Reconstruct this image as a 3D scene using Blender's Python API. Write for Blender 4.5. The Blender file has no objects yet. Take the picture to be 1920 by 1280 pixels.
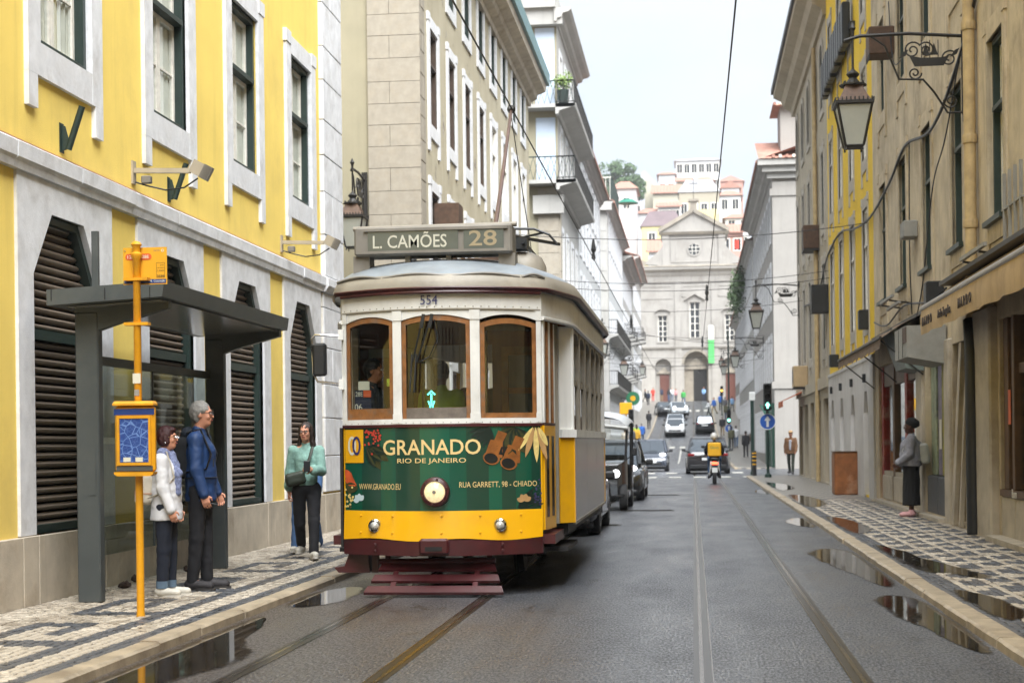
import bpy, bmesh, math, random
import numpy as np
from mathutils import Vector, Matrix, noise
random.seed(7); RNG = np.random.default_rng(7)
R = math.radians
scene = bpy.context.scene
COL = scene.collection

# ---------------------------------------------------------------- camera
cam_data = bpy.data.cameras.new('camera')
cam = bpy.data.objects.new('camera', cam_data); COL.objects.link(cam)
cam.location = (0, 0, 1.43)
cam_data.sensor_width = 36.0
cam_data.lens = 56.25
cam_data.shift_y = 191 / 1920
cam_data.clip_start = 0.1; cam_data.clip_end = 3000
YAW = math.atan(340 / 3000)
cam.rotation_euler = (Matrix.Rotation(YAW, 4, 'Z') @ Matrix.Rotation(R(90), 4, 'X') @ Matrix.Rotation(-0.012, 4, 'Z')).to_euler()
cam_data.dof.use_dof = True
cam_data.dof.focus_distance = 15.5
cam_data.dof.aperture_fstop = 3.2
scene.camera = cam

# ---------------------------------------------------------------- sky, sun, exposure
SUN_EL, SUN_AZ = R(55), R(155)          # azimuth clockwise from +Y: the sun stands behind the camera, to the right
world = bpy.data.worlds.new('World'); scene.world = world; world.use_nodes = True
wn = world.node_tree; wn.nodes.clear()
def _wn(t, **k):
    n = wn.nodes.new(t)
    for a, b in k.items(): setattr(n, a, b)
    return n
wo = _wn('ShaderNodeOutputWorld'); wb = _wn('ShaderNodeBackground'); wb.inputs['Strength'].default_value = 0.062
sky = _wn('ShaderNodeTexSky', sky_type='NISHITA', sun_disc=False, sun_elevation=SUN_EL, sun_rotation=SUN_AZ, air_density=1.0, dust_density=1.5)
wt = _wn('ShaderNodeTexCoord'); wm = _wn('ShaderNodeMapping'); wm.inputs['Scale'].default_value = (1, 1, 2.2)
wnz = _wn('ShaderNodeTexNoise'); wnz.inputs['Scale'].default_value = 2.3; wnz.inputs['Detail'].default_value = 6; wnz.inputs['Roughness'].default_value = 0.55
wr = _wn('ShaderNodeValToRGB'); wr.color_ramp.elements[0].position = 0.30; wr.color_ramp.elements[1].position = 0.58
wr.color_ramp.elements[0].color = (0.6, 0.6, 0.6, 1); wr.color_ramp.elements[1].color = (1, 1, 1, 1)
wx = _wn('ShaderNodeMix', data_type='RGBA'); wx.inputs['B'].default_value = (5.3, 5.75, 6.25, 1)
L = wn.links
L.new(wt.outputs['Generated'], wm.inputs['Vector']); L.new(wm.outputs['Vector'], wnz.inputs['Vector'])
L.new(wnz.outputs['Fac'], wr.inputs['Fac']); L.new(wr.outputs['Color'], wx.inputs['Factor'])
L.new(sky.outputs['Color'], wx.inputs['A']); L.new(wx.outputs['Result'], wb.inputs['Color']); L.new(wb.outputs['Background'], wo.inputs['Surface'])
sd = bpy.data.lights.new('sun', 'SUN'); sd.energy = 4.6; sd.angle = R(62); sd.color = (0.97, 0.985, 1.0)
sun = bpy.data.objects.new('sun', sd); COL.objects.link(sun)
sdir = Vector((math.sin(SUN_AZ) * math.cos(SUN_EL), math.cos(SUN_AZ) * math.cos(SUN_EL), math.sin(SUN_EL)))
sun.rotation_euler = sdir.to_track_quat('Z', 'Y').to_euler()
scene.view_settings.view_transform = 'Standard'; scene.view_settings.look = 'None'
scene.view_settings.exposure = 1.55; scene.view_settings.gamma = 1.0
scene.view_settings.use_curve_mapping = False
scene.render.engine = 'CYCLES'
cy = scene.cycles
cy.use_denoising = True; cy.max_bounces = 6; cy.diffuse_bounces = 4; cy.glossy_bounces = 4
cy.transmission_bounces = 4; cy.transparent_max_bounces = 10; cy.caustics_reflective = False; cy.caustics_refractive = False
cy.use_adaptive_sampling = True; cy.adaptive_threshold = 0.015

# ---------------------------------------------------------------- materials
def lin(h):
    h = h.lstrip('#'); o = []
    for i in (0, 2, 4):
        c = int(h[i:i + 2], 16) / 255
        o.append(c / 12.92 if c <= 0.04045 else ((c + 0.055) / 1.055) ** 2.4)
    return tuple(o)
MATS = {}
class N:
    """tiny node-tree writer"""
    def __init__(s, name):
        s.m = bpy.data.materials.new(name); s.m.use_nodes = True; s.t = s.m.node_tree
        s.p = s.t.nodes['Principled BSDF']; s.out = s.t.nodes['Material Output']; s._c = None
    def n(s, t, **k):
        x = s.t.nodes.new(t)
        for a, b in k.items():
            if a.startswith('i_'): x.inputs[a[2:].replace('_', ' ')].default_value = b
            else: setattr(x, a, b)
        return x
    def l(s, a, b): s.t.links.new(a, b)
    def coord(s, kind='Object'):
        if s._c is None: s._c = s.n('ShaderNodeTexCoord')
        return s._c.outputs[kind]
    def noise(s, scale, detail=5, rough=0.55, vec=None, stretch=None):
        v = vec or s.coord()
        if stretch:
            mp = s.n('ShaderNodeMapping'); mp.inputs['Scale'].default_value = stretch; s.l(v, mp.inputs['Vector']); v = mp.outputs['Vector']
        x = s.n('ShaderNodeTexNoise'); x.inputs['Scale'].default_value = scale; x.inputs['Detail'].default_value = detail; x.inputs['Roughness'].default_value = rough
        s.l(v, x.inputs['Vector']); return x.outputs['Fac']
    def ramp(s, fac, a, b, ca=(0, 0, 0, 1), cb=(1, 1, 1, 1)):
        x = s.n('ShaderNodeValToRGB'); e = x.color_ramp.elements
        e[0].position, e[1].position = a, b; e[0].color, e[1].color = ca, cb
        s.l(fac, x.inputs['Fac']); return x.outputs['Color']
    def mix(s, fac, a, b, mode='MIX'):
        x = s.n('ShaderNodeMix', data_type='RGBA', blend_type=mode)
        for sock, val in (('Factor', fac), ('A', a), ('B', b)):
            if isinstance(val, (int, float)): x.inputs[sock].default_value = val
            elif isinstance(val, tuple): x.inputs[sock].default_value = (*val[:3], 1)
            else: s.l(val, x.inputs[sock])
        return x.outputs['Result']
    def math(s, op, a, b=0.0):
        x = s.n('ShaderNodeMath', operation=op)
        for i, val in enumerate((a, b)):
            if isinstance(val, (int, float)): x.inputs[i].default_value = val
            else: s.l(val, x.inputs[i])
        return x.outputs[0]
    def col(s, v):
        if isinstance(v, tuple): s.p.inputs['Base Color'].default_value = (*v[:3], 1)
        else: s.l(v, s.p.inputs['Base Color'])
    def rough(s, v):
        if isinstance(v, (int, float)): s.p.inputs['Roughness'].default_value = v
        else: s.l(v, s.p.inputs['Roughness'])
    def bump(s, h, strength=0.3, dist=0.01):
        b = s.n('ShaderNodeBump'); b.inputs['Strength'].default_value = strength; b.inputs['Distance'].default_value = dist
        s.l(h, b.inputs['Height']); s.l(b.outputs['Normal'], s.p.inputs['Normal'])
def mat(name, color, rough=0.6, metal=0.0, var=0.12, scale=6.0, dirt=None, dirt_amt=0.0, streak=0.0, bump=0.0, bscale=60.0, coat=0.0, emit=None, est=1.0, spec=0.5, edge=None):
    """painted / plain surface with tone variation, dirt patches, rain streaks and fine relief"""
    if name in MATS: return MATS[name]
    if isinstance(color, str): color = lin(color)
    w = N(name); p = w.p
    c = color
    n1 = w.noise(scale, 6, 0.6)
    dark = tuple(x * (1 - var) for x in c); lite = tuple(min(1, x * (1 + var * 0.6)) for x in c)
    out = w.mix(w.ramp(n1, 0.3, 0.7), dark, lite)
    if streak:
        st = w.noise(1.0, 6, 0.65, stretch=(5, 5, 0.35))
        d = tuple(x * 0.45 for x in c)
        out = w.mix(w.math('MULTIPLY', w.ramp(st, 0.52, 0.78), streak), out, d)
    if dirt_amt:
        dn = w.noise(scale * 0.45, 8, 0.7)
        out = w.mix(w.math('MULTIPLY', w.ramp(dn, 0.5, 0.68), dirt_amt), out, dirt or (0.12, 0.1, 0.08))
    w.col(out); w.rough(rough); p.inputs['Metallic'].default_value = metal
    p.inputs['Specular IOR Level'].default_value = spec
    if coat: p.inputs['Coat Weight'].default_value = coat; p.inputs['Coat Roughness'].default_value = 0.06
    if bump: w.bump(w.noise(bscale, 4, 0.6), bump, 0.01)
    if emit:
        p.inputs['Emission Color'].default_value = (*emit, 1); p.inputs['Emission Strength'].default_value = est
    MATS[name] = w.m; return w.m
def glass(name, tint=(0.9, 0.95, 0.95), trans=0.8, rough=0.02, ior=1.65):
    """thin pane: see-through with a fresnel reflection"""
    if name in MATS: return MATS[name]
    w = N(name)
    tr = w.n('ShaderNodeBsdfTransparent'); tr.inputs['Color'].default_value = (tint[0] * trans, tint[1] * trans, tint[2] * trans, 1)
    gl = w.n('ShaderNodeBsdfGlossy'); gl.inputs['Roughness'].default_value = rough; gl.inputs['Color'].default_value = (0.95, 0.97, 0.97, 1)
    ge = w.n('ShaderNodeNewGeometry'); mr = w.n('ShaderNodeMapRange'); mr.inputs['To Min'].default_value = ior; mr.inputs['To Max'].default_value = 1 / ior; w.l(ge.outputs['Backfacing'], mr.inputs['Value'])
    fr = w.n('ShaderNodeFresnel'); w.l(mr.outputs[0], fr.inputs['IOR'])       # same reflectance from either side of the pane
    mx = w.n('ShaderNodeMixShader'); w.l(fr.outputs[0], mx.inputs[0]); w.l(tr.outputs[0], mx.inputs[1]); w.l(gl.outputs[0], mx.inputs[2])
    w.l(mx.outputs[0], w.out.inputs['Surface']); MATS[name] = w.m; return w.m

# ---------------------------------------------------------------- mesh helpers
class MB:
    def __init__(s): s.v = []; s.f = []
    def add(s, vs, fs):
        o = len(s.v); s.v.extend([tuple(v) for v in vs]); s.f.extend([tuple(i + o for i in f) for f in fs]); return s
    def box(s, x0, x1, y0, y1, z0, z1):
        return s.add([(x0, y0, z0), (x1, y0, z0), (x1, y1, z0), (x0, y1, z0), (x0, y0, z1), (x1, y0, z1), (x1, y1, z1), (x0, y1, z1)],
                     [(3, 2, 1, 0), (4, 5, 6, 7), (0, 1, 5, 4), (1, 2, 6, 5), (2, 3, 7, 6), (3, 0, 4, 7)])
    def bbox(s, x0, x1, y0, y1, z0, z1, b=0.01):
        """box with its four vertical edges and top chamfered"""
        o = [(x0 + b, y0), (x1 - b, y0), (x1, y0 + b), (x1, y1 - b), (x1 - b, y1), (x0 + b, y1), (x0, y1 - b), (x0, y0 + b)]
        cx, cy_ = (x0 + x1) / 2, (y0 + y1) / 2
        kx = (x1 - x0 - 2 * b) / (x1 - x0); ky = (y1 - y0 - 2 * b) / (y1 - y0)
        i = [(cx + (x - cx) * kx, cy_ + (y - cy_) * ky) for x, y in o]
        return s.loft([[(x, y, z0 + b) for x, y in o], [(x, y, z1 - b) for x, y in o], [(x, y, z1) for x, y in i]], cap0=False).loft([[(x, y, z0) for x, y in i], [(x, y, z0 + b) for x, y in o]], cap1=False)
    def obox(s, c, size, M=None):
        hx, hy, hz = size[0] / 2, size[1] / 2, size[2] / 2; M = M or Matrix.Identity(3); c = Vector(c)
        vs = [c + M @ Vector((x, y, z)) for z in (-hz, hz) for x, y in ((-hx, -hy), (hx, -hy), (hx, hy), (-hx, hy))]
        return s.add(vs, [(3, 2, 1, 0), (4, 5, 6, 7), (0, 1, 5, 4), (1, 2, 6, 5), (2, 3, 7, 6), (3, 0, 4, 7)])
    def bar(s, a, b, w, h=None, up=(0, 0, 1)):
        a, b = Vector(a), Vector(b); h = h or w; d = b - a; ln = d.length
        if ln < 1e-6: return s
        d.normalize(); u = Vector(up)
        if abs(d.dot(u)) > 0.98: u = Vector((0, 1, 0))
        x = d.cross(u).normalized(); z = x.cross(d)
        return s.obox((a + b) / 2, (w, ln, h), Matrix((x, d, z)).transposed())
    def tube(s, path, r, n=8, cap=True, flat=1.0):
        P = [Vector(p) for p in path]; m = len(P); rs = r if isinstance(r, (list, tuple)) else [r] * m
        rings = []; prev = None
        for i, p in enumerate(P):
            t = (P[min(i + 1, m - 1)] - P[max(i - 1, 0)]).normalized()
            if prev is None:
                u = Vector((0, 0, 1)) if abs(t.z) < 0.9 else Vector((1, 0, 0))
                x = t.cross(u).normalized()
            else: x = (prev - t * prev.dot(t)).normalized()
            prev = x; y = t.cross(x)
            rings.append([p + (x * math.cos(2 * math.pi * k / n) + y * math.sin(2 * math.pi * k / n) * flat) * rs[i] for k in range(n)])
        return s.loft(rings, cap, cap)
    def loft(s, rings, cap0=True, cap1=True, closed=True):
        n = len(rings[0]); o = len(s.v)
        for r_ in rings: s.v.extend([tuple(p) for p in r_])
        for i in range(len(rings) - 1):
            for k in range(n if closed else n - 1):
                k2 = (k + 1) % n; s.f.append((o + i * n + k, o + i * n + k2, o + (i + 1) * n + k2, o + (i + 1) * n + k))
        if cap0: s.f.append(tuple(o + k for k in reversed(range(n))))
        if cap1: s.f.append(tuple(o + (len(rings) - 1) * n + k for k in range(n)))
        return s
    def lathe(s, prof, n=16, c=(0, 0, 0), axis='z', cap=True, a0=0.0):
        rings = []
        for r_, h in prof:
            ring = []
            for k in range(n):
                a = a0 + 2 * math.pi * k / n; x, y = r_ * math.cos(a), r_ * math.sin(a)
                q = {'z': (x, y, h), 'y': (x, h, y), 'x': (h, x, y)}[axis]
                ring.append((c[0] + q[0], c[1] + q[1], c[2] + q[2]))
            rings.append(ring)
        return s.loft(rings, cap, cap)
    def prism(s, poly, a0, a1, axis='y'):
        """poly in the plane across axis: y->(x,z), x->(y,z), z->(x,y)"""
        def q(p, a): return {'y': (p[0], a, p[1]), 'x': (a, p[0], p[1]), 'z': (p[0], p[1], a)}[axis]
        return s.loft([[q(p, a0) for p in poly], [q(p, a1) for p in poly]])
    def ring(s, outer, inner, q0, q1, closed=True):
        """flat frame between two outlines; q0,q1 map (a,b)->3d for front and back"""
        n = len(outer); o = len(s.v)
        for q, pts in ((q0, outer), (q0, inner), (q1, outer), (q1, inner)): s.v.extend([tuple(q(*p)) for p in pts])
        for k in range(n if closed else n - 1):
            j = (k + 1) % n
            s.f += [(o + k, o + j, o + n + j, o + n + k), (o + 2 * n + j, o + 2 * n + k, o + 3 * n + k, o + 3 * n + j),
                    (o + n + k, o + n + j, o + 3 * n + j, o + 3 * n + k), (o + j, o + k, o + 2 * n + k, o + 2 * n + j)]
        return s
    def xf(s, M):
        s.v = [tuple(M @ Vector(v)) for v in s.v]; return s
    def mesh(s, name, m=None, smooth=False):
        me = bpy.data.meshes.new(name); me.from_pydata(s.v, [], s.f)
        bm = bmesh.new(); bm.from_mesh(me); bmesh.ops.recalc_face_normals(bm, faces=bm.faces); bm.to_mesh(me); bm.free()
        if m: me.materials.append(m)
        if smooth:
            me.polygons.foreach_set('use_smooth', [True] * len(me.polygons))
            if smooth != 2: me.set_sharp_from_angle(angle=R(38))
        return me
    def build(s, name, m=None, parent=None, loc=(0, 0, 0), rz=0.0, smooth=False):
        return put(name, s.mesh(name, m, smooth), parent, loc, rz)
def put(name, me, parent=None, loc=(0, 0, 0), rz=0.0):
    o = bpy.data.objects.new(name, me); COL.objects.link(o); o.location = loc
    if rz: o.rotation_euler = (0, 0, rz)
    if parent: o.parent = parent
    return o
def tag(o, label=None, cat=None, group=None, kind=None):
    for k, v in (('label', label), ('category', cat), ('group', group), ('kind', kind)):
        if v: o[k] = v
    return o
def thing(name, label, cat, loc=(0, 0, 0), rz=0.0, group=None):
    o = bpy.data.objects.new(name, None); COL.objects.link(o); o.location = loc; o.rotation_euler = (0, 0, rz); o.empty_display_size = 0.2
    return tag(o, label, cat, group)
def copy_tree(o, parent=None):
    c = o.copy(); COL.objects.link(c); c.parent = parent
    for ch in list(KIDS(o)): copy_tree(ch, c)
    return c
def KIDS(o): return [c for c in o.children]
_TC = {}
def text_mesh(txt, size, m, align='CENTER', depth=0.002, bold=0.0, xscale=1.0, space=1.0):
    key = (txt, size, m.name, align, depth, bold, xscale, space)
    if key in _TC: return _TC[key]
    cu = bpy.data.curves.new('lettering', 'FONT'); cu.body = txt; cu.size = size; cu.align_x = align; cu.align_y = 'CENTER'
    cu.extrude = depth; cu.offset = bold; cu.resolution_u = 3; cu.space_character = space
    o = bpy.data.objects.new('lettering', cu); me = o.to_mesh().copy()
    bpy.data.objects.remove(o); bpy.data.curves.remove(cu)
    for v in me.vertices: v.co.x *= xscale
    me.name = 'lettering'; me.materials.clear(); me.materials.append(m); _TC[key] = me; return me
def text(txt, size, m, parent, loc, rot=(R(90), 0, 0), **k):
    o = put('lettering', text_mesh(txt, size, m, **k), parent, loc); o.rotation_euler = rot; return o
def lerp(a, b, t): return a + (b - a) * t
def interp(tab, x):
    if x <= tab[0][0]: return tab[0][1]
    for (a, va), (b, vb) in zip(tab, tab[1:]):
        if x <= b:
            t = (x - a) / (b - a); return va + (vb - va) * t
    return tab[-1][1]
_G = [(-50, 0), (70, 0), (88, 0.02), (100, 0.16), (110, 0.45), (125, 1.15), (140, 1.95), (155, 2.85), (170, 4.2), (190, 5.8), (204, 6.5), (214, 6.75), (240, 7.2), (900, 9)]
def gz(y):
    """height of the road surface along the street"""
    return (interp(_G, y - 3) + interp(_G, y) + interp(_G, y + 3)) / 3
# ---------------------------------------------------------------- smooth implicit surfaces (bodies, clothes)
class SDF:
    def __init__(s, h=0.01, k=0.02): s.h = h; s.k = k; s.pr = []
    def cone(s, a, b, ra, rb=None, k=None, sx=1.0, sy=1.0): s.pr.append(('c', Vector(a), Vector(b), ra, ra if rb is None else rb, s.k if k is None else k, sx, sy)); return s
    def ell(s, c, r, k=None, M=None): s.pr.append(('e', Vector(c), Vector(r), M, None, s.k if k is None else k, 1, 1)); return s
    def cut(s, c, r): s.pr.append(('x', Vector(c), Vector(r), None, None, 0.01, 1, 1)); return s
    def below(s, c, r): s.pr.append(('y', Vector(c), Vector(r), None, 0.0, 0.01, 1, 1)); return s
    def box(s, c, r, rnd=0.01, k=None, M=None): s.pr.append(('b', Vector(c), Vector(r), M, rnd, s.k if k is None else k, 1, 1)); return s
    def mesh(s, name, m, noise_amp=0.0, noise_s=10.0, nstretch=(1, 1, 1)):
        h = s.h; lo = Vector((9, 9, 9)); hi = -lo; bbs = []
        for t, a, b, ra, rb, k, sx, sy in s.pr:
            if t == 'c':
                r_ = max(ra, rb); l_ = Vector((min(a[i], b[i]) - r_ * 1.7 for i in range(3))); h_ = Vector((max(a[i], b[i]) + r_ * 1.7 for i in range(3)))
            else:
                r_ = max(b) if ra else 0; ext = Vector((r_, r_, r_)) if ra else b
                l_ = a - ext; h_ = a + ext
            bbs.append((l_, h_))
            if t not in 'xy':
                lo = Vector((min(lo[i], l_[i]) for i in range(3))); hi = Vector((max(hi[i], h_[i]) for i in range(3)))
        lo -= Vector((3 * h,) * 3); hi += Vector((3 * h,) * 3)
        n = [int((hi[i] - lo[i]) / h) + 2 for i in range(3)]
        ax = [lo[i] + h * np.arange(n[i]) for i in range(3)]
        D = np.full(n, 1.0, dtype=np.float32)
        for (t, a, b, ra, rb, k, sx, sy), (l_, h_) in zip(s.pr, bbs):
            pad = k + 2.5 * h
            i0 = [max(0, int((l_[i] - pad - lo[i]) / h)) for i in range(3)]; i1 = [min(n[i], int((h_[i] + pad - lo[i]) / h) + 2) for i in range(3)]
            X = ax[0][i0[0]:i1[0], None, None]; Y = ax[1][None, i0[1]:i1[1], None]; Z = ax[2][None, None, i0[2]:i1[2]]
            sl = tuple(slice(i0[i], i1[i]) for i in range(3))
            if t == 'c':
                d = b - a; ll = max(d.length_squared, 1e-9)
                px, py, pz = X - a.x, Y - a.y, Z - a.z
                hh = np.clip((px * d.x + py * d.y + pz * d.z) / ll, 0, 1)
                q = np.sqrt(((px - hh * d.x) / sx) ** 2 + ((py - hh * d.y) / sy) ** 2 + (pz - hh * d.z) ** 2)
                v = (q - (ra + (rb - ra) * hh)) * min(sx, sy, 1.0)
            else:
                px, py, pz = X - a.x, Y - a.y, Z - a.z
                if ra is not None:
                    Mi = ra.transposed(); px, py, pz = (Mi[0][0] * px + Mi[0][1] * py + Mi[0][2] * pz, Mi[1][0] * px + Mi[1][1] * py + Mi[1][2] * pz, Mi[2][0] * px + Mi[2][1] * py + Mi[2][2] * pz)
                if t in 'by':
                    qx, qy, qz = np.abs(px) - b.x + rb, np.abs(py) - b.y + rb, np.abs(pz) - b.z + rb
                    v = np.sqrt(np.maximum(qx, 0) ** 2 + np.maximum(qy, 0) ** 2 + np.maximum(qz, 0) ** 2) + np.minimum(np.maximum(qx, np.maximum(qy, qz)), 0) - rb
                else:
                    q = np.sqrt((px / b.x) ** 2 + (py / b.y) ** 2 + (pz / b.z) ** 2)
                    g = np.sqrt((px / b.x ** 2) ** 2 + (py / b.y ** 2) ** 2 + (pz / b.z ** 2) ** 2) + 1e-6
                    v = q * (q - 1) / g
            c = D[sl]
            if t in 'xy': D[sl] = np.maximum(c, -v)
            elif k > 0:
                e = np.maximum(k - np.abs(c - v), 0) / k; D[sl] = np.minimum(c, v) - e * e * k * 0.25
            else: D[sl] = np.minimum(c, v)
        V, F = surface_nets(D, np.array(lo), h)
        me = bpy.data.meshes.new(name)
        me.vertices.add(len(V)); me.vertices.foreach_set('co', V.astype(np.float32).ravel())
        me.loops.add(F.size); me.loops.foreach_set('vertex_index', F.ravel().astype(np.int32))
        me.polygons.add(len(F)); me.polygons.foreach_set('loop_start', np.arange(0, F.size, 4, dtype=np.int32))
        me.update(calc_edges=True)
        if noise_amp:
            nrm = np.empty(len(V) * 3, np.float32); me.vertices.foreach_get('normal', nrm); nrm = nrm.reshape(-1, 3)
            am = np.array([noise.noise(Vector((v[0] * noise_s * nstretch[0], v[1] * noise_s * nstretch[1], v[2] * noise_s * nstretch[2]))) + 0.5 * noise.noise(Vector((v[0] * noise_s * 2.3 * nstretch[0], v[1] * noise_s * 2.3 * nstretch[1], v[2] * noise_s * 2.3 * nstretch[2] + 5))) for v in V])
            V = V + nrm * (am * noise_amp)[:, None]; me.vertices.foreach_set('co', V.astype(np.float32).ravel())
        me.polygons.foreach_set('use_smooth', [True] * len(F)); me.update()
        me.materials.append(m); return me
def surface_nets(D, lo, h):
    ins = D < 0; n = D.shape; cs = tuple(k - 1 for k in n)
    cnt = np.zeros(cs, np.int8); off = [(i, j, k) for i in (0, 1) for j in (0, 1) for k in (0, 1)]
    def S(A, o): return A[o[0]:o[0] + cs[0], o[1]:o[1] + cs[1], o[2]:o[2] + cs[2]]
    for o in off: cnt += S(ins, o)
    mask = (cnt > 0) & (cnt < 8)
    ii, jj, kk = np.nonzero(mask); idx = np.full(cs, -1, np.int64); idx[mask] = np.arange(len(ii))
    P = np.zeros((len(ii), 3)); C = np.zeros(len(ii))
    for a in off:
        for axn in range(3):
            if a[axn]: continue
            b = list(a); b[axn] = 1
            va = D[ii + a[0], jj + a[1], kk + a[2]]; vb = D[ii + b[0], jj + b[1], kk + b[2]]
            cr = (va < 0) != (vb < 0); t = np.where(cr, va / np.where(cr, va - vb, 1), 0)
            q = np.array(a, float)[None, :].repeat(len(ii), 0); q[:, axn] += t
            P[cr] += q[cr]; C[cr] += 1
    P = (P / C[:, None] + np.stack([ii, jj, kk], 1)) * h + lo
    F = []
    for axn in range(3):
        u, v = (axn + 1) % 3, (axn + 2) % 3
        A = np.take(ins, range(0, n[axn] - 1), axn); B = np.take(ins, range(1, n[axn]), axn)
        e = np.nonzero(A != B); e = list(e)
        ok = (e[u] >= 1) & (e[v] >= 1) & (e[u] < cs[u]) & (e[v] < cs[v]); e = [x[ok] for x in e]
        def g(du, dv):
            q = [x.copy() for x in e]; q[u] = q[u] - du; q[v] = q[v] - dv; return idx[q[0], q[1], q[2]]
        quad = np.stack([g(1, 1), g(0, 1), g(0, 0), g(1, 0)], 1)
        fl = A[tuple(e)]; quad[~fl] = quad[~fl][:, ::-1]
        F.append(quad)
    F = np.concatenate(F); F = F[(F >= 0).all(1)]
    return P, F
# ================================================================ the street
KL, KR, WL, WR = -3.73, 2.03, -5.78, 4.05        # kerb lines and house lines
def asphalt():
    w = N('wet_asphalt'); p = w.p
    big = w.noise(0.55, 6, 0.6, stretch=(1.6, 0.5, 1)); fine = w.noise(58, 3, 0.8, stretch=(1, 0.32, 1)); med = w.noise(22, 5, 0.7, stretch=(1, 0.7, 1))
    c = w.mix(w.ramp(big, 0.32, 0.72), (0.030, 0.032, 0.037), (0.052, 0.055, 0.062))
    c = w.mix(w.math('MULTIPLY', w.ramp(fine, 0.47, 0.63), 0.85), c, (0.155, 0.16, 0.175))
    c = w.mix(w.math('MULTIPLY', w.ramp(med, 0.55, 0.8), 0.5), c, (0.03, 0.03, 0.031))
    vc = w.n('ShaderNodeTexVoronoi', feature='DISTANCE_TO_EDGE'); vc.inputs['Scale'].default_value = .55; wv = w.n('ShaderNodeVectorMath', operation='ADD'); w.l(w.coord(), wv.inputs[0]); nv = w.n('ShaderNodeTexNoise'); nv.inputs['Scale'].default_value = 2.5; w.l(w.coord(), nv.inputs['Vector']); w.l(nv.outputs['Color'], wv.inputs[1]); w.l(wv.outputs[0], vc.inputs['Vector'])
    crack = w.math('MULTIPLY', w.ramp(vc.outputs['Distance'], .004, .016, (1, 1, 1, 1), (0, 0, 0, 1)), w.ramp(w.noise(.7, 3), .5, .6)); c = w.mix(w.math('MULTIPLY', crack, .8), c, (.012, .012, .012))
    trk = w.noise(1.0, 4, .6, stretch=(3.2, .07, 1)); c = w.mix(w.math('MULTIPLY', w.ramp(trk, .5, .66), .45), c, (.10, .105, .115))
    # rusty brown film between and beside the near track
    sx = w.n('ShaderNodeSeparateXYZ'); w.l(w.coord(), sx.inputs[0])
    xx = w.math('ADD', sx.outputs['X'], w.math('MULTIPLY', w.math('SUBTRACT', big, 0.5), 1.6))
    rb = w.math('MULTIPLY', w.ramp(w.math('MULTIPLY', w.math('ADD', xx, 4.2), 0.2), 0.05, 0.52, (1, 1, 1, 1), (0, 0, 0, 1)), 0.85)
    yb = w.ramp(w.math('MULTIPLY', sx.outputs['Y'], 0.02), 0.28, 0.62, (1, 1, 1, 1), (0, 0, 0, 1))
    c = w.mix(w.math('MULTIPLY', w.math('MULTIPLY', rb, yb), 0.75), c, (0.070, 0.048, 0.030))
    w.col(c)
    ro = w.ramp(w.noise(1.1, 5, 0.6, stretch=(1.2, 0.4, 1)), 0.32, 0.66, (0.27, 0.27, 0.27, 1), (0.46, 0.46, 0.46, 1))
    w.rough(w.math('ADD', ro, w.math('MULTIPLY', w.math('SUBTRACT', .5, fine), .7))); w.l(w.ramp(fine, .38, .62, (.12, .12, .12, 1), (.85, .85, .85, 1)), p.inputs['Specular IOR Level'])
    w.bump(w.math('ADD', fine, w.math('MULTIPLY', med, 0.4)), 0.55, 0.006)
    return w.m
M_ASPH = asphalt()
def water():
    w = N('puddle_water'); w.col(w.mix(w.ramp(w.noise(3, 5), .35, .7), (0.016, 0.013, 0.010), (0.035, 0.027, 0.018))); w.p.inputs['IOR'].default_value = 1.36
    a = w.n('ShaderNodeAttribute', attribute_name='depth'); e = w.math('ADD', a.outputs['Fac'], w.math('MULTIPLY', w.math('SUBTRACT', w.noise(16, 6, .75), .5), 1.9))
    w.rough(w.ramp(e, .3, 1.1, (.2, .2, .2, 1), (.02, .02, .02, 1))); w.bump(w.noise(9, 2), .02, .002); w.l(w.ramp(e, .25, .7), w.p.inputs['Alpha']); return w.m
M_WET = water()
M_LIME = mat('kerb_limestone', '#A59781', rough=0.42, var=0.28, scale=5, dirt=(0.10, 0.07, 0.045), dirt_amt=0.55, bump=0.35, bscale=30)
def sett(name, a, b, dirt):
    """hand-cut setts: tone changes from stone to stone, earth in patches"""
    w = N(name); v = w.n('ShaderNodeTexVoronoi'); v.inputs['Scale'].default_value = 13; w.l(w.coord(), v.inputs['Vector']); sp = w.n('ShaderNodeSeparateColor'); w.l(v.outputs['Color'], sp.inputs[0])
    c = w.mix(sp.outputs[0], a, b); c = w.mix(w.math('MULTIPLY', w.ramp(w.noise(1.7, 7, .7), .48, .66), .55), c, dirt); w.col(c)
    w.rough(w.ramp(w.noise(2.2, 4), .4, .6, (.28, .28, .28, 1), (.55, .55, .55, 1))); w.bump(w.noise(70, 4), .3, .01); return w.m
M_STW = sett('pale_paving_stone', (.23, .195, .15), (.52, .46, .37), (.17, .13, .09)); M_STB = sett('black_paving_stone', (.03, .033, .038), (.10, .105, .115), (.10, .08, .06))
M_GROUT = mat('pavement_grit', '#3f3226', rough=0.8, var=0.4, scale=14, bump=0.4, bscale=120)
M_STEEL = mat('worn_rail_steel', '#837d76', rough=0.24, metal=1.0, var=0.3, scale=8)
M_GROOVE = mat('rail_groove', (0.02, 0.017, 0.014), rough=0.3)
M_LINE = mat('worn_road_paint', '#C9C6BC', rough=0.5, var=0.25, scale=4, dirt=(0.07, 0.07, 0.075), dirt_amt=0.8)
YS = [-30 + 2.0 * i for i in range(0, 123)]
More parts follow.
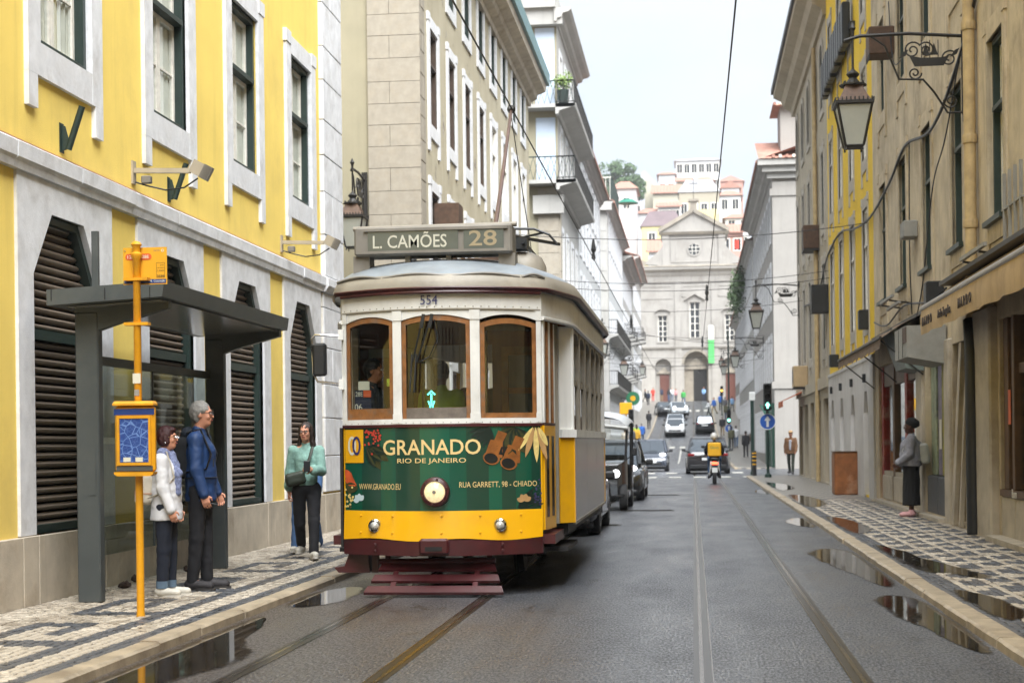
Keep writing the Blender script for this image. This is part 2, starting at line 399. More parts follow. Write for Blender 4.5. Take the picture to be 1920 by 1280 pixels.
def strip(name, x0, x1, y0, y1, dz, m, parent=None, step=2.0, th=0.0, f0=None):
    """a sheet along the street that follows the rise of the ground"""
    n = max(1, int((y1 - y0) / step)); mb = MB(); rows = []
    for i in range(n + 1):
        y = y0 + (y1 - y0) * i / n; z = gz(y) + dz; rows.append([(x0, y, z), (x1, y, z)])
    mb.loft(rows, False, False, closed=False)
    if th:
        lo = [[(a[0], a[1], a[2] - th) for a in r_] for r_ in rows]
        mb.loft([[r_[0] for r_ in rows], [r_[0] for r_ in lo]], False, False, False).loft([[r_[1] for r_ in rows], [r_[1] for r_ in lo]], False, False, False)
        mb.add([*rows[0], *lo[0][::-1]], [(0, 1, 2, 3)]); mb.add([*rows[-1], *lo[-1][::-1]], [(0, 1, 2, 3)])
    return mb.build(name, m, parent)
# broad ground sheet (reaches the horizon) with the hill the far houses stand on
def hill(x, y):
    if y < 222: return gz(y) - 0.03
    d = y - 222; base = gz(y) - 0.03
    return base + 44 * (1 - math.exp(-(d / 90) ** 1.3)) * math.exp(-((x - 5) / 420) ** 2)
gy = [-500, -100, -30] + [-20 + 5 * i for i in range(0, 51)] + [236, 245, 255, 268, 282, 300, 320, 345, 380, 430, 520, 590]
gx = [-590, -350, -180, -100, -60, -30, -12, 0, 12, 30, 60, 100, 180, 350, 590]
mb = MB(); mb.loft([[(x, y, hill(x, y) - 0.02) for x in gx] for y in gy], False, False, False)
M_GROUND = mat('ground_earth', '#7d7466', rough=0.9, var=0.3, scale=0.2)
tag(mb.build('ground', M_GROUND), kind='structure')
tag(strip('road', KL, KR, -30, 206, 0.0, M_ASPH), kind='structure')
for nm, x0, x1, y0, y1 in (('side_street', -60, KL, 26.1, 33.4), ('side_street', -60, KL, 57.6, 70.0), ('side_street', KR, 60, 62.8, 80.6), ('side_street', -60, KL, 103, 112)):
    tag(strip(nm, x0, x1, y0, y1, 0.0 if y0 < 100 else 0.002, M_ASPH), kind='structure')
tag(strip('church_square', -40, 40, 206, 230, 0.01, M_STW), kind='structure')
# rails: polished head, dark groove, thin lip
for x in (-2.875, -1.925, 0.035, 0.985):
    inner = 1 if x in (-2.875, 0.035) else -1
    o = tag(strip('tram_rail', x - 0.014, x + 0.014, -10, 204, 0.005, M_STEEL, step=4), kind='structure')
    strip('groove', x + inner * 0.015, x + inner * 0.062, -10, 204, 0.004, M_GROOVE, o, step=4)
    strip('lip', x + inner * 0.063, x + inner * 0.073, -10, 204, 0.005, M_STEEL, o, step=4)
    strip('joint_seal', x - inner * 0.015, x - inner * 0.050, -10, 204, 0.0035, M_GROOVE, o, step=4)
# road paint: stop line and the two rows of blocks across the road
mk = bpy.data.objects.new('road_marking', None); COL.objects.link(mk); tag(mk, kind='structure')
def mark(x0, x1, y0, y1, dz=0.008):
    mb = MB(); mb.loft([[(x0, y, gz(y) + dz), (x1, y, gz(y) + dz)] for y in np.linspace(y0, y1, 4)], False, False, False); mb.build('painted_block', M_LINE, mk)
for i in range(6):
    mark(-2.95 + i * 0.98, -2.45 + i * 0.98, 63.0, 65.0); mark(-3.2 + i * 0.98, -2.7 + i * 0.98, 71.2, 73.2)
mark(-3.5, 1.9, 60.6, 60.8)
for i in range(7): mark(-3.4 + i * 0.8, -3.0 + i * 0.8, 120.0, 122.4)
for i in range(6): mark(-3.3 + i * 0.9, -2.85 + i * 0.9, 176.0, 178.6)
mark(-0.95, -0.85, 96, 118)
# drain covers let into the asphalt
M_IRON = mat('cast_iron_cover', '#3a3835', rough=0.45, metal=0.6, var=0.3, scale=40, bump=0.5, bscale=120)
for i, (x, y, w_, l_) in enumerate(((-0.95, 33.4, 1.1, 0.5), (-1.0, 43.0, 1.3, 0.5), (-1.6, 27.6, 0.7, 0.5))):
    o = MB().box(x - w_ / 2, x + w_ / 2, y - l_ / 2, y + l_ / 2, 0.0045, 0.008).build('drain_cover', M_IRON)
    tag(o, ['long iron drain cover set in the asphalt, middle one of three', 'iron drain cover in the asphalt farthest up the road', 'short iron drain cover in the asphalt nearest the tram'][i], 'drain cover', 'drain covers in the road')
    for k in range(6): MB().box(x - w_ / 2 + 0.06, x + w_ / 2 - 0.06, y - l_ / 2 + 0.05 + k * 0.07, y - l_ / 2 + 0.075 + k * 0.07, 0.008, 0.012).build('rib', M_IRON, o)
# ---------------------------------------------------------------- pavements
def paving_mat(side):
    """far pavement: the same two-tone pattern as the laid stones, where single stones can no longer be told apart"""
    w = N('far_paving_' + side)
    mp = w.n('ShaderNodeMapping'); mp.inputs['Scale'].default_value = (4.2, 1.7, 1); w.l(w.coord(), mp.inputs['Vector'])
    ck = w.n('ShaderNodeTexChecker'); ck.inputs['Scale'].default_value = 1.0; w.l(mp.outputs[0], ck.inputs['Vector'])
    br = w.noise(30, 3, 0.6)
    a = w.mix(w.ramp(br, 0.35, 0.65), (0.22, 0.195, 0.16), (0.33, 0.30, 0.25)); b = w.mix(w.ramp(br, 0.35, 0.65), (0.055, 0.06, 0.07), (0.10, 0.105, 0.115))
    w.col(w.mix(w.math('MULTIPLY', ck.outputs['Fac'], 0.8), a, b)); w.rough(0.42); w.bump(br, 0.4, 0.01); return w.m
M_PAVF = {'left': paving_mat('left'), 'right': paving_mat('right')}
KEY = ['#######', '#......', '#.###..', '#...#..', '#####..']     # rows from the kerb side to the wall
def dark_left(d, y):
    if d < 0.17: return True
    if d < 0.36: return False
    r = int((d - 0.36) / 0.185)
    if r > 4: return False
    return KEY[r][int(math.floor(y / 0.30 + 0.4 * math.sin(y))) % 7] == '#'
def dark_right(d, y):
    if d < 0.24: return True
    if d > 1.72: return False
    r = int((d - 0.24) / 0.29); f = (d - 0.24) % 0.29
    if f < 0.055: return False
    ph = (y + (r % 2) * 0.42 + 0.12 * r + .1 * math.sin(y * 2.3 + r)) % 0.84
    return ph < 0.44 or (f > 0.22 and ph < 0.66)
def stone_mesh(k, m):
    rr = random.Random(k); h = 0.0318; b = 0.006
    o = [(-h + rr.uniform(-.004, .003), -h + rr.uniform(-.004, .003)), (h + rr.uniform(-.003, .004), -h + rr.uniform(-.004, .003)), (h + rr.uniform(-.003, .004), h + rr.uniform(-.003, .004)), (-h + rr.uniform(-.004, .003), h + rr.uniform(-.003, .004))]
    mb = MB(); mb.loft([[(x, y, -0.02) for x, y in o], [(x, y, -0.004) for x, y in o], [(x * 0.8, y * 0.8, 0.0 + rr.uniform(0, .002)) for x, y in o]], cap0=False)
    return mb
def pave(side, x0, x1, y0, y1, dark, seg, near=300):
    """laid limestone and basalt setts; the nearest ones are single parts, the rest one joined part"""
    pitch = 0.074; sg = -1 if side == 'left' else 1
    slab = tag(strip('pavement_' + side, min(x0, x1), max(x0, x1), y0, y1, 0.054, M_GROUT, th=0.12), kind='structure')
    vs = {True: stone_mesh(3, M_STB), False: stone_mesh(5, M_STW)}
    singles = {True: [stone_mesh(i, M_STB).mesh('paving_stone', M_STB) for i in range(4)], False: [stone_mesh(i + 9, M_STW).mesh('paving_stone', M_STW) for i in range(4)]}
    pts = []
    nx = int(abs(x1 - x0) / pitch); ny = int((y1 - y0) / pitch)
    for j in range(ny):
        for i in range(nx):
            d = (i + 0.5) * pitch; y = y0 + (j + 0.5) * pitch + (0.5 * pitch if i % 2 else 0)
            if y > y1: continue
            pts.append((d, y, dark(d, y)))
    cut = y0 + 1e9
    def shows(d, y): X = abs(x0 + sg * d); return y > 9.0 and (X < 0.445 * y if side == 'left' else y > 5.1 * X)
    vis = sorted([q for q in pts if shows(q[0], q[1])], key=lambda q: q[1])[:near]
    near_set = set((q[0], q[1]) for q in vis)
    for col_ in (True, False):
        V = np.array(vs[col_].v); F = np.array([f for f in vs[col_].f], dtype=object)
        nv = len(V); AV = []; AF = []; c = 0
        for d, y, dk in pts:
            if dk != col_: continue
            x = x0 + sg * d; r_ = random.uniform(-0.16, 0.16); cs, sn = math.cos(r_), math.sin(r_); sc = random.uniform(0.9, 1.03)
            dz = gz(y) + 0.072 + random.uniform(-0.003, 0.003)
            x += random.uniform(-.004, .004); y2 = y + random.uniform(-.004, .004)
            if (d, y) in near_set:
                o = put('paving_stone', random.choice(singles[col_]), slab, (x, y2, dz), r_); continue
            tx, ty = random.uniform(-.05, .05), random.uniform(-.05, .05)
            P = V * sc; AV.append(np.stack([P[:, 0] * cs - P[:, 1] * sn + x, P[:, 0] * sn + P[:, 1] * cs + y2, V[:, 2] + dz + P[:, 0] * tx + P[:, 1] * ty], 1))
            AF.extend([tuple(k + c for k in f) for f in F]); c += nv
        me = bpy.data.meshes.new('paving_stones'); me.from_pydata(np.concatenate(AV).tolist(), [], AF); me.materials.append(M_STB if col_ else M_STW)
        bm = bmesh.new(); bm.from_mesh(me); bmesh.ops.recalc_face_normals(bm, faces=bm.faces); bm.to_mesh(me); bm.free()
        tag(put('paving_stones', me, slab), kind='stuff')
    return slab
pave('left', KL - 0.14, WL, 8.4, 26.0, dark_left, 0)
pave('right', KR + 0.16, WR + 0.05, 9.6, 37.0, dark_right, 0)
for nm, x0, x1, y0, y1 in (('left', WL, KL - 0.14, -20, 8.4), ('left', WL, KL - 0.14, 33.6, 57.4), ('left', WL, KL - 0.14, 70.2, 103), ('left', WL - .6, KL - 0.14, 112, 205), ('right', KR + 0.16, WR + .3, -20, 9.6), ('right', KR + 0.16, WR + .3, 37.0, 62.6), ('right', KR + 0.16, WR + .6, 80.8, 205)):
    tag(strip('pavement_' + nm, x0, x1, y0, y1, 0.07, M_PAVF[nm], th=0.12), kind='structure')
# kerbs: single limestone blocks
def kerb(side, xa, xb, y0, y1, ln):
    root = bpy.data.objects.new('kerb_' + side, None); COL.objects.link(root); tag(root, kind='structure')
    y = y0
    while y < y1 - 0.2:
        l_ = min(ln * random.uniform(0.85, 1.2), y1 - y); mb = MB(); dz = random.uniform(-.006, .006); dx = random.uniform(-.008, .008)
        a, b = gz(y), gz(y + l_); g = 0.006; c = 0.022
        sgn = 1 if xb > xa else -1                       # xb is the road side
        def prof(z): return [(xa, z - 0.06), (xa, z + 0.074 + dz), (xb + dx - sgn * c, z + 0.072 + dz), (xb + dx, z + 0.054 + dz), (xb + dx + sgn * 0.006, z - 0.06)]
        ys = [y + g, (y + y + l_) / 2, y + l_ - g]
        mb.loft([[(px + random.uniform(-.004, .004), yy, pz + random.uniform(-.003, .003)) for px, pz in prof(gz(yy))] for yy in ys])
        mb.build('kerb_stone', M_LIME, root); y += l_
    return root
kerb('left', KL - 0.15, KL, 7.5, 26.0, 1.05)
kerb('left', KL - 0.15, KL, 33.6, 57.5, 3.0); kerb('left', KL - 0.15, KL, 70.2, 103, 4); kerb('left', KL - 0.15, KL, 112, 204, 7)
kerb('right', KR + 0.17, KR, 9.0, 40.0, 1.1); kerb('right', KR + 0.17, KR, 40.0, 62.7, 2.2); kerb('right', KR + 0.17, KR, 80.8, 204, 6)
# ---------------------------------------------------------------- puddles
def blob(pts, z, name='puddle', seed=0, amp=0.04, label=None):
    P = [Vector((x, y, 0)) for x, y in pts]; n = len(P); out = []
    for i in range(n):
        p0, p1, p2, p3 = P[i - 1], P[i], P[(i + 1) % n], P[(i + 2) % n]
        for k in range(7):
            t = k / 7; q = 0.5 * ((2 * p1) + (p2 - p0) * t + (2 * p0 - 5 * p1 + 4 * p2 - p3) * t * t + (3 * p1 - p0 - 3 * p2 + p3) * t ** 3)
            q += Vector((noise.noise((q.x * 4, q.y * 2, seed)) * amp, noise.noise((q.x * 4, q.y * 2, seed + 9)) * amp * 3, 0)); out.append(q)
    n = len(out); mx = sum(q.x for q in out) / n; my = sum(q.y for q in out) / n; inn = []
    for i in range(n):
        inn.append(Vector((lerp(out[i].x, mx, .38), lerp(out[i].y, my, .10), 0)))
    mb = MB(); mb.add([(q.x, q.y, gz(q.y) + z) for q in out + inn], [(i, (i + 1) % n, n + (i + 1) % n, n + i) for i in range(n)] + [tuple(range(n, 2 * n))])
    o = tag(mb.build(name, M_WET), kind='structure'); at = o.data.attributes.new('depth', 'FLOAT', 'POINT')
    for i in range(2 * n): at.data[i].value = 0.0 if i < n else 1.0
    return o
blob([(KL + .01, 7.0), (KL + .01, 10), (KL + .01, 12.2), (KL + .06, 13.2), (-3.45, 12.6), (-3.3, 11.6), (-3.02, 10.9), (-2.98, 10.2), (-3.12, 9.6), (-3.1, 8.4), (-3.2, 7.2)], 0.0042, seed=1)
blob([(KL + .03, 14.1), (KL + .02, 15.3), (-3.4, 15.9), (-3.2, 15.4), (-3.2, 14.3), (-3.5, 13.8)], 0.0043, seed=2)
blob([(KR - .01, 20.6), (KR - .01, 16.4), (1.86, 15.7), (1.72, 16.6), (1.62, 17.6), (1.45, 19.0), (1.38, 20.6), (1.7, 21.4)], 0.0044, seed=3)
blob([(KR - .01, 14.4), (KR - .01, 11.2), (1.85, 10.9), (1.72, 12.2), (1.58, 13.2), (1.55, 14.5), (1.75, 15.0)], 0.0045, seed=4)
blob([(KR - .01, 29.5), (KR - .01, 26.6), (1.72, 26.9), (1.55, 28.2), (1.72, 29.6)], 0.0046, seed=5)
# shallow water lying on the right pavement along the kerb
for i, q in enumerate(([(2.24, 21.0), (2.24, 17.0), (2.5, 16.4), (2.85, 15.8), (2.9, 16.6), (2.6, 18.2), (2.48, 20.0)], [(2.25, 14.6), (2.25, 12.4), (2.48, 12.4), (2.6, 13.3), (2.48, 14.3)], [(2.25, 28.4), (2.25, 23.6), (2.6, 24), (2.7, 26), (2.55, 28)], [(2.25, 40), (2.25, 33), (2.7, 33.5), (2.9, 36), (2.7, 39.5)], [(2.25, 52), (2.25, 44), (2.8, 45), (2.9, 49), (2.5, 52)])):
    blob(q, 0.0775, seed=20 + i, amp=0.06)
blob([(2.0, 47), (2.0, 43), (1.7, 44), (1.7, 46)], 0.0047, seed=30)
# ================================================================ building kit
# a facade lies in the local x-z plane, its outside towards local -y; left houses are turned +90 deg, right houses -90 deg
M_STONE = mat('pale_limestone', '#DADBDD', rough=0.75, var=0.16, scale=5, dirt=(0.30, 0.27, 0.23), dirt_amt=0.35, bump=0.25, bscale=45)
M_STONE_R = mat('rusty_plinth_stone', '#BFB4A2', rough=0.7, var=0.2, scale=3, dirt=(0.24, 0.16, 0.09), dirt_amt=0.5, streak=0.5, bump=0.25, bscale=40)
M_DGREEN = mat('dark_green_joinery', '#22322d', rough=0.45, var=0.2, scale=10)
M_WSASH = mat('white_sash_paint', '#E0DCD2', rough=0.5, var=0.12, scale=14, dirt=(0.3, 0.26, 0.2), dirt_amt=0.25)
M_BSASH = mat('brown_sash_paint', '#4a3a2e', rough=0.55, var=0.25, scale=10)
M_GLASS = glass('window_glass', trans=0.93)
M_DGLASS = mat('dark_window_glass', (0.012, 0.014, 0.017), rough=0.06, var=0.3, scale=0.8, spec=0.75)
M_CURT = mat('lace_curtain', '#efe8da', rough=0.9, var=0.2, scale=3, bump=0.5, bscale=18)
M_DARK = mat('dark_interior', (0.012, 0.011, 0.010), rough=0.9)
M_TILE = mat('terracotta_tile', '#A17565', rough=0.75, var=0.35, scale=4, dirt=(0.16, 0.09, 0.06), dirt_amt=0.4)
M_TILEW = mat('lime_washed_tile_end', '#C9BFB2', rough=0.8, var=0.2)
M_IRONB = mat('black_iron', '#2b2926', rough=0.5, metal=0.3, var=0.25, scale=20)
M_RUST = mat('rusty_lantern_copper', '#523c2c', rough=0.6, metal=0.2, var=0.35, scale=9)
M_ZINC = mat('zinc_gutter', '#5f7f80', rough=0.5, var=0.2)

def house(name, label, x, y, rz, z=0.0, cat='building'):
    return thing(name, label, cat, (x, y, z), rz)
def facade(par, W, H, ops, m, z0=-0.3, depth=0.24, name='wall', D=9.0, x0=0.0, back=True):
    """wall sheet with rectangular openings and reveals, plus plain flanks, back and top"""
    xs = sorted({x0, W, *[a for o in ops for a in (o[0], o[1])]}); zs = sorted({z0, H, *[a for o in ops for a in (o[2], o[3])]})
    mb = MB(); vid = {}
    def v(x, z):
        k = (round(x, 4), round(z, 4))
        if k not in vid: vid[k] = len(mb.v); mb.v.append((x, 0, z))
        return vid[k]
    for xa, xb in zip(xs, xs[1:]):
        for za, zb in zip(zs, zs[1:]):
            cx, cz = (xa + xb) / 2, (za + zb) / 2
            if any(o[0] < cx < o[1] and o[2] < cz < o[3] for o in ops): continue
            mb.f.append((v(xa, za), v(xb, za), v(xb, zb), v(xa, zb)))
    for a, b, c, d in ops:
        mb.add([(a, 0, c), (b, 0, c), (b, 0, d), (a, 0, d), (a, depth, c), (b, depth, c), (b, depth, d), (a, depth, d)], [(0, 1, 5, 4), (1, 2, 6, 5), (2, 3, 7, 6), (3, 0, 4, 7)])
    if back:
        mb.add([(x0, 0, z0), (x0, D, z0), (x0, D, H), (x0, 0, H)], [(0, 1, 2, 3)]); mb.add([(W, 0, z0), (W, D, z0), (W, D, H), (W, 0, H)], [(0, 1, 2, 3)])
        mb.add([(x0, D, z0), (W, D, z0), (W, D, H), (x0, D, H)], [(0, 1, 2, 3)]); mb.add([(x0, 0, H), (W, 0, H), (W, D, H), (x0, D, H)], [(0, 1, 2, 3)])
    o = mb.build(name, m, par)
    return o
WINC = {}
def rect(x0, x1, z0, z1): return [(x0, z0), (x1, z0), (x1, z1), (x0, z1)]
def archpts(x0, x1, z0, z1, rise, n=8):
    """outline with a curved head; rise = height of the curve"""
    p = [(x0, z0), (x1, z0)]
    for i in range(n + 1):
        a = math.pi * i / n; p.append(((x0 + x1) / 2 + (x1 - x0) / 2 * math.cos(a), z1 - rise + rise * math.sin(a)))
    return p
def q_at(y): return lambda a, b: (a, y, b)
def window(par, cx, z0, w, h, casing=None, sash=None, st=0.24, sm=None, rows=(3, ), split=None, ears=0.28, proud=0.045, near=False, arch=0.0, rec=0.10, curtain=False, drop=True, rng=None):
    """stone surround, casing, sashes and single panes; alike windows share their meshes"""
    key = (w, h, casing and casing.name, sash and sash.name, st, sm and sm.name, tuple(rows), split, ears, proud, near, arch, rec, curtain, drop)
    if key not in WINC:
        T = []; hw = w / 2
        if st:
            mb = MB(); p = proud; ap = 0.30 if drop else st
            if arch:
                inn = archpts(-hw, hw, 0, h, arch); out = archpts(-hw - st, hw + st, -st, h + st, arch + st * 0.6)
                mb.ring(out, inn, q_at(-p), q_at(0.05))
            else:
                mb.box(-hw - st, -hw, -p, 0.04, -ap, h + 0.26); mb.box(hw, hw + st, -p, 0.04, -ap, h + 0.26); mb.box(-hw, hw, -p + 0.003, 0.04, h, h + 0.262); mb.box(-hw, hw, -p + 0.003, 0.04, -ap, 0)
                if drop:
                    mb.box(-hw - st + .0, -hw - st + 0.2, -p, 0.03, -ap - ears, -ap - 0.002); mb.box(hw + st - 0.2, hw + st, -p, 0.03, -ap - ears, -ap - 0.002)
                    mb.box(-hw - st - 0.03, -hw - 0.02, -p - 0.012, 0.03, h + 0.12, h + 0.30); mb.box(hw + 0.02, hw + st + 0.03, -p - 0.012, 0.03, h + 0.12, h + 0.30)
            T.append(('window_surround', mb.mesh('window_surround', sm or M_STONE), []))
        kids = []; mb = MB(); cw = 0.065; d0, d1 = rec - 0.09, rec + 0.12
        if arch: mb.ring(archpts(-hw, hw, 0, h, arch), archpts(-hw + cw, hw - cw, cw, h - cw, arch - cw * .5), q_at(d0), q_at(d1))
        else: mb.ring(rect(-hw, hw, 0, h), rect(-hw + cw, hw - cw, cw, h - cw), q_at(d0), q_at(d1))
        zs = [cw] + ([h * split - 0.03, h * split + 0.03] if split else []) + [h - cw]
        if split: mb.box(-hw + cw, hw - cw, d0 - 0.02, d1, h * split - 0.03, h * split + 0.03)
        wm = mb.mesh('window', casing or M_WSASH)
        sb = MB(); b = 0.05; dd = rec; gl = []; tiers = [(zs[0], zs[1])] + ([(zs[2], zs[3])] if split else [])
        for ti, (a, c) in enumerate(tiers):
            nr = rows[ti] if ti < len(rows) else 1
            for (l_, r_) in ((-hw + cw, -0.004), (0.004, hw - cw)):
                top = c - (arch * 0.55 if arch and ti == len(tiers) - 1 else 0)
                sb.ring(rect(l_, r_, a, c), rect(l_ + b, r_ - b, a + b, top - b), q_at(dd), q_at(dd + 0.045))
                for k in range(1, nr):
                    zz = a + b + (top - a - 2 * b) * k / nr; sb.box(l_ + b, r_ - b, dd + 0.008, dd + 0.04, zz - 0.012, zz + 0.012)
                for k in range(nr):
                    z_a = a + b + (top - a - 2 * b) * k / nr; z_b = a + b + (top - a - 2 * b) * (k + 1) / nr
                    gl.append((l_ + b, r_ - b, z_a, z_b))
        kids.append(('sash', sb.mesh('sash', sash or M_WSASH), (0, 0, 0)))
        gm = {}
        for l_, r_, a, c in gl:
            kk = (round(r_ - l_, 3), round(c - a, 3))
            if kk not in gm: gm[kk] = MB().add([(-kk[0] / 2, 0, 0), (kk[0] / 2, 0, 0), (kk[0] / 2, 0, kk[1]), (-kk[0] / 2, 0, kk[1])], [(0, 1, 2, 3)]).mesh('pane', M_GLASS if near else M_DGLASS)
            kids.append(('pane', gm[kk], ((l_ + r_) / 2, dd + 0.022, a)))
        if near:
            if curtain:
                mb = MB()
                for sgn in (-1, 1):
                    xs_ = [sgn * (hw * 0.98 - i * hw * (0.95 if sgn < 0 else 0.86) / 14) for i in range(15)]
                    mb.loft([[(x, dd + 0.048 + 0.014 * math.sin(i * 2.1 + (1 if sgn > 0 else 0)), z) for i, x in enumerate(xs_)] for z in (0.05, h - 0.05)], False, False, False)
                kids.append(('curtain', mb.mesh('curtain', M_CURT, True), (0, 0, 0)))
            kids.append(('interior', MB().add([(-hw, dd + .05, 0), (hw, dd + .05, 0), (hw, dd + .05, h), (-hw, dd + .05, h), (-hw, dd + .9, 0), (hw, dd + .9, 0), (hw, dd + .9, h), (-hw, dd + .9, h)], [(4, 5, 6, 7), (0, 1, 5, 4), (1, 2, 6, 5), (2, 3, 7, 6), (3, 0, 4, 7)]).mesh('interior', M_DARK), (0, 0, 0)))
        else:
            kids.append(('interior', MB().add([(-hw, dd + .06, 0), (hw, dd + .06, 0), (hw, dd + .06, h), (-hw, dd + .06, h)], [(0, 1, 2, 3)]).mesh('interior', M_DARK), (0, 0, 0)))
        T.append(('window', wm, kids)); WINC[key] = T
    for nm, me, kids in WINC[key]:
        o = put(nm, me, par, (cx, 0, z0))
        for kn, km, kl in kids: put(kn, km, o, kl)
def mould(par, name, x0, x1, prof, m, ends=True):
    """moulding of profile [(out, z)] run along the facade"""
    mb = MB(); mb.loft([[(x0, -a, z) for a, z in prof], [(x1, -a, z) for a, z in prof]]); return mb.build(name, m, par)
def EAVE(z, out=0.5, k=1.0): return [(-.05, z - .55 * k), (.06, z - .55 * k), (.08, z - .42 * k), (.2 * out / .5, z - .36 * k), (.24 * out / .5, z - .2 * k), (.42 * out / .5, z - .14 * k), (out, z - .04 * k), (out, z + .03), (-.05, z + .03)]
def tiles(par, x0, x1, z, out, run=5.0, rise=1.9, edge=True, name='roof', pitch=0.24, m=None, redge=True):
    """tiled roof slope with rounded tile ends along the eave"""
    mb = MB(); n = int((x1 - x0) / pitch); sec = []
    for i in range(n):
        for t in (0, 0.25, 0.5, 0.75): sec.append((x0 + (i + t) * pitch, 0.05 * (1 - abs(t - 0.25) * 4 if t <= 0.5 else 0)))
    sec.append((x1, 0))
    mb.loft([[(x, -out, z + dz) for x, dz in sec], [(x, run, z + rise + dz) for x, dz in sec]], False, False, False)
    mb.add([(x0, -out, z - 0.03), (x1, -out, z - 0.03), (x1, run, z + rise - 0.03), (x0, run, z + rise - 0.03)], [(0, 1, 2, 3)])
    r = mb.build(name, m or M_TILE, par)
    if edge: MB().box(x0, x1, -out - 0.06, -out + 0.02, z - 0.16, z - 0.02).build('eave_board', m or M_TILE, r)
    return r
def quoins(par, x0, x1, z0, z1, ch, m, p=0.05, alt=0.25, seed=1, face='y'):
    rr = random.Random(seed); z = z0; i = 0
    while z < z1 - 0.1:
        h = min(ch * rr.uniform(0.85, 1.15), z1 - z); g = 0.006
        cuts = [x0, x1] if i % 2 == 0 else [x0, lerp(x0, x1, rr.choice((0.42, 0.58))), x1]
        for a, b in zip(cuts, cuts[1:]):
            MB().bbox(a + g, b - g, -p - rr.uniform(0, .008), 0.03, z + g, z + h - g, 0.008).build('quoin_stone', m, par)
        z += h; i += 1
LZ = R(90); RZ = R(-90)
# ================================================================ yellow house on the left
M_YEL = mat('yellow_render', '#EED16C', rough=0.85, var=0.10, scale=0.9, dirt=(0.44, 0.32, 0.11), dirt_amt=0.35, streak=0.26, bump=0.35, bscale=90)
M_SLAT = mat('louvre_slat_paint', '#7a6d60', rough=0.42, var=0.3, scale=5, dirt=(0.05, 0.045, 0.04), dirt_amt=0.4)
LY = -10.0
def ly(y): return y - LY
h1 = house('yellow_house', 'yellow rendered house with white stone window surrounds and louvred ground floor arches', WL, LY, LZ)
CEN = [ly(14.32 + 3.01 * k) for k in range(-1, 4)]
OW, OZ0, OZ1 = 1.60, 0.68, 3.55
ops = []
for c in CEN: ops += [(c - OW / 2, c + OW / 2, OZ0, OZ1), (c - 0.62, c + 0.62, 5.05, 7.13)]
facade(h1, ly(25.95), 15.5, ops, M_YEL, D=10)
for c in CEN:
    a, b = c - OW / 2, c + OW / 2; zc, cc = 2.98, 0.42; A, B = a - 0.33, b + 0.33
    inn = [(a, OZ0), (b, OZ0), (b, zc), (b - cc, OZ1), (a + cc, OZ1), (a, zc)]; out = [(A, OZ0), (B, OZ0), (B, zc), (B, 3.84), (A, 3.84), (A, zc)]
    MB().ring(out, inn, q_at(-0.03), q_at(0.1)).build('arch_surround', M_STONE, h1)
    MB().ring([(x, z) for x, z in inn], [(a + .07, OZ0 + .07), (b - .07, OZ0 + .07), (b - .07, zc - .03), (b - cc - .04, OZ1 - .07), (a + cc + .04, OZ1 - .07), (a + .07, zc - .03)], q_at(0.03), q_at(0.13)).build('louvre_frame', M_DGREEN, h1)
    lv = MB().box(a, b, 0.20, 0.22, OZ0 - 0.1, OZ1 + 0.1).build('louvre', M_DARK, h1)
    pr = [(0.17, 0.0), (0.13, 0.008), (0.102, 0.026), (0.098, 0.040), (0.12, 0.058), (0.155, 0.066), (0.172, 0.05)]
    sm = MB().loft([[(-OW / 2 + .01, y, z) for y, z in pr], [(OW / 2 - .01, y, z) for y, z in pr]]).mesh('slat', M_SLAT, True)
    n = int((OZ1 - OZ0) / 0.078)
    for k in range(n):
        if abs(k - n * 0.62) < 0.5:
            MB().box(-OW / 2, OW / 2, 0.06, 0.17, 0, 0.09).build('louvre_rail', M_DGREEN, lv, (c, 0, OZ0 + 0.02 + k * 0.078)); continue
        put('slat', sm, lv, (c, 0, OZ0 + 0.03 + k * 0.078)); 
    window(h1, c, 5.05, 1.24, 2.08, M_DGREEN, M_WSASH, st=0.27, rows=(2, 1), split=0.60, near=True, curtain=True, rec=0.11, ears=0.30)
# plinth slabs with joints, cornice band, corner pilaster and quoins
xp = 0.0; edges = [0]
for c in CEN: edges += [c - 1.13, c - 0.80, c + 0.80, c + 1.13]
edges += [ly(24.55), ly(25.95)]
for a, b in zip(edges, edges[1:]):
    n = max(1, round((b - a) / 1.1)) if a else 12
    for k in range(n):
        u, v_ = lerp(a, b, k / n), lerp(a, b, (k + 1) / n)
        MB().bbox(u + .004, v_ - .004, -0.05 - random.uniform(0, .01), 0.03, -0.1, OZ0 - 0.004 + random.uniform(-.006, 0), 0.006).build('plinth_stone', M_STONE_R, h1)
n = 24
for k in range(n):
    a, b = lerp(0, ly(24.6), k / n), lerp(0, ly(24.6), (k + 1) / n); t = random.uniform(-.012, .006)
    mb = MB(); mb.loft([[(x, -p_, z) for p_, z in ((-.02, 3.84), (.06, 3.84), (.075, 3.90), (.10 + t, 3.93), (.105 + t, 4.06), (.06, 4.085), (-.02, 4.09))] for x in (a + .003, b - .003)]); mb.build('cornice_stone', M_STONE, h1)
MB().box(0, ly(24.55), -0.03, 0.02, 4.092, 4.11).build('cornice_flashing', M_TILE, h1)
quoins(h1, ly(24.58), ly(25.95), 0.7, 3.84, 0.62, M_STONE, 0.05, seed=3)
quoins(h1, ly(24.62), ly(25.97), 4.10, 15.4, 0.62, M_STONE, 0.07, seed=5)
mould(h1, 'pilaster_cap', ly(24.54), ly(25.99), [(-.02, 3.84), (.09, 3.84), (.15, 3.93), (.15, 4.05), (.06, 4.10), (-.02, 4.10)], M_STONE)
mould(h1, 'eave', 0, ly(26.2), EAVE(15.9, 0.7), M_STONE)
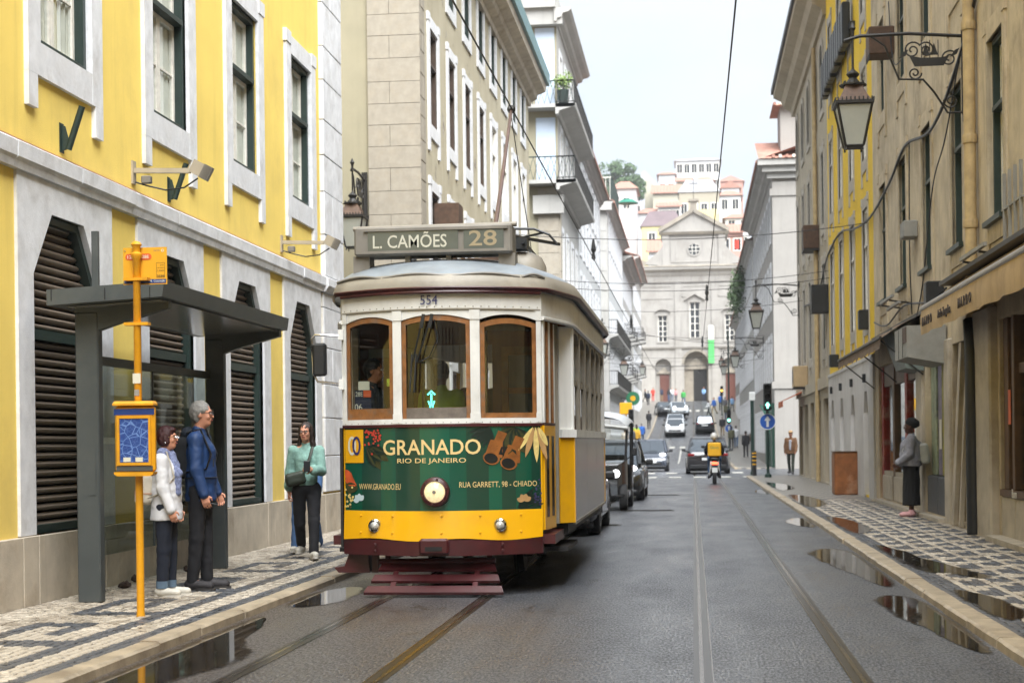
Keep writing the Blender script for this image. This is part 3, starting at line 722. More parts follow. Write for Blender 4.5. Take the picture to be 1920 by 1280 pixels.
# a plain run of houses behind the camera closes the street (it shows only in reflections and as shade)
M_BEIGE = mat('beige_render', '#C4B59A', rough=0.85, var=0.22, scale=1.7, dirt=(0.17, 0.12, 0.075), dirt_amt=0.62, streak=0.9, bump=0.35, bscale=60)
M_CREAM = mat('cream_render', '#979079', rough=0.85, var=0.10, scale=0.8, dirt=(0.45, 0.38, 0.26), dirt_amt=0.25, streak=0.2, bump=0.25, bscale=60)
M_WHITE = mat('white_render', '#BDBEBD', rough=0.85, var=0.08, scale=0.6, dirt=(0.45, 0.43, 0.40), dirt_amt=0.30, streak=0.35, bump=0.2, bscale=50)
M_GREYW = mat('grey_white_stone', '#A8A6A1', rough=0.8, var=0.12, scale=0.8, dirt=(0.28, 0.26, 0.23), dirt_amt=0.35, streak=0.4, bump=0.2, bscale=40)
for nm, x, y, rz, W, lab in (('street_house', WL, -38, LZ, 27.5, 'plain cream house on the left behind the viewpoint'), ('street_house', WR, -12, RZ, 26, 'plain beige house on the right behind the viewpoint'), ('street_house', 9, -42, R(180), 18, 'plain cream house closing the street behind the viewpoint')):
    hb = house(nm, lab, x, y, rz)
    ops = [(c - .6, c + .6, z, z + 2.1) for c in np.arange(2, W - 1.5, 3.0) for z in (0.9, 4.6, 8.4, 11.8)]
    facade(hb, W, 15.2, ops, M_CREAM if x < 0 else M_BEIGE)
    for a, b, c, d in ops:
        g = MB().box(a, b, 0.2, 0.23, c, d).build('window', M_DGLASS, hb)
# ================================================================ peeling cream house beyond the side street
def peel():
    w = N('peeling_cream_render'); n = w.noise(1.6, 9, 0.72, stretch=(1, 1, 0.6)); b = w.noise(0.8, 4, 0.5)
    base = w.mix(w.ramp(b, 0.3, 0.7), (0.38, 0.335, 0.235), (0.47, 0.425, 0.31))
    msk = w.ramp(n, 0.585, 0.61); m2 = w.ramp(w.noise(5, 6, 0.7), 0.4, 0.62, (0.10, 0.07, 0.045, 1), (0.48, 0.45, 0.39, 1))
    st = w.ramp(w.noise(1, 6, 0.65, stretch=(4, 4, 0.3)), 0.5, 0.8)
    base = w.mix(w.math('MULTIPLY', st, 0.35), base, (0.22, 0.15, 0.08))
    w.col(w.mix(msk, base, m2)); w.rough(0.85); w.bump(w.math('SUBTRACT', w.noise(50, 3), w.math('MULTIPLY', msk, 1.2)), 0.5, 0.02); return w.m
M_PEEL = peel()
Y2 = 33.85
h2 = house('peeling_house', 'peeling cream corner house with rough stone quoins and brown windows', WL, Y2, LZ)
W2 = 23.6; ops = []; wl = []
for k in range(8):
    c = 2.05 + 2.78 * k
    for z, hh, ar in ((0.6, 2.6, 0), (4.95, 2.15, 0), (8.6, 2.15, 0), (12.0, 1.9, 0.35)):
        ops.append((c - 0.55, c + 0.55, z, z + hh)); wl.append((c, z, hh, ar, k))
facade(h2, W2, 14.2, ops, M_PEEL, D=12)
for c, z, hh, ar, k in wl:
    wht = (k >= 4 and z < 11) or z > 11
    window(h2, c, z, 1.10, hh, M_BSASH if not wht else (M_DGREEN if z > 11 else M_WSASH), M_BSASH if not wht else M_WSASH, st=0.24, rows=(2, 1), split=0.64 if not ar else None, arch=ar, rec=0.10, ears=0.32, drop=not ar)
mould(h2, 'eave', -0.3, W2 + 0.2, [(-.05, 13.6), (.08, 13.6), (.1, 13.75), (.3, 13.85), (.34, 14.0), (.62, 14.1), (.66, 14.3), (-.05, 14.32)], M_STONE_R)
g = mould(h2, 'gutter', -0.4, W2 + 0.3, [(.60, 14.33), (.76, 14.33), (.78, 14.75), (.60, 14.75)], M_ZINC)
tiles(h2, -0.3, W2 + .2, 14.75, 0.7, pitch=0.4)
M_QUO = mat('tan_quoin_stone', '#9b9385', rough=0.85, var=0.14, scale=7, dirt=(0.34, 0.28, 0.2), dirt_amt=0.35, bump=0.6, bscale=60)
quoins(h2, 0.0, 0.62, 0.2, 13.6, 0.47, M_QUO, 0.06, seed=11)
mould(h2, 'string_course', 0, W2, [(-.02, 4.0), (.09, 4.0), (.12, 4.2), (-.02, 4.25)], M_QUO)
# the flank of the same house faces the camera across the side street
fl = MB(); fl.add([(-0.004, 0, -0.3), (-0.004, 16, -0.3), (-0.004, 16, 14.2), (-0.004, 0, 14.2)], [(0, 1, 2, 3)]); fl.build('flank_wall', M_CREAM, h2)
rr = random.Random(2); z = 0.2; i = 0
while z < 14.0:
    hh = 0.47 * rr.uniform(.92, 1.08); cuts = [0.0, 1.08] if i % 2 else [0.0, rr.choice((.45, .6)), 1.08]
    for a, b in zip(cuts, cuts[1:]): MB().box(-0.062 - rr.uniform(0, .008), 0.0, a + (.004 if a else -0.06), b - .004, z + .005, z + hh - .005).build('quoin_stone', M_QUO, h2)
    z += hh; i += 1
MB().box(-0.05, 0, 1.75, 2.1, 7.6, 14.2).build('flank_pilaster', M_STONE, h2)
MB().box(-0.03, 0, 1.1, 9, 6.05, 6.09).build('wall_joint', M_QUO, h2)
tag(MB().box(1.75, 2.45, -0.6, -0.05, 6.25, 6.85).build('vent_hood', M_RUST, h2), 'rusty brown metal vent hood')
# ================================================================ tall grey house with wrap-round balconies (left, beyond the crossing)
M_PANEL = mat('pale_blue_panel', '#B9C6D6', rough=0.5, var=0.05)
def railing(par, x0, x1, z, out, m=None, h=1.0, step=0.14, name='railing', y1=None):
    mb = MB(); m = m or M_IRONB
    mb.bar((x0, -out, z + h), (x1, -out, z + h), 0.05); mb.bar((x0, -out, z + 0.08), (x1, -out, z + 0.08), 0.035)
    n = max(2, int((x1 - x0) / step))
    for i in range(n + 1):
        x = lerp(x0, x1, i / n); mb.bar((x, -out, z + 0.05), (x, -out, z + h), 0.018)
    if y1 is not None:
        for xx in (x0, x1):
            mb.bar((xx, -out, z + h), (xx, y1, z + h), 0.05); mb.bar((xx, -out, z + 0.08), (xx, y1, z + 0.08), 0.035)
            k = max(1, int((out + y1) / step))
            for i in range(k): yy = lerp(-out, y1, (i + .5) / k); mb.bar((xx, yy, z + .05), (xx, yy, z + h), 0.018)
    return mb.build(name, m, par)
def balcony(par, x0, x1, z, out=0.8, m=None, h=1.0, flank=0.0, slab=None):
    s_ = mould(par, 'balcony_slab', x0, x1, [(-.02, z - .45), (.1, z - .45), (.16, z - .3), (out - .15, z - .16), (out, z - .14), (out + .03, z), (-.02, z)], slab or M_GREYW)
    railing(par, x0 + .05, x1 - .05, z, out - 0.05, m, h, y1=0.0)
    return s_
Y3 = 70.3
h3 = house('balcony_house', 'tall grey and cream house with two long iron balconies', WL, Y3, LZ)
ops = []; wl = []
for k in range(4):
    c = 1.9 + 2.9 * k
    for z in (0.7, 4.8, 8.6, 13.1, 16.5): ops.append((c - .55, c + .55, z, z + 2.3)); wl.append((c, z))
facade(h3, 12.2, 20.3, ops, M_GREYW, D=12)
for c, z in wl: window(h3, c, z, 1.1, 2.3, M_WSASH, M_WSASH, st=0.22, rows=(3,), rec=0.1, drop=False)
for z in (12.9, 16.2): balcony(h3, -0.85, 12.3, z, 0.85)
mould(h3, 'eave', -0.6, 12.4, EAVE(20.4, 0.7), M_GREYW)
quoins(h3, 0, 0.75, 0.2, 12.3, 0.9, M_QUO, 0.08, seed=21)
fw = MB().add([(-.004, 0, 0), (-.004, 12, 0), (-.004, 12, 20.3), (-.004, 0, 20.3)], [(0, 1, 2, 3)]).build('flank_wall', M_CREAM, h3)
for z0_, z1_ in ((12.95, 15.75), (16.25, 19.7)):
    MB().box(-0.06, -0.005, 0.1, 0.95, z0_, z1_).build('flank_panel', M_PANEL, h3)
for z in (12.9, 16.2):   # balconies turn the corner
    MB().box(-0.85, 0, -0.85, 6, z - 0.16, z).build('balcony_slab', M_GREYW, h3)
    mb = MB(); mb.bar((-.8, -.8, z + 1), (-.8, 6, z + 1), .05)
    for i in range(26): yy = -.8 + i * .26; mb.bar((-.8, yy, z), (-.8, yy + .26, z + 1), .02); mb.bar((-.8, yy + .26, z), (-.8, yy, z + 1), .02)
    mb.build('lattice_railing', M_DGREEN, h3)
MB().box(-0.5, 0, -.3, 9, 19.75, 20.45).build('roof_edge', M_GREYW, h3)
quoins_f = [MB().box(-0.09, 0, 0.0 if i % 2 else 0.0, 0.9, .3 + i * .95, .3 + i * .95 + .93).build('quoin_stone', M_QUO, h3) for i in range(13)]
MB().box(-0.35, 0, -.25, 1.1, 11.5, 12.3).build('corner_capital', M_GREYW, h3)
MB().box(-.7, 11.5, -.02, 3, 20.45, 21.3).build('parapet', M_GREYW, h3)
# ================================================================ white houses with red eaves further up the left side
def simple_house(name, label, x, y, rz, W, H, m, rows, sp=2.7, w=1.0, h=2.0, first=1.5, eave=0.5, tile=True, casing=None, sash=None, z=0.0, D=10, flank=None, bal=(), arch=0, tilem=None, ground=None):
    hb = house(name, label, x, y, rz, z); ops = []; wl = []
    n = int((W - 2 * first) / sp + 1.01)
    for k in range(n):
        c = first + sp * k
        for zz in rows: ops.append((c - w / 2, c + w / 2, zz, zz + h)); wl.append((c, zz))
    facade(hb, W, H, ops, m, z0=-2.5, D=D)
    for c, zz in wl: window(hb, c, zz, w, h, casing or M_DGREEN, sash or M_WSASH, st=0.2, rows=(3,), rec=0.1, drop=False, arch=arch)
    mould(hb, 'eave', -eave * .6, W + eave * .6, EAVE(H + .1, eave), M_GREYW)
    if tile: tiles(hb, -eave * .6, W + eave * .6, H + .16, eave + .05, pitch=0.5, m=tilem)
    for zz in bal: balcony(hb, 0.3, W - 0.3, zz, 0.7)
    if flank: MB().add([(-.004 if flank[0] == 0 else W + .004, 0, -2), (-.004 if flank[0] == 0 else W + .004, D, -2), (-.004 if flank[0] == 0 else W + .004, D, H), (-.004 if flank[0] == 0 else W + .004, 0, H)], [(0, 1, 2, 3)]).build('flank_wall', flank[1], hb)
    return hb
h4 = simple_house('white_house', 'white house with red tile eave next to the balcony house', WL, 82.6, LZ, 20.2, 17.0, M_WHITE, (0.8, 4.6, 8.2, 11.4, 14.2))
dm = MB().box(5, 8.5, 1.0, 5, 17.4, 20.2).build('dormer', M_WHITE, h4); tiles(h4, 4.7, 8.8, 20.2, -0.6, run=5, rise=0.9, name='dormer_roof')
MB().box(14, 16.5, 1.0, 4, 17.4, 19.4).build('dormer', M_WHITE, h4); tiles(h4, 13.7, 16.8, 19.4, -0.7, run=4, rise=0.7, name='dormer_roof')
h5 = simple_house('corner_house', 'white corner house with stone pilaster, roof terrace and green railing', WL - .1, 112.3, LZ, 26, 17.6, M_WHITE, (1.6, 5.2, 8.8, 12.2, 14.9), z=gz(112), flank=(0, M_GREYW), bal=(4.9, 8.5))
quoins(h5, 0, 1.1, 0, 17, 1.5, M_GREYW, 0.07, seed=8)
for i in range(12): MB().box(-0.08, 0, 0, 1.3, .3 + i * 1.4, 1.67 + i * 1.4).build('quoin_stone', M_GREYW, h5)
MB().box(-0.5, 0, -.4, 9, 17.1, 17.7).build('flank_cornice', M_GREYW, h5)
mb = MB()
for i in range(20): mb.bar((-.3, -.3 + i * .3, 17.8), (-.3, -.3 + i * .3, 19.4), .03)
mb.bar((-.3, -.4, 19.4), (-.3, 5.8, 19.4), .05); mb.build('terrace_railing', M_WSASH, h5)
railing(h5, -.3, 12, 17.8, .35, M_DGREEN, h=2.0, step=.3, name='green_terrace_railing')
h6 = simple_house('stone_house', 'weathered stone house with bracketed cornice and small balconies, up the left side', WL - .2, 138.6, LZ, 22, 15.5, M_GREYW, (1.8, 5.6, 9.2, 12.4), z=gz(138), eave=0.9, bal=())
for c in (3.5, 9, 14.5):
    for zz in (5.4, 9.0): balcony(h6, c - 1.0, c + 1.0, zz, 0.8)
h7 = simple_house('grey_house', 'narrow grey stone house with heavy iron balconies beside the church', WL - .1, 161, LZ, 26, 16.5, M_GREYW, (1.5, 5.2, 8.8, 12.2), z=gz(161), eave=0.7)
for c in (2.5, 9):
    for zz in (5.0, 8.6): balcony(h7, c - 1.3, c + 1.3, zz, 1.0)
# ================================================================ beige house on the right with old shopfronts
def pipe(par, name, path, r, m, n=10): return MB().tube(path, r, n).build(name, m, par, smooth=True)
YE = 36.4
def ry(y): return YE - y
M_BRN = mat('brown_shop_wood', '#5f4630', rough=0.55, var=0.3, scale=5, dirt=(0.05, 0.04, 0.03), dirt_amt=0.4)
M_RED = mat('peeling_red_paint', '#8f2a22', rough=0.55, var=0.3, scale=6, dirt=(0.55, 0.45, 0.36), dirt_amt=0.55)
M_TAN = mat('tan_shop_stone', '#B5AB9A', rough=0.7, var=0.2, scale=3, dirt=(0.2, 0.15, 0.1), dirt_amt=0.45, bump=0.3, bscale=40)
M_GREYP = mat('grey_sign_metal', '#8b8a84', rough=0.55, var=0.2, scale=4, dirt=(0.25, 0.2, 0.16), dirt_amt=0.4)
M_OCHREP = mat('ochre_pipe_paint', '#B7A075', rough=0.55, var=0.2, scale=6, dirt=(0.25, 0.18, 0.1), dirt_amt=0.4)
M_BLKP = mat('black_pipe_paint', '#1d1f21', rough=0.45, var=0.2)
r1 = house('beige_house', 'weathered beige house on the right with green windows above old shopfronts', WR, YE, RZ)
ops = []; wl = []
for k in range(6):
    c = ry(34.5 - 3.17 * k)
    for z, hh in ((4.35, 2.45), (8.30, 1.95), (11.6, 1.9)): ops.append((c - .55, c + .55, z, z + hh)); wl.append((c, z, hh))
SH = [(ry(35.7), ry(29.6), 0.15, 3.0), (ry(28.7), ry(26.3), 0.15, 2.95), (ry(25.7), ry(23.5), 0.12, 2.9), (ry(21.8), ry(12.0), 0.12, 3.0)]
facade(r1, YE + 12, 15.2, ops + SH, M_BEIGE, D=10, depth=0.5)
for c, z, hh in wl: window(r1, c, z, 1.10, hh, M_DGREEN, M_WSASH, st=0.2, sm=M_BEIGE, rows=(2, 1), split=0.62, near=z < 5, rec=0.14, ears=0.3, proud=0.03, curtain=z < 5)
for c, z, hh in wl:
    if z < 5: MB().box(c - .62, c + .62, -.10, .02, z - .07, z).build('window_sill', M_DGREEN, r1)
mould(r1, 'eave', -.3, YE + 12, EAVE(15.6, 0.8), M_STONE_R)
pp = pipe(r1, 'drainpipe', [(ry(23.25), -.11, 14.8), (ry(23.25), -.11, 3.1)], .085, M_OCHREP)
for z in (4.4, 5.6, 7.2, 8.9, 10.6): MB().lathe([(.1, z), (.104, z + .03), (.104, z + .09), (.1, z + .12)], 12, (ry(23.25), -.11, 0)).build('pipe_collar', M_OCHREP, pp)
pipe(r1, 'cast_iron_pipe', [(ry(23.25), -.13, 3.1), (ry(23.1), -.14, 2.6), (ry(23.05), -.14, 0.08)], .105, M_BLKP)
# shop with the tattered awning (farthest bay)
def shop_bay(par, a, b, z0, z1, posts, pm, plinth=0.75, pmt=None, split=None):
    MB().box(a, b, .46, .48, z0, z1).build('shop_interior', M_DARK, par)
    x = a
    for i, w_ in enumerate(posts):
        MB().bbox(x, x + w_, .05, .2, z0, z1 - .01, .01).build('shop_post', pm[i % len(pm)], par); x += (b - a - posts[-1]) / (len(posts) - 1)
    MB().box(a, b, .06, .24, plinth - .08, plinth).build('shop_sill', M_TAN, par)
    n = len(posts) - 1
    for i in range(n):
        u = lerp(a, b - posts[-1], i / n); v = lerp(a, b - posts[-1], (i + 1) / n)
        MB().bbox(u + posts[i] + .01, v - .01, .02, .2, z0, plinth - .085, .02).build('stall_riser', pmt or M_TAN, par)
        MB().box(u + posts[i], v, .12, .128, plinth, z1 - .45).build('shop_pane', M_GLASS, par)
        MB().box(u + posts[i], v, .08, .16, z1 - .45, z1).build('shop_fascia', M_BRN, par)
a, b, z0, z1 = SH[0]; shop_bay(r1, a, b, z0, z1, [.3, .28, .3, .3], [M_RED, M_BRN, M_RED, M_TAN])
MB().box(a + 2.2, a + 3.6, .3, .32, .9, 2.2).build('paper_poster', M_WSASH, r1); MB().box(a + .6, a + 1.7, .32, .33, 1.0, 1.9).build('paper_poster', M_GREYP, r1)
a, b, z0, z1 = SH[1]
M_GRAF = [mat('graffiti_yellow', '#9c9433', rough=0.6, var=0.35, scale=5, dirt=(0.12, 0.12, 0.13), dirt_amt=0.5), mat('graffiti_green', '#9aa58a', rough=0.6, var=0.35, scale=6, dirt=(0.07, 0.08, 0.12), dirt_amt=0.7), mat('graffiti_purple', '#877f92', rough=0.6, var=0.35, scale=6, dirt=(0.1, 0.07, 0.16), dirt_amt=0.6)]
for i in range(4): MB().bbox(lerp(a, b, i / 4) + .01, lerp(a, b, (i + 1) / 4) - .01, .1 + .03 * (i % 2), .2, .8, z1, .01).build('painted_door_board', M_GRAF[(i + 1) % 3], r1)
for i in range(2): MB().bbox(lerp(a, b, i / 2) + .01, lerp(a, b, (i + 1) / 2) - .01, .02, .2, .14, .79, .02).build('stall_riser', mat('dark_slate_riser', '#4b4d50', rough=0.5, var=0.25), r1)
MB().box(a + 1.0, a + 1.25, .085, .09, 1.25, 1.75).build('paper_notice', M_WSASH, r1)
a, b, z0, z1 = SH[2]
MB().box(a, b, .46, .48, z0, z1).build('doorway', M_DARK, r1)
mb = MB(); mb.bar((a + .2, -.03, .1), (a + .55, .06, 2.9), .22, .06); mb.build('leaning_board', M_TAN, r1)
mb = MB(); mb.bar((a + .95, -.05, .1), (a + 1.25, .05, 2.9), .12, .06); mb.build('leaning_board', M_TAN, r1)
MB().box(a + .5, a + 1.0, .1, .16, .15, 2.0).build('door_leaf', M_TAN, r1); MB().box(a + .5, a + 1.0, .08, .1, 1.45, 2.0).build('door_panel', M_RUST, r1)
mb = MB()
for i in range(14): mb.bar((a + 1.25 + i * .07, .06, 1.35), (a + 1.25 + i * .07, .06, 2.85), .012)
for i in range(20): mb.bar((a + 1.2, .06, 1.35 + i * .075), (b - .05, .06, 1.35 + i * .075), .01)
mb.build('door_grille', M_IRONB, r1); MB().box(a + 1.2, b - .02, .02, .1, 1.2, 1.35).build('grille_rail', M_TAN, r1)
MB().bbox(ry(23.4), ry(21.95), -.12, .03, -.05, 3.2, .03).build('shop_pilaster', M_TAN, r1)
MB().bbox(ry(26.25), ry(25.75), -.06, .03, -.05, 3.0, .02).build('shop_pilaster', M_TAN, r1); MB().bbox(ry(29.55), ry(28.8), -.05, .03, -.05, 3.0, .02).build('shop_pilaster', M_TAN, r1)
a, b, z0, z1 = SH[3]
MB().box(a, b, .47, .48, z0, z1).build('shop_interior', M_DARK, r1)
for i, x in enumerate((a + .02, a + .55, a + 1.5, a + 2.6, a + 4.2)): MB().bbox(x, x + (.16 if i else .3), .04, .2, .75, z1, .01).build('shop_post', M_BRN, r1)
MB().box(a, b, .1, .18, 2.25, 2.38).build('shop_transom', M_BRN, r1)
for i in range(5): MB().bbox(a + .02 + i * .9, a + .9 + i * .9, .0, .2, .1, .66, .015).build('stall_riser', M_TAN, r1)
MB().box(a, b, -.02, .22, .665, .75).build('shop_sill', M_BRN, r1)
MB().box(a + .3, a + 4.6, .12, .128, .76, 2.24).build('shop_pane', M_GLASS, r1); MB().box(a + .3, a + 4.6, .12, .128, 2.39, 2.98).build('shop_pane', M_GLASS, r1)
MB().box(a + .36, a + .52, .03, .035, 1.6, 2.05).build('orange_sticker', mat('orange_print', '#d8622c', rough=0.5), r1)
text('Bom', 0.17, M_WSASH, r1, (a + 0.98, -.026, .71), align='CENTER')
MB().box(a, b, -.22, .0, -.05, .14).build('door_step', M_TAN, r1)
MB().box(ry(35.7), ry(26.3), -.16, .0, -.05, .135).build('door_step', M_TAN, r1)
# sign boxes, meters, brackets on the wall
sg = thing('sign_box', 'grey bent metal sign box with a patch of bare rust, beside the awning', 'sign box', (WR - .02, 26.9, 2.62))
MB().prism([(0, 0), (-.62, .12), (-.62, .62), (0, .62)], -0.75, 0.75, 'y').build('casing', M_GREYP, sg); MB().box(-.63, -.622, -.75, -.3, .35, .6).build('rust_patch', M_RUST, sg)
for yy in (-.25, .25): MB().box(-.626, -.621, yy - .006, yy + .006, .13, .61).build('seam', M_DARK, sg)
sg = thing('sign_box', 'dull grey-green wedge shaped sign box beneath the torn awning', 'sign box', (WR - .02, 29.4, 2.62))
MB().prism([(0, 0), (-.3, .05), (-.55, .75), (0, .75)], -0.7, 0.7, 'y').build('casing', mat('grey_green_metal', '#76807c', rough=0.5, var=0.25, scale=3), sg); MB().box(-.56, -.545, -.7, .7, .70, .76).build('rim', M_IRONB, sg)
# near awning with printed valance
M_CANV = mat('beige_awning_canvas', '#B69D78', rough=0.85, var=0.15, scale=2, dirt=(0.2, 0.14, 0.08), dirt_amt=0.35, streak=0.4)
M_INK = mat('faded_black_print', '#3a3028', rough=0.8)
aw = thing('shop_awning', 'beige canvas awning with faded lettering on its valance', 'awning', (WR, 24.6, 2.95))
mb = MB(); rows_ = []
for i in range(25):
    y = -i * .38; wv = .02 * math.sin(i * 1.7)
    rows_.append([(-.62, y, .40 + .01 * math.sin(i)), (-.64 + wv * .4, y, .25), (-.63 + wv, y, .03 + .012 * math.sin(i * 2.3))])
mb.loft(rows_, False, False, False); val = mb.build('valance', M_CANV, aw, smooth=True)
MB().tube([(-.60, .05, .43), (-.60, -9.2, .43)], .045, 10).build('front_bar', mat('bare_aluminium', '#9d9588', rough=0.35, metal=0.8), aw, smooth=True)
MB().tube([(-.14, .02, .66), (-.14, -9.2, .66)], .10, 12).build('canvas_roll', M_CANV, aw, smooth=True)
MB().box(-.34, 0.0, -9.2, .12, .77, .83).build('hood', M_IRONB, aw)
for y in (-.1, -4, -8): MB().bar((-.02, y, .62), (-.58, y, .42), .03).build('folding_arm', M_IRONB, aw)
mb = MB(); mb.loft([[(-.14, y, .57), (-.58, y, .44)] for y in (0, -4.5, -9.2)], False, False, False); mb.build('canvas', M_CANV, aw)
for t, y, s_, sp in (('N A R D O', -.75, .19, 1.1), ('Acide Zangolias', -2.35, .17, 1.0), ('N A R D O', -4.0, .19, 1.1)):
    o = text(t, s_, M_INK, val, (-.652, y, .20), rot=(R(90), 0, R(-90)), space=sp, depth=.006)
# torn brown awning over the far shop
M_TORN = mat('torn_brown_canvas', '#6f5b46', rough=0.9, var=0.3, scale=3, dirt=(0.12, 0.1, 0.08), dirt_amt=0.5)
aw2 = thing('torn_awning', 'torn dark brown awning sagging over the boarded shop', 'awning', (WR, 36.6, 2.9))
mb = MB(); rows_ = []
for i in range(30):
    y = -i * .28; k = noise.noise((i * .5, 3, 0)); k2 = noise.noise((i * .9, 8, 0))
    rows_.append([(-.02, y, .72), (-.40, y, .55 + k * .05), (-.78, y, .30 + k * .06), (-.80 + k2 * .03, y, .10 + k2 * .10)])
mb.loft(rows_, False, False, False); mb.build('canvas', M_TORN, aw2)
MB().bar((-.79, 0, .30), (-.79, -8.2, .30), .04).build('front_bar', M_IRONB, aw2)
for y in (-.3, -4.2, -7.9): MB().bar((-.03, y, -.35), (-.78, y, .28), .025).build('strut', M_IRONB, aw2)
MB().box(-.05, 0, -8.2, 0, .70, .78).build('wall_batten', M_IRONB, aw2)
# wall clutter on the beige house
def cable(name, label, pts, r=.012, m=None, n=5):
    P = [Vector(p) for p in pts]; out = []
    for i in range(len(P) - 1):
        p0, p1, p2, p3 = P[max(0, i - 1)], P[i], P[i + 1], P[min(len(P) - 1, i + 2)]
        for k in range(8):
            t = k / 8; out.append(0.5 * ((2 * p1) + (p2 - p0) * t + (2 * p0 - 5 * p1 + 4 * p2 - p3) * t * t + (3 * p1 - p0 - 3 * p2 + p3) * t ** 3))
    out.append(P[-1]); return tag(MB().tube(out, r, n).build(name, m or M_BLKP), label, 'cable')
WX = WR - .05
cable('wall_cable', 'thick black cable bundle sagging across the beige and yellow facades', [(WX, 17.5, 9.4), (WX, 21.5, 8.2), (WX, 24.2, 7.15), (WX - .02, 27, 6.55), (WX, 30.5, 6.9), (WX, 33, 6.6), (WX, 36.5, 6.4), (WX, 40, 6.6), (WX, 44, 7.0), (WX, 48.2, 6.8), (WX, 52, 6.0), (WX, 58, 6.2)], .028)
cable('wall_cable', 'thin black wire looping beside the drainpipe', [(WX, 24.4, 7.1), (WX - .05, 25.5, 6.1), (WX, 27.2, 5.6), (WX, 28.4, 4.2), (WX, 29.3, 3.6)], .012)
cable('wall_cable', 'thin black wire dropping between the green windows', [(WX, 30.0, 6.9), (WX, 30.1, 5.6), (WX - .04, 29.8, 4.6), (WX, 29.9, 3.7)], .012)
cable('wall_cable', 'slack wire hanging beside the upper windows', [(WX, 32.8, 10.2), (WX - .06, 31.6, 8.7), (WX, 30.2, 8.6)], .012)
cable('wall_cable', 'cable run above the torn awning', [(WX, 36, 4.0), (WX - .04, 33.4, 3.75), (WX, 31, 3.95), (WX, 27.8, 3.75), (WX, 25.9, 3.8)], .018)
def meter(name, label, y, z, s_=(.28, .34, .42), m=None, x=None, cat='junction box'):
    t = thing(name, label, cat, ((x or WR), y, z)); sx, sy, sz = s_
    MB().bbox(-sx, -.0, -sy / 2, sy / 2, 0, sz, .015).build('casing', m or M_BLKP, t); MB().box(-sx - .006, -sx + .002, -sy / 2 + .03, sy / 2 - .03, .03, sz - .03).build('cover', m or M_BLKP, t)
    return t
meter('junction_box', 'black junction box between the beige house windows and the awning', 26.6, 3.55)
meter('junction_box', 'pale grey junction box under a green window', 29.6, 5.05, (.25, .5, .3), M_GREYP)
meter('loudspeaker_box', 'black box hung on the yellow facade near its corner', 37.5, 3.95, (.24, .3, .45))
meter('loudspeaker_box', 'black loudspeaker box high between yellow and beige facades', 48.6, 5.2, (.5, .5, .85))
meter('lamp_box', 'small dark floodlight box on the white ground floor band', 45.4, 3.45, (.25, .35, .35))
for y, z, lab in ((21.6, 3.75, 'steel sign bracket of two rails above the near awning'), (31.0, 3.95, 'old steel sign bracket above the torn awning')):
    t = thing('sign_bracket', lab, 'bracket', (WR, y, z))
    for k in (0, .12): MB().bar((-.25 - k, .9, k), (-.25 - k, -.9, k), .05).build('rail', M_GREYP, t)
    for yy in (-.6, .6): MB().bar((0, yy, 0), (-.4, yy, .06), .03).build('arm', M_IRONB, t)
t = thing('wall_box', 'rusty brown extractor box high on the beige house', 'vent box', (WR, 32.6, 9.05)); MB().bbox(-.5, 0, -.3, .3, 0, .55, .02).build('casing', M_RUST, t)
mb = MB(); [mb.bar((-.49, -.27 + i * .066, .02), (-.49, -.27 + i * .066, -.08), .02) for i in range(9)]; mb.build('vent_fins', M_IRONB, t)
t = thing('trellis', 'iron trellis bars fixed under an upper window of the beige house', 'trellis', (WR - .06, 20.5, 3.9))
for i in range(4): MB().bar((0, i * .35 - .5, 0), (0, i * .35 - .5, .9), .04).build('bar', M_GREYP, t)
MB().bar((0, -.6, .45), (0, .7, .45), .03).build('cross_bar', M_GREYP, t)
t = thing('rust_cabinet', 'rusty orange-brown cabinet standing on the right pavement', 'cabinet', (WR - .32, 40.4, .07))
M_CAB = mat('rust_streaked_steel', '#8a5328', rough=0.6, var=0.4, scale=4, dirt=(0.5, 0.42, 0.32), dirt_amt=0.35, streak=0.5)
MB().bbox(-.28, .28, -.42, .42, 0, 1.05, .02).build('body', M_CAB, t); MB().box(-.29, -.282, -.38, .38, .05, 1.0).build('door', M_CAB, t); MB().box(-.3, .3, -.44, .44, 1.05, 1.07).build('lid', M_BRN, t)
# ================================================================ yellow house on the right
M_YEL2 = mat('lemon_render', '#E6C029', rough=0.85, var=0.08, scale=0.8, dirt=(0.45, 0.36, 0.13), dirt_amt=0.25, streak=0.15, bump=0.25, bscale=70)
Y2E = 48.2; W = Y2E - 36.4
r2 = house('lemon_house', 'lemon yellow house with grey stone surrounds over a white ground floor', WR, Y2E, RZ)
M_GST = mat('grey_window_stone', '#AFA89C', rough=0.8, var=0.15, scale=6)
cs_ = [Y2E - y for y in (38.0, 41.05, 44.05, 46.9)]; ops = []; wl = []
for c in cs_:
    for z, hh in ((4.15, 2.65), (7.95, 2.1), (11.4, 2.0)): ops.append((c - .52, c + .52, z, z + hh)); wl.append((c, z, hh))
    ops.append((c - .55, c + .55, .12, 2.55))
facade(r2, W, 15.4, ops, M_YEL2)
for c, z, hh in wl: window(r2, c, z, 1.04, hh, M_WSASH, M_WSASH, st=0.15, proud=.025, sm=M_GST, rows=(2, 1), split=0.68, rec=0.12, ears=.3)
M_WBASE = mat('white_base_stone', '#C6C4C2', rough=0.8, var=0.1, scale=2, dirt=(0.35, 0.3, 0.26), dirt_amt=0.3, streak=0.3)
xs = [0] + [v for c in sorted(cs_) for v in (c - .55, c + .55)] + [W]
for i in range(0, len(xs), 2): MB().box(xs[i], xs[i + 1], -.05, .02, -.1, 3.25).build('base_pier', M_WBASE, r2)
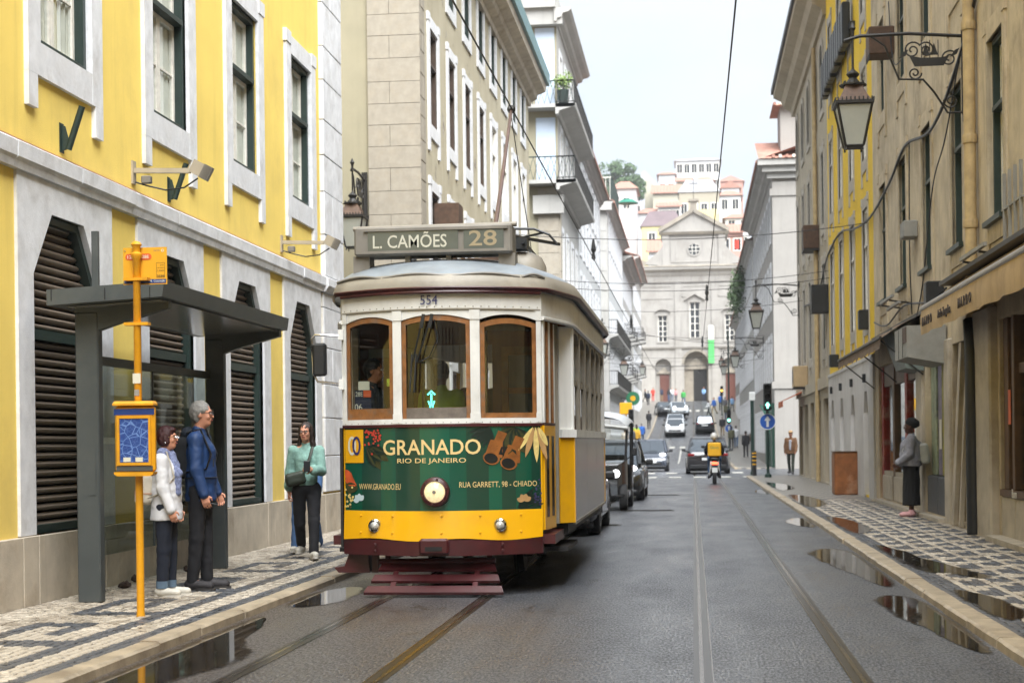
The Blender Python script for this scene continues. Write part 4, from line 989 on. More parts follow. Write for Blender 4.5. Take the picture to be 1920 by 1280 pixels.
for c in cs_:
    MB().prism([(c - .55, 2.0), (c - .25, 2.55), (c + .25, 2.55), (c + .55, 2.0), (c + .55, 3.25), (c - .55, 3.25)], -.045, .2, 'y').build('arch_head', M_WBASE, r2)
    for s_ in (-1, 1): MB().box(min(c + s_ * .55, c + s_ * .52), max(c + s_ * .55, c + s_ * .52), -.04, .2, .12, 2.1).build('arch_jamb', M_WBASE, r2)
    MB().box(c - .55, c + .55, .2, .23, .12, 2.55).build('shutter', M_WBASE, r2); MB().box(c - .05, c + .05, -.12, -.045, 2.75, 2.95).build('down_light', M_BLKP, r2)
mould(r2, 'base_band', 0, W, [(-.02, 3.25), (.07, 3.25), (.07, 3.33), (-.02, 3.36)], M_WBASE)
mould(r2, 'eave', 0, W, EAVE(15.7, 0.7), M_STONE_R)
st = thing('projecting_sign', 'black raised letter sign seen edge-on along the yellow facade', 'sign', (WR - .06, 46.4, 11.2))
rr = random.Random(4)
for i in range(11):
    w_ = rr.uniform(.42, .56); MB().bbox(-.22, -.02, -i * .62, -i * .62 + w_, .1 * rr.random(), .95 + .1 * rr.random(), .03).build('letter_block', M_BLKP, st)
MB().box(-.06, .06, -6.6, .6, .35, .45).build('fixing_rail', M_BLKP, st)
# ================================================================ drab corner house, then the white corner house across the side street
Y3E = 62.6; W = Y3E - 48.2
M_DRAB = mat('drab_tan_render', '#B0A692', rough=0.85, var=0.14, scale=0.8, dirt=(0.22, 0.17, 0.12), dirt_amt=0.4, streak=0.5, bump=0.2)
r3 = house('drab_house', 'drab tan house with a dark overhanging eave beyond the yellow house', WR, Y3E, RZ)
ops = []; wl = []
for k in range(5):
    c = 1.4 + 2.85 * k
    for z, hh in ((4.2, 2.6), (8.0, 2.2), (11.5, 2.0)): ops.append((c - .5, c + .5, z, z + hh)); wl.append((c, z, hh))
    ops.append((c - .9, c + .9, .12, 2.7))
facade(r3, W, 14.4, ops, M_DRAB)
for c, z, hh in wl: window(r3, c, z, 1.0, hh, M_DGREEN, M_WSASH, st=0.2, sm=M_GST, rows=(3,), rec=0.1, ears=.25, arch=.3 if z > 11 else 0, drop=z < 11)
for k in range(5):
    c = 1.4 + 2.85 * k; d = MB().box(c - .9, c + .9, .2, .24, .12, 2.7).build('shop_door', M_BRN if k != 1 else M_DARK, r3); MB().box(c - .04, c + .04, .15, .2, .12, 2.7).build('door_stile', M_BRN, d)
mould(r3, 'eave', -.6, W + .1, [(-.05, 14.0), (.1, 14.0), (.14, 14.2), (.4, 14.35), (.5, 14.6), (.78, 14.75), (.8, 14.9), (-.05, 14.9)], M_DRAB)
mould(r3, 'gutter', -.7, W + .2, [(.72, 14.905), (.88, 14.905), (.88, 15.1), (.72, 15.1)], M_IRONB)
pipe(r3, 'drainpipe', [(W - 3.6, -.1, 13.9), (W - 3.6, -.1, .1)], .07, M_OCHREP)
MB().box(0, W, -.1, .02, 3.0, 3.35).build('shop_fascia', M_DRAB, r3)
for y, z, lab in ((52.0, 7.5, 'rusty window air conditioner on the drab house, upper one'), (57.8, 3.3, 'beige air conditioner box on the drab house above the shop doors')):
    t = thing('air_conditioner', lab, 'air conditioner', (WR, y, z)); MB().bbox(-.5, 0, -.45, .45, 0, .75, .02).build('casing', M_RUST if z > 5 else M_CANV, t)
    MB().lathe([(.28, -.505), (.24, -.512)], 14, (0, 0, .38), 'x').build('fan_grille', M_BLKP, t); MB().box(-.5, 0, -.5, .5, -.06, 0).build('shelf', M_IRONB, t)
aw3 = thing('orange_awning', 'small faded orange awning on the corner shop', 'awning', (WR, 60.4, 2.75)); MB().prism([(0, .5), (-.8, .12), (-.8, -.1), (-.78, -.1), (-.78, .1), (0, .44)], -1.2, 1.6, 'y').build('canvas', mat('faded_orange_canvas', '#B9623c', rough=0.85, var=0.2), aw3)
M_OFFW = mat('white_corner_stone', '#95918b', rough=0.8, var=0.10, scale=0.7, dirt=(0.42, 0.38, 0.33), dirt_amt=0.35, streak=0.3, bump=0.15, bscale=30)
def right_house(name, label, y0, y1, H, m, rows, z=0.0, x=WR, **k): return simple_house(name, label, x, y1, RZ, y1 - y0, H, m, rows, z=z, **k)
r4 = right_house('pale_corner_house', 'pale stone corner house with red tiled dormers on the right', 80.8, 106, 15.2, M_OFFW, (0.9, 4.6, 8.2, 11.6), eave=0.7, x=WR, flank=(1, M_OFFW))
W = 106 - 80.8
for z in (0.2, 3.2): pass
MB().box(W, W + .09, 0, 1.6, -.2, 14.3).build('corner_pilaster', M_OFFW, r4)
for z in (4.0, 13.6): MB().box(W, W + .16, -.12, 9, z, z + .35).build('flank_band', M_OFFW, r4)
for i, (o_, z) in enumerate(((.25, 14.45), (.5, 14.75), (.72, 15.05))): MB().box(W, W + o_, -o_, 9, z, z + .31).build('flank_cornice', M_GREYW, r4)
for i in range(26): MB().lathe([(.09, -.05), (.09, .85)], 8, (W + .45 - .45, .05 + i * .33, 15.45), 'x').build('tile_end', M_TILEW if i % 2 else M_TILE, r4)
MB().add([(W + .8, -.7, 15.36), (W + .8, 9, 15.36), (W - 3.5, 9, 16.9), (W - 3.5, -.7, 16.9)], [(0, 1, 2, 3)]).build('roof_slope', M_TILE, r4)
d = MB().box(W - 3.6, W - 1.0, .5, 8, 15.6, 18.3).build('dormer', M_OFFW, r4)
mb = MB(); mb.add([(W - .6, .1, 18.25), (W - .6, 8.4, 18.25), (W - 4, 8.4, 18.25), (W - 4, .1, 18.25), (W - 2.3, 3, 19.5), (W - 2.3, 6, 19.5)], [(0, 1, 5, 4), (1, 2, 5), (2, 3, 4, 5), (3, 0, 4), (0, 3, 2, 1)]); mb.build('dormer_roof', M_TILE, r4)
for i in range(24): MB().lathe([(.08, -.05), (.08, .6)], 8, (W - .62 - .45, .2 + i * .34, 18.32), 'x').build('tile_end', M_TILEW if i % 2 else M_TILE, r4)
M_GSHOP = mat('green_shop_front', '#1f4a3c', rough=0.5, var=0.2)
for k in range(3): MB().box(W - 2.4 - k * 2.9, W - .3 - k * 2.9, -.12, .02, .05, 3.3).build('shop_front', M_GSHOP, r4)
r5 = right_house('ivy_house', 'grey house with a red eave and plants hanging from its gutter, up the right side', 106.2, 140, 13.5, M_GREYW, (1.2, 4.8, 8.2, 10.9), z=gz(120), eave=0.5)
r6 = right_house('far_house', 'pale house just before the church on the right', 140.3, 172, 11.0, M_OFFW, (1.2, 4.8, 8.0), z=gz(150), x=WR + .5, eave=0.5)
r7 = right_house('ochre_house', 'ochre sided house beside the church square', 172.3, 200, 10.0, M_CREAM, (1.2, 4.8, 7.4), z=gz(185), x=WR + 1.6, eave=0.4)
M_IVY = mat('ivy_leaf', (0.05, 0.09, 0.025), rough=0.6, var=0.5, scale=2)
def leaves(n, fn, size, seed):
    rr = random.Random(seed); mb = MB()
    for i in range(n):
        p = Vector(fn(rr)); a = Vector((rr.gauss(0, 1), rr.gauss(0, 1), rr.gauss(0, 1))).normalized(); b = a.orthogonal().normalized(); s_ = size * rr.uniform(.6, 1.3)
        mb.add([p - a * s_, p + b * s_ * .6, p + a * s_, p - b * s_ * .6], [(0, 1, 2, 3)])
    return mb
t = thing('gutter_plant', 'green plants trailing from the gutter of the grey house', 'plant', (WR - .5, 128, gz(128) + 12.8))
leaves(1500, lambda q: (q.gauss(0, .25), q.uniform(-9, 9), -abs(q.gauss(0, .9)) - .2 + .5 * math.sin(q.random() * 6)), .13, 3).build('foliage', M_IVY, t); MB().tube([(.2, -8, -.1), (.1, 0, .1), (.2, 8, 0)], .05).build('stem', M_BRN, t)
# ================================================================ the church at the head of the street
M_CH = mat('church_limestone', '#99958f', rough=0.85, var=0.12, scale=0.6, dirt=(0.17, 0.15, 0.125), dirt_amt=0.55, streak=0.65, bump=0.2, bscale=20)
M_CHD = mat('church_dark_stone', '#8f877a', rough=0.9, var=0.3, scale=0.8, dirt=(0.08, 0.075, 0.07), dirt_amt=0.6)
YC = 213.0; ZC = gz(208) + .1
ch = thing('church', 'pale stone church with pediment, round window and three arched doorways', 'church', (0.35, YC, ZC))
CW = 8.4; TH = 17.6                                          # half width, height of the lower storey to its cornice
def arch_open(c, w, z1, z0=0, n=10): return archpts(c - w / 2, c + w / 2, z0, z1, w / 2, n)
AR = [(0.15, 3.2, 6.6), (-4.2, 2.1, 5.7), (4.5, 2.1, 5.7)]; WN = [(0.05, 1.35, 8.45, 13.1), (-4.2, 1.25, 8.0, 11.4), (4.6, 1.25, 8.0, 11.4)]
ops = [(c - w / 2, c + w / 2, 0, z1) for c, w, z1 in AR] + [(c - w / 2, c + w / 2, a, b) for c, w, a, b in WN]
facade(ch, CW, TH, ops, M_CH, z0=-1, x0=-CW, D=14, depth=1.2)
for c, w, z1 in AR:
    r_ = w / 2; mb = MB()
    top = [(c + r_ * math.cos(a), z1 - r_ + r_ * math.sin(a)) for a in [math.pi * i / 12 for i in range(13)]]
    mb.prism([(c + r_, z1 + .01), *top, (c - r_, z1 + .01)][0:1] + top + [(c - r_, z1 + .01)], -.02, .5, 'y'); mb.build('arch_head', M_CH, ch)
    MB().ring([(c + (r_ + .35) * math.cos(a), z1 - r_ + (r_ + .35) * math.sin(a)) for a in [math.pi * i / 12 for i in range(13)]], top, q_at(-.12), q_at(.1), closed=False).build('archivolt', M_CHD if w > 3 else M_CH, ch)
    if w > 3:
        MB().box(c - r_, c + r_, 1.19, 1.22, 0, z1).build('porch_wall', M_CHD, ch); MB().box(c - .35, c + r_ - .2, 1.1, 1.18, 0, 4.2).build('doorway', M_DARK, ch)
        MB().prism([(c - 1.5, 4.3), (c, 5.9), (c + 1.5, 4.3)], .9, 1.15, 'y').build('carved_tympanum', M_CHD, ch)
    else:
        MB().box(c - r_, c + r_, .8, .9, 0, z1).build('niche_wall', M_CH, ch); MB().box(c - .62 + .15, c + .78, .68, .79, 0, 3.6).build('door_leaf', mat('red_brown_door', '#5a3024', rough=0.6, var=0.2), ch); MB().prism([(c - .9, 3.75), (c + 1.0, 3.75), (c + .05, 4.6)], .5, .79, 'y').build('carved_tympanum', M_CHD, ch)
for i, (c, w, a, b) in enumerate(WN):
    MB().box(c - w / 2, c + w / 2, .4, .45, a, b).build('window_pane', M_DGLASS, ch)
    mb = MB(); mb.bar((c, .35, a), (c, .35, b), .12); [mb.bar((c - w / 2, .35, lerp(a, b, k / 5)), (c + w / 2, .35, lerp(a, b, k / 5)), .08) for k in range(6)]; mb.box(c - w / 2, c - w / 2 + .12, .3, .4, a, b); mb.box(c + w / 2 - .12, c + w / 2, .3, .4, a, b); mb.build('window_bars', M_WSASH, ch)
    MB().ring(rect(c - w / 2 - .22, c + w / 2 + .22, a - .22, b + .22), rect(c - w / 2, c + w / 2, a, b), q_at(-.1), q_at(.05)).build('window_frame', M_CH, ch)
    if i == 0: MB().prism([(c - 1.35, b + .25), (c - 1.35, b + .5), (c, b + 1.35), (c + 1.35, b + .5), (c + 1.35, b + .25), (c, b + 1.05)], -.35, .05, 'y').build('window_hood', M_CH, ch)
    else: MB().ring([(c + 1.05 * math.cos(t_), b + .45 + .62 * math.sin(t_)) for t_ in [math.pi * k / 8 for k in range(9)]], [(c + .95 * math.cos(t_), b + .4 + .38 * math.sin(t_)) for t_ in [math.pi * k / 8 for k in range(9)]], q_at(-.3), q_at(.05), closed=False).build('window_hood', M_CH, ch)
for x in (-7.9, -2.15, 2.65, 7.6): MB().box(x - .42, x + .42, -.16, .02, 0, TH - 1.9).build('pilaster', M_CH, ch)
for c, w in ((-5.0, 4.2), (0.2, 3.8), (5.1, 4.0)): MB().ring(rect(c - w / 2, c + w / 2, 13.6 + (.0 if w > 4 else .3), 15.4), rect(c - w / 2 + .18, c + w / 2 - .18, 13.8, 15.2), q_at(-.06), q_at(.02)).build('panel_frame', M_CH, ch)
def xb(par, name, x0, x1, prof, m): return MB().loft([[(x, -a, z) for a, z in prof] for x in (x0, x1)]).build(name, m, par)
xb(ch, 'string_course', -CW, CW, [(-.02, 7.0), (.2, 7.0), (.3, 7.25), (-.02, 7.3)], M_CH)
xb(ch, 'entablature', -CW - .2, CW + .2, [(-.02, 15.8), (.15, 15.8), (.18, 16.5), (.35, 16.8), (.4, 17.1), (.9, 17.4), (.95, 17.7), (-.02, 17.75)], M_CH)
xb(ch, 'cornice_top', -CW - .3, CW + .3, [(-.02, 17.76), (.98, 17.76), (.9, 17.95), (-.02, 18.0)], M_CHD)
UW = 3.7; UZ = 22.3
MB().box(-UW, UW, .1, 10, 17.7, UZ).build('upper_storey', M_CH, ch)
for s_ in (-1, 1):
    MB().box(s_ * UW - .45, s_ * UW + .45, -.1, .12, 17.7, UZ).build('pilaster', M_CH, ch)
    pts = [(s_ * (UW + .3), 21.2)] + [(s_ * (UW + .3 + 2.9 * (1 - math.cos(t_))), 18.3 + 2.9 * (1 - math.sin(t_)) ** .55) for t_ in [R(9 * k) for k in range(11)]] + [(s_ * (UW + .3), 18.0)]
    MB().prism(pts, .0, .8, 'y').build('volute', M_CH, ch)
    MB().lathe([(.42, -.1), (.42, .5)], 14, (s_ * (UW + 3.0), 0, 18.4), 'y').build('scroll', M_CHD, ch)
MB().ring(rect(-3.0, 3.0, 18.4, 21.7), rect(-2.8, 2.8, 18.6, 21.5), q_at(.03), q_at(.12)).build('panel_frame', M_CH, ch)
MB().lathe([(.95, .02), (.95, .12)], 20, (.05, 0, 20.1), 'y').build('round_window_frame', M_CH, ch); MB().lathe([(.72, -.0), (.72, .05)], 20, (.05, 0, 20.1), 'y').build('round_window', M_DGLASS, ch)
mb = MB(); [mb.bar((.05 + x, -.03, 19.4), (.05 + x, -.03, 20.8), .07) for x in (-.25, .25)]; [mb.bar((-.65, -.03, 20.1 + z), (.75, -.03, 20.1 + z), .07) for z in (-.25, .25)]; mb.build('round_window_bars', M_WSASH, ch)
MB().prism([(-UW - .7, UZ), (UW + .9, UZ), (UW + .9, UZ + .25), (0, UZ + 2.75), (-UW - .7, UZ + .25)], .0, 10, 'y').build('pediment', M_CH, ch)
for s_ in (-1, 1): MB().bar((s_ * (UW + 1.0), -.2, UZ + .3), (0, -.2, UZ + 2.95), .5, .28, up=(0, 1, 0)).build('raking_cornice', M_CHD, ch)
xb(ch, 'pediment_base', -UW - .9, UW + 1.0, [(-.02, UZ - .25), (.25, UZ - .25), (.45, UZ + .1), (-.02, UZ + .12)], M_CHD)
MB().box(-.4, .5, -.2, .6, UZ + 2.7, UZ + 4.1).build('pinnacle', M_CHD, ch); MB().box(-.65, .75, -.4, .8, UZ + 4.1, UZ + 4.4).build('pinnacle_cap', M_CHD, ch)
mb = MB(); mb.bar((.05, .2, UZ + 4.4), (.05, .2, UZ + 7.2), .09); mb.bar((-.5, .2, UZ + 6.5), (.6, .2, UZ + 6.5), .09); mb.build('cross', M_IRONB, ch)
for k in range(6): MB().box(-CW - 1, CW + 1, -1.4 - .38 * k, -1.0 - .38 * k + .4, -1.2, -.08 - .16 * k).build('step', M_CH, ch)
bn = thing('banner', 'vertical banner, white above and green below, hung on the church', 'banner', (2.5, YC - .4, ZC + 5.0))
mb = MB(); mb.loft([[(x, .05 * math.sin(z * 1.3 + x), z) for x in (-.38, 0, .38)] for z in np.linspace(0, 3.1, 8)], False, False, False); mb.build('green_field', mat('green_banner', '#4fae5e', rough=0.7), bn)
mb = MB(); mb.loft([[(x, .05 * math.sin(z * 1.3 + x), z) for x in (-.38, 0, .38)] for z in np.linspace(3.1, 5.0, 6)], False, False, False); mb.build('white_field', M_WSASH, bn)
MB().bar((-.45, .05, 5.0), (.45, .05, 5.0), .06).build('banner_rod', M_IRONB, bn)
# ================================================================ houses on the hill behind
def hillhouse(label, x0, x1, z0, z1, y, m, rows=0, cols=0, roof=None, rm=None, D=9, ww=1.0, wh=1.7, ridge=2.5, dz=0, name='hill_house', wm=None):
    hb = thing(name, label, 'house', (x0, y, z0)); W = x1 - x0; H = z1 - z0
    ops = [] ; 
    for i in range(cols):
        for j in range(rows):
            c = W * (i + .5) / cols; zz = H - (j + 1) * H / max(rows, 1) + H / max(rows, 1) * .25; ops.append((c - ww / 2, c + ww / 2, zz, zz + wh))
    facade(hb, W, H, ops, m, z0=-14, D=D, depth=.2)
    for a, b, c, d in ops:
        o = MB().box(a, b, .14, .16, c, d).build('window', M_DGLASS, hb); MB().ring(rect(a - .15, b + .15, c - .15, d + .15), rect(a, b, c, d), q_at(-.04), q_at(.03)).build('frame', wm or M_WSASH, o); MB().bar(((a + b) / 2, .12, c), ((a + b) / 2, .12, d), .09).build('mullion', M_WSASH, o)
    if roof == 'slope':
        tiles(hb, -.4, W + .4, H, .4, run=D / 2, rise=ridge, pitch=.6, m=rm)
    elif roof == 'gable':
        MB().prism([(-.4, H), (W + .4, H), (W / 2, H + ridge)], -.3, D, 'y').build('roof', rm or M_WHITE, hb)
    elif roof == 'hip':
        mb = MB(); e = .4; mb.add([(-e, -e, H), (W + e, -e, H), (W + e, D, H), (-e, D, H), (W * .25, D * .4, H + ridge), (W * .75, D * .4, H + ridge)], [(0, 1, 5, 4), (1, 2, 5), (2, 3, 4, 5), (3, 0, 4), (3, 2, 1, 0)]); mb.build('roof', rm or M_TILE, hb)
    elif roof == 'mansard':
        mb = MB(); mb.add([(-.2, -.2, H), (W + .2, -.2, H), (W + .2, D, H), (-.2, D, H), (1.2, 1.8, H + ridge), (W - 1.2, 1.8, H + ridge), (W - 1.2, D, H + ridge), (1.2, D, H + ridge)], [(0, 1, 5, 4), (1, 2, 6, 5), (3, 0, 4, 7), (4, 5, 6, 7), (2, 3, 7, 6)]); mb.build('roof', rm or M_TILE, hb)
    return hb
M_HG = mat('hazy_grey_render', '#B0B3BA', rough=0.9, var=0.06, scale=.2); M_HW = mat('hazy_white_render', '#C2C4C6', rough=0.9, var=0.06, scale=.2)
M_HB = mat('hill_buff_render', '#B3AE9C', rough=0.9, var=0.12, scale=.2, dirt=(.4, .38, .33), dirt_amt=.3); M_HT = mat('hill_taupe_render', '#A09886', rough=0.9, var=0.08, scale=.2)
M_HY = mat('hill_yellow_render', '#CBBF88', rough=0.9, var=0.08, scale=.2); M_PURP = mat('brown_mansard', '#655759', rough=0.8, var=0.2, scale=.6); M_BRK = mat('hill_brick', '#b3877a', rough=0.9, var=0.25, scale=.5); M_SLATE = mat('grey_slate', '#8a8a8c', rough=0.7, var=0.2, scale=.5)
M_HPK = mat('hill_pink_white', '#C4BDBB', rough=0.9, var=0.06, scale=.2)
HH = [
 ('grey gabled house highest on the left of the hill', -12.3, -6.4, 46.5, 53.5, 330, M_HG, 1, 2, 'gable', M_HG, 3.6),
 ('long white building along the hill crest with rows of windows', -2.8, 5.9, 51, 57.5, 322, M_HW, 2, 6, 'hip', M_HW, 1.0),
 ('red brick building at the right end of the hill crest', 5.9, 11.0, 50.5, 56.0, 340, M_BRK, 1, 2, 'gable', M_BRK, 1.2),
 ('tall narrow buff tower-like house on the hill', -8.6, -7.0, 44, 51.0, 304, M_HB, 0, 0, None, None, 1),
 ('buff blank-walled house with a red sloping roof on the hill', -6.9, -2.1, 42, 47.5, 298, M_HB, 0, 0, 'slope', M_TILE, 2.2),
 ('taupe house with grey dormer roof and white window frames on the hill', -2.0, 5.0, 40, 45.0, 282, M_HT, 1, 4, 'mansard', M_SLATE, 2.4),
 ('white house right of the taupe house on the hill', 5.1, 8.9, 38.5, 45.0, 287, M_HW, 2, 2, 'hip', M_TILE, 1.4),
 ('low white house with two red hipped roofs on the hill', -9.3, -3.1, 36, 39.8, 270, M_HW, 0, 0, 'hip', M_TILE, 1.3),
 ('pale pink house with a red roof at the left of the hill', -12.0, -8.8, 38.5, 42.8, 262, M_HPK, 1, 1, 'hip', M_TILE, 1.4),
 ('yellow house with a purple-brown mansard roof left of the church', -7.7, -1.2, 31.5, 35.2, 252, M_HY, 1, 2, 'mansard', M_PURP, 2.6),
 ('yellow stepped house top right of the church pediment', 1.3, 4.2, 33, 38.2, 256, M_HY, 1, 2, None, None, 1),
 ('white house with an orange roof tucked behind the church volute', -6.4, -2.9, 26.5, 30.2, 243, M_HW, 0, 0, 'slope', M_TILE, 2.4),
 ('brick red roofed house behind the right side of the church', 4.4, 7.9, 29.5, 33.2, 246, M_BRK, 1, 2, 'slope', M_TILE, 1.8),
 ('white house stacked low between the hill houses on the right', 5.6, 9.6, 32, 37.5, 262, M_HW, 2, 2, 'hip', M_TILE, 1.2),
 ('broad white house below the grey gabled house on the hill', -11.0, -6.0, 42, 46.8, 318, M_HW, 1, 3, 'hip', M_TILE, 1.0)]
HH += [('small white cube house on the crest left of the long building', -6.2, -3.0, 49.5, 54.2, 318, M_HW, 1, 2, 'hip', M_TILE, 1.1), ('narrow cream house squeezed below the long white building', -2.6, .2, 46.5, 51.2, 308, M_HB, 1, 2, 'slope', M_TILE, 1.4), ('pale house with a red roof right of the crest building', 1.0, 4.4, 46.5, 50.8, 306, M_HPK, 1, 3, 'hip', M_TILE, 1.3), ('white gabled house under the brick building on the hill', 6.0, 9.4, 46.0, 50.2, 312, M_HW, 1, 2, 'gable', M_TILE, 1.5), ('low grey house above the yellow mansard house', -5.4, -1.8, 37.4, 40.6, 268, M_HG, 1, 3, 'slope', M_TILE, 1.3), ('cream house peeping over the left street roofs', -13.6, -10.2, 43.0, 47.6, 290, M_HB, 1, 2, 'hip', M_TILE, 1.5)]
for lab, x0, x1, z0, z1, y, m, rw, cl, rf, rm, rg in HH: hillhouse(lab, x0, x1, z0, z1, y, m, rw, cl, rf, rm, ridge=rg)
for i in range(4):   # dormers on the taupe house
    pass
def tree(label, x, y, z, hgt, rad, seed, m):
    t = thing('tree', label, 'tree', (x, y, z)); rr = random.Random(seed)
    mb = MB().tube([(0, 0, -6), (.1, 0, hgt * .3), (.3, .1, hgt * .6)], [.5, .35, .15], 8)
    for k in range(6):
        a = k * 1.1; mb.tube([(.1, 0, hgt * (.3 + .05 * k)), (math.cos(a) * rad * .5, math.sin(a) * rad * .5, hgt * (.5 + .06 * k))], [.16, .05], 6)
    mb.build('trunk', M_BRN, t)
    cl = [(rr.gauss(0, rad * .45), rr.gauss(0, rad * .4), hgt * rr.uniform(.4, .95), rad * rr.uniform(.25, .5)) for _ in range(22)]
    def fn(q):
        c = q.choice(cl); d = Vector((q.gauss(0, 1), q.gauss(0, 1), q.gauss(0, 1))).normalized() * c[3] * q.uniform(.7, 1.05); return (c[0] + d.x, c[1] + d.y, c[2] + d.z * .8)
    leaves(5200, fn, .28, seed).build('crown', m, t)
M_LEAF = mat('hill_tree_leaf', (0.055, 0.10, 0.035), rough=0.65, var=0.5, scale=.9)
tree('rounded green tree on the hill crest at the left', -13.6, 300, 43.5, 10, 4.2, 5, M_LEAF)
tree('smaller dark green tree beside the grey gabled house', -11.0, 296, 43.0, 7.2, 2.6, 6, M_LEAF)
# ================================================================ the tram
M_TW = mat('tram_cream_paint', '#DCDCD8', rough=0.38, var=0.08, scale=2.5, dirt=(0.26, 0.22, 0.17), dirt_amt=0.38, streak=0.3, spec=0.5)
M_TY = mat('tram_yellow_paint', '#E0A50F', rough=0.28, var=0.06, scale=2, dirt=(0.30, 0.17, 0.04), dirt_amt=0.32, coat=0.5)
M_TM = mat('tram_maroon_paint', '#43191c', rough=0.36, var=0.3, scale=5, dirt=(0.03, 0.022, 0.02), dirt_amt=0.55)
M_TBLK = mat('tram_underframe_black', '#171413', rough=0.6, var=0.3, scale=4)
M_TROOF = mat('tram_roof_grey', '#858d94', rough=0.36, var=0.22, scale=3, dirt=(0.16, 0.15, 0.13), dirt_amt=0.45, streak=0.25)
M_TBEI = mat('tram_hood_beige', '#8b8579', rough=0.5, var=0.2, scale=3, dirt=(0.12, 0.1, 0.08), dirt_amt=0.5)
M_WOOD = mat('varnished_window_wood', '#8a5c33', rough=0.42, var=0.35, scale=14, dirt=(0.16, 0.13, 0.10), dirt_amt=0.75)
M_WOODG = mat('bare_grey_wood', '#6b6259', rough=0.7, var=0.35, scale=12)
M_WOODI = mat('interior_red_wood', '#70402c', rough=0.5, var=0.25, scale=3)
M_TSIL = mat('silver_film_panel', '#a9a9ab', rough=0.24, metal=0.55, var=0.12, scale=2)
M_GOLD = mat('gold_lettering', '#D9BE82', rough=0.45, var=0.03)
M_NAVY = mat('navy_lettering', '#272a5e', rough=0.45, var=0.03)
M_TGLASS = glass('tram_glass', (0.92, 0.95, 0.93), 0.86, 0.015, 1.9)
M_SIGNG = mat('destination_glass', '#5a5f5a', rough=0.12, var=0.15, scale=3, spec=0.6)
M_BOXM = mat('sign_box_taupe', '#77736c', rough=0.5, var=0.25, scale=4, dirt=(0.14, 0.12, 0.1), dirt_amt=0.4)
M_LETW = mat('destination_letters', '#cfccb8', rough=0.5, var=0.06); M_LETS = mat('faded_destination_letters', '#b9b8aa', rough=0.5, var=0.12, scale=12); M_LETO = mat('destination_number', '#94876c', rough=0.5, var=0.08)
M_CHROME = mat('chrome', '#cfcfcf', rough=0.12, metal=1.0, var=0.1)
M_LENS = mat('lit_headlamp_lens', '#c9b68c', rough=0.2, var=.5, scale=30, emit=(1.0, 0.80, 0.45), est=0.26)
M_LENS2 = mat('clear_lamp_lens', '#c9c9c4', rough=0.15, metal=0.3, var=0.4, scale=60)
M_GREFL = mat('green_reflection_glow', '#35e8c0', rough=0.4, emit=(0.1, 0.95, 0.72), est=1.6)  # glow stands in for a traffic light mirrored in the windscreen
M_RED2 = mat('red_print', '#b33a2a', rough=0.5, var=0.2, scale=20); M_LEAFP = mat('dark_leaf_print', '#12231c', rough=0.4, var=0.3, scale=20); M_LEAF2 = mat('olive_leaf_print', '#3c3d22', rough=0.4, var=0.35, scale=25)
M_BINO = mat('bronze_print', '#8a5426', rough=0.4, var=0.4, scale=12); M_BINOD = mat('dark_lens_print', '#1a1d1c', rough=0.35, var=0.2); M_LILY = mat('cream_petal_print', '#d9c27a', rough=0.45, var=0.25, scale=18); M_BUT = mat('pale_wing_print', '#b9cbd0', rough=0.5, var=0.1); M_BUT2 = mat('tan_wing_print', '#b08a5a', rough=0.5, var=0.2); M_PUR = mat('violet_print', '#3d3760', rough=0.5, var=0.3); M_ORP = mat('orange_flower_print', '#c2542c', rough=0.5, var=0.3, scale=16)
def advert():
    w = N('striped_green_advert'); sx = w.n('ShaderNodeSeparateXYZ'); w.l(w.coord(), sx.inputs[0])
    r_ = w.n('ShaderNodeValToRGB'); r_.color_ramp.interpolation = 'CONSTANT'
    w.l(w.math('ADD', w.math('MULTIPLY', sx.outputs['X'], 0.5), 0.5), r_.inputs['Fac'])
    A, B, C_ = (0.006, 0.070, 0.040, 1), (0.010, 0.045, 0.028, 1), (0.007, 0.088, 0.050, 1)
    e = r_.color_ramp.elements; e[0].position = 0; e[0].color = A; e[1].position = .12; e[1].color = B
    for p_, c in ((.22, A), (.30, B), (.42, C_), (.56, A), (.64, B), (.74, C_), (.80, B), (.86, A), (.93, B)): q = e.new(p_); q.color = c
    w.col(r_.outputs['Color']); w.rough(0.25); w.p.inputs['Coat Weight'].default_value = 0.5; w.p.inputs['Coat Roughness'].default_value = 0.08; return w.m
M_AD = advert()
TX, TY = -2.40, 14.85
tram = thing('tram', 'vintage yellow, green and cream electric tram numbered 554 with a lit headlamp', 'tram', (TX, TY, 0))
HW, SAG = 0.965, 0.38
def sf(t, z, off=0.0): return (HW * t, SAG * t * t - off, z)
def fstrip(name, m, t0, t1, zb, zt, off=0.0, th=0.04, n=24, par=None, o2=None, smooth=True):
    """piece of the bowed front between two edge curves"""
    F = zb if callable(zb) else (lambda t: zb); G = zt if callable(zt) else (lambda t: zt); mb = MB(); rg = []
    ob = off if o2 is None else o2
    for i in range(n + 1):
        t = lerp(t0, t1, i / n); rg.append([sf(t, F(t), ob), sf(t, G(t), off), sf(t, G(t), off - th), sf(t, F(t), ob - th)])
    mb.loft(rg); return mb.build(name, m, par or tram, smooth=smooth)
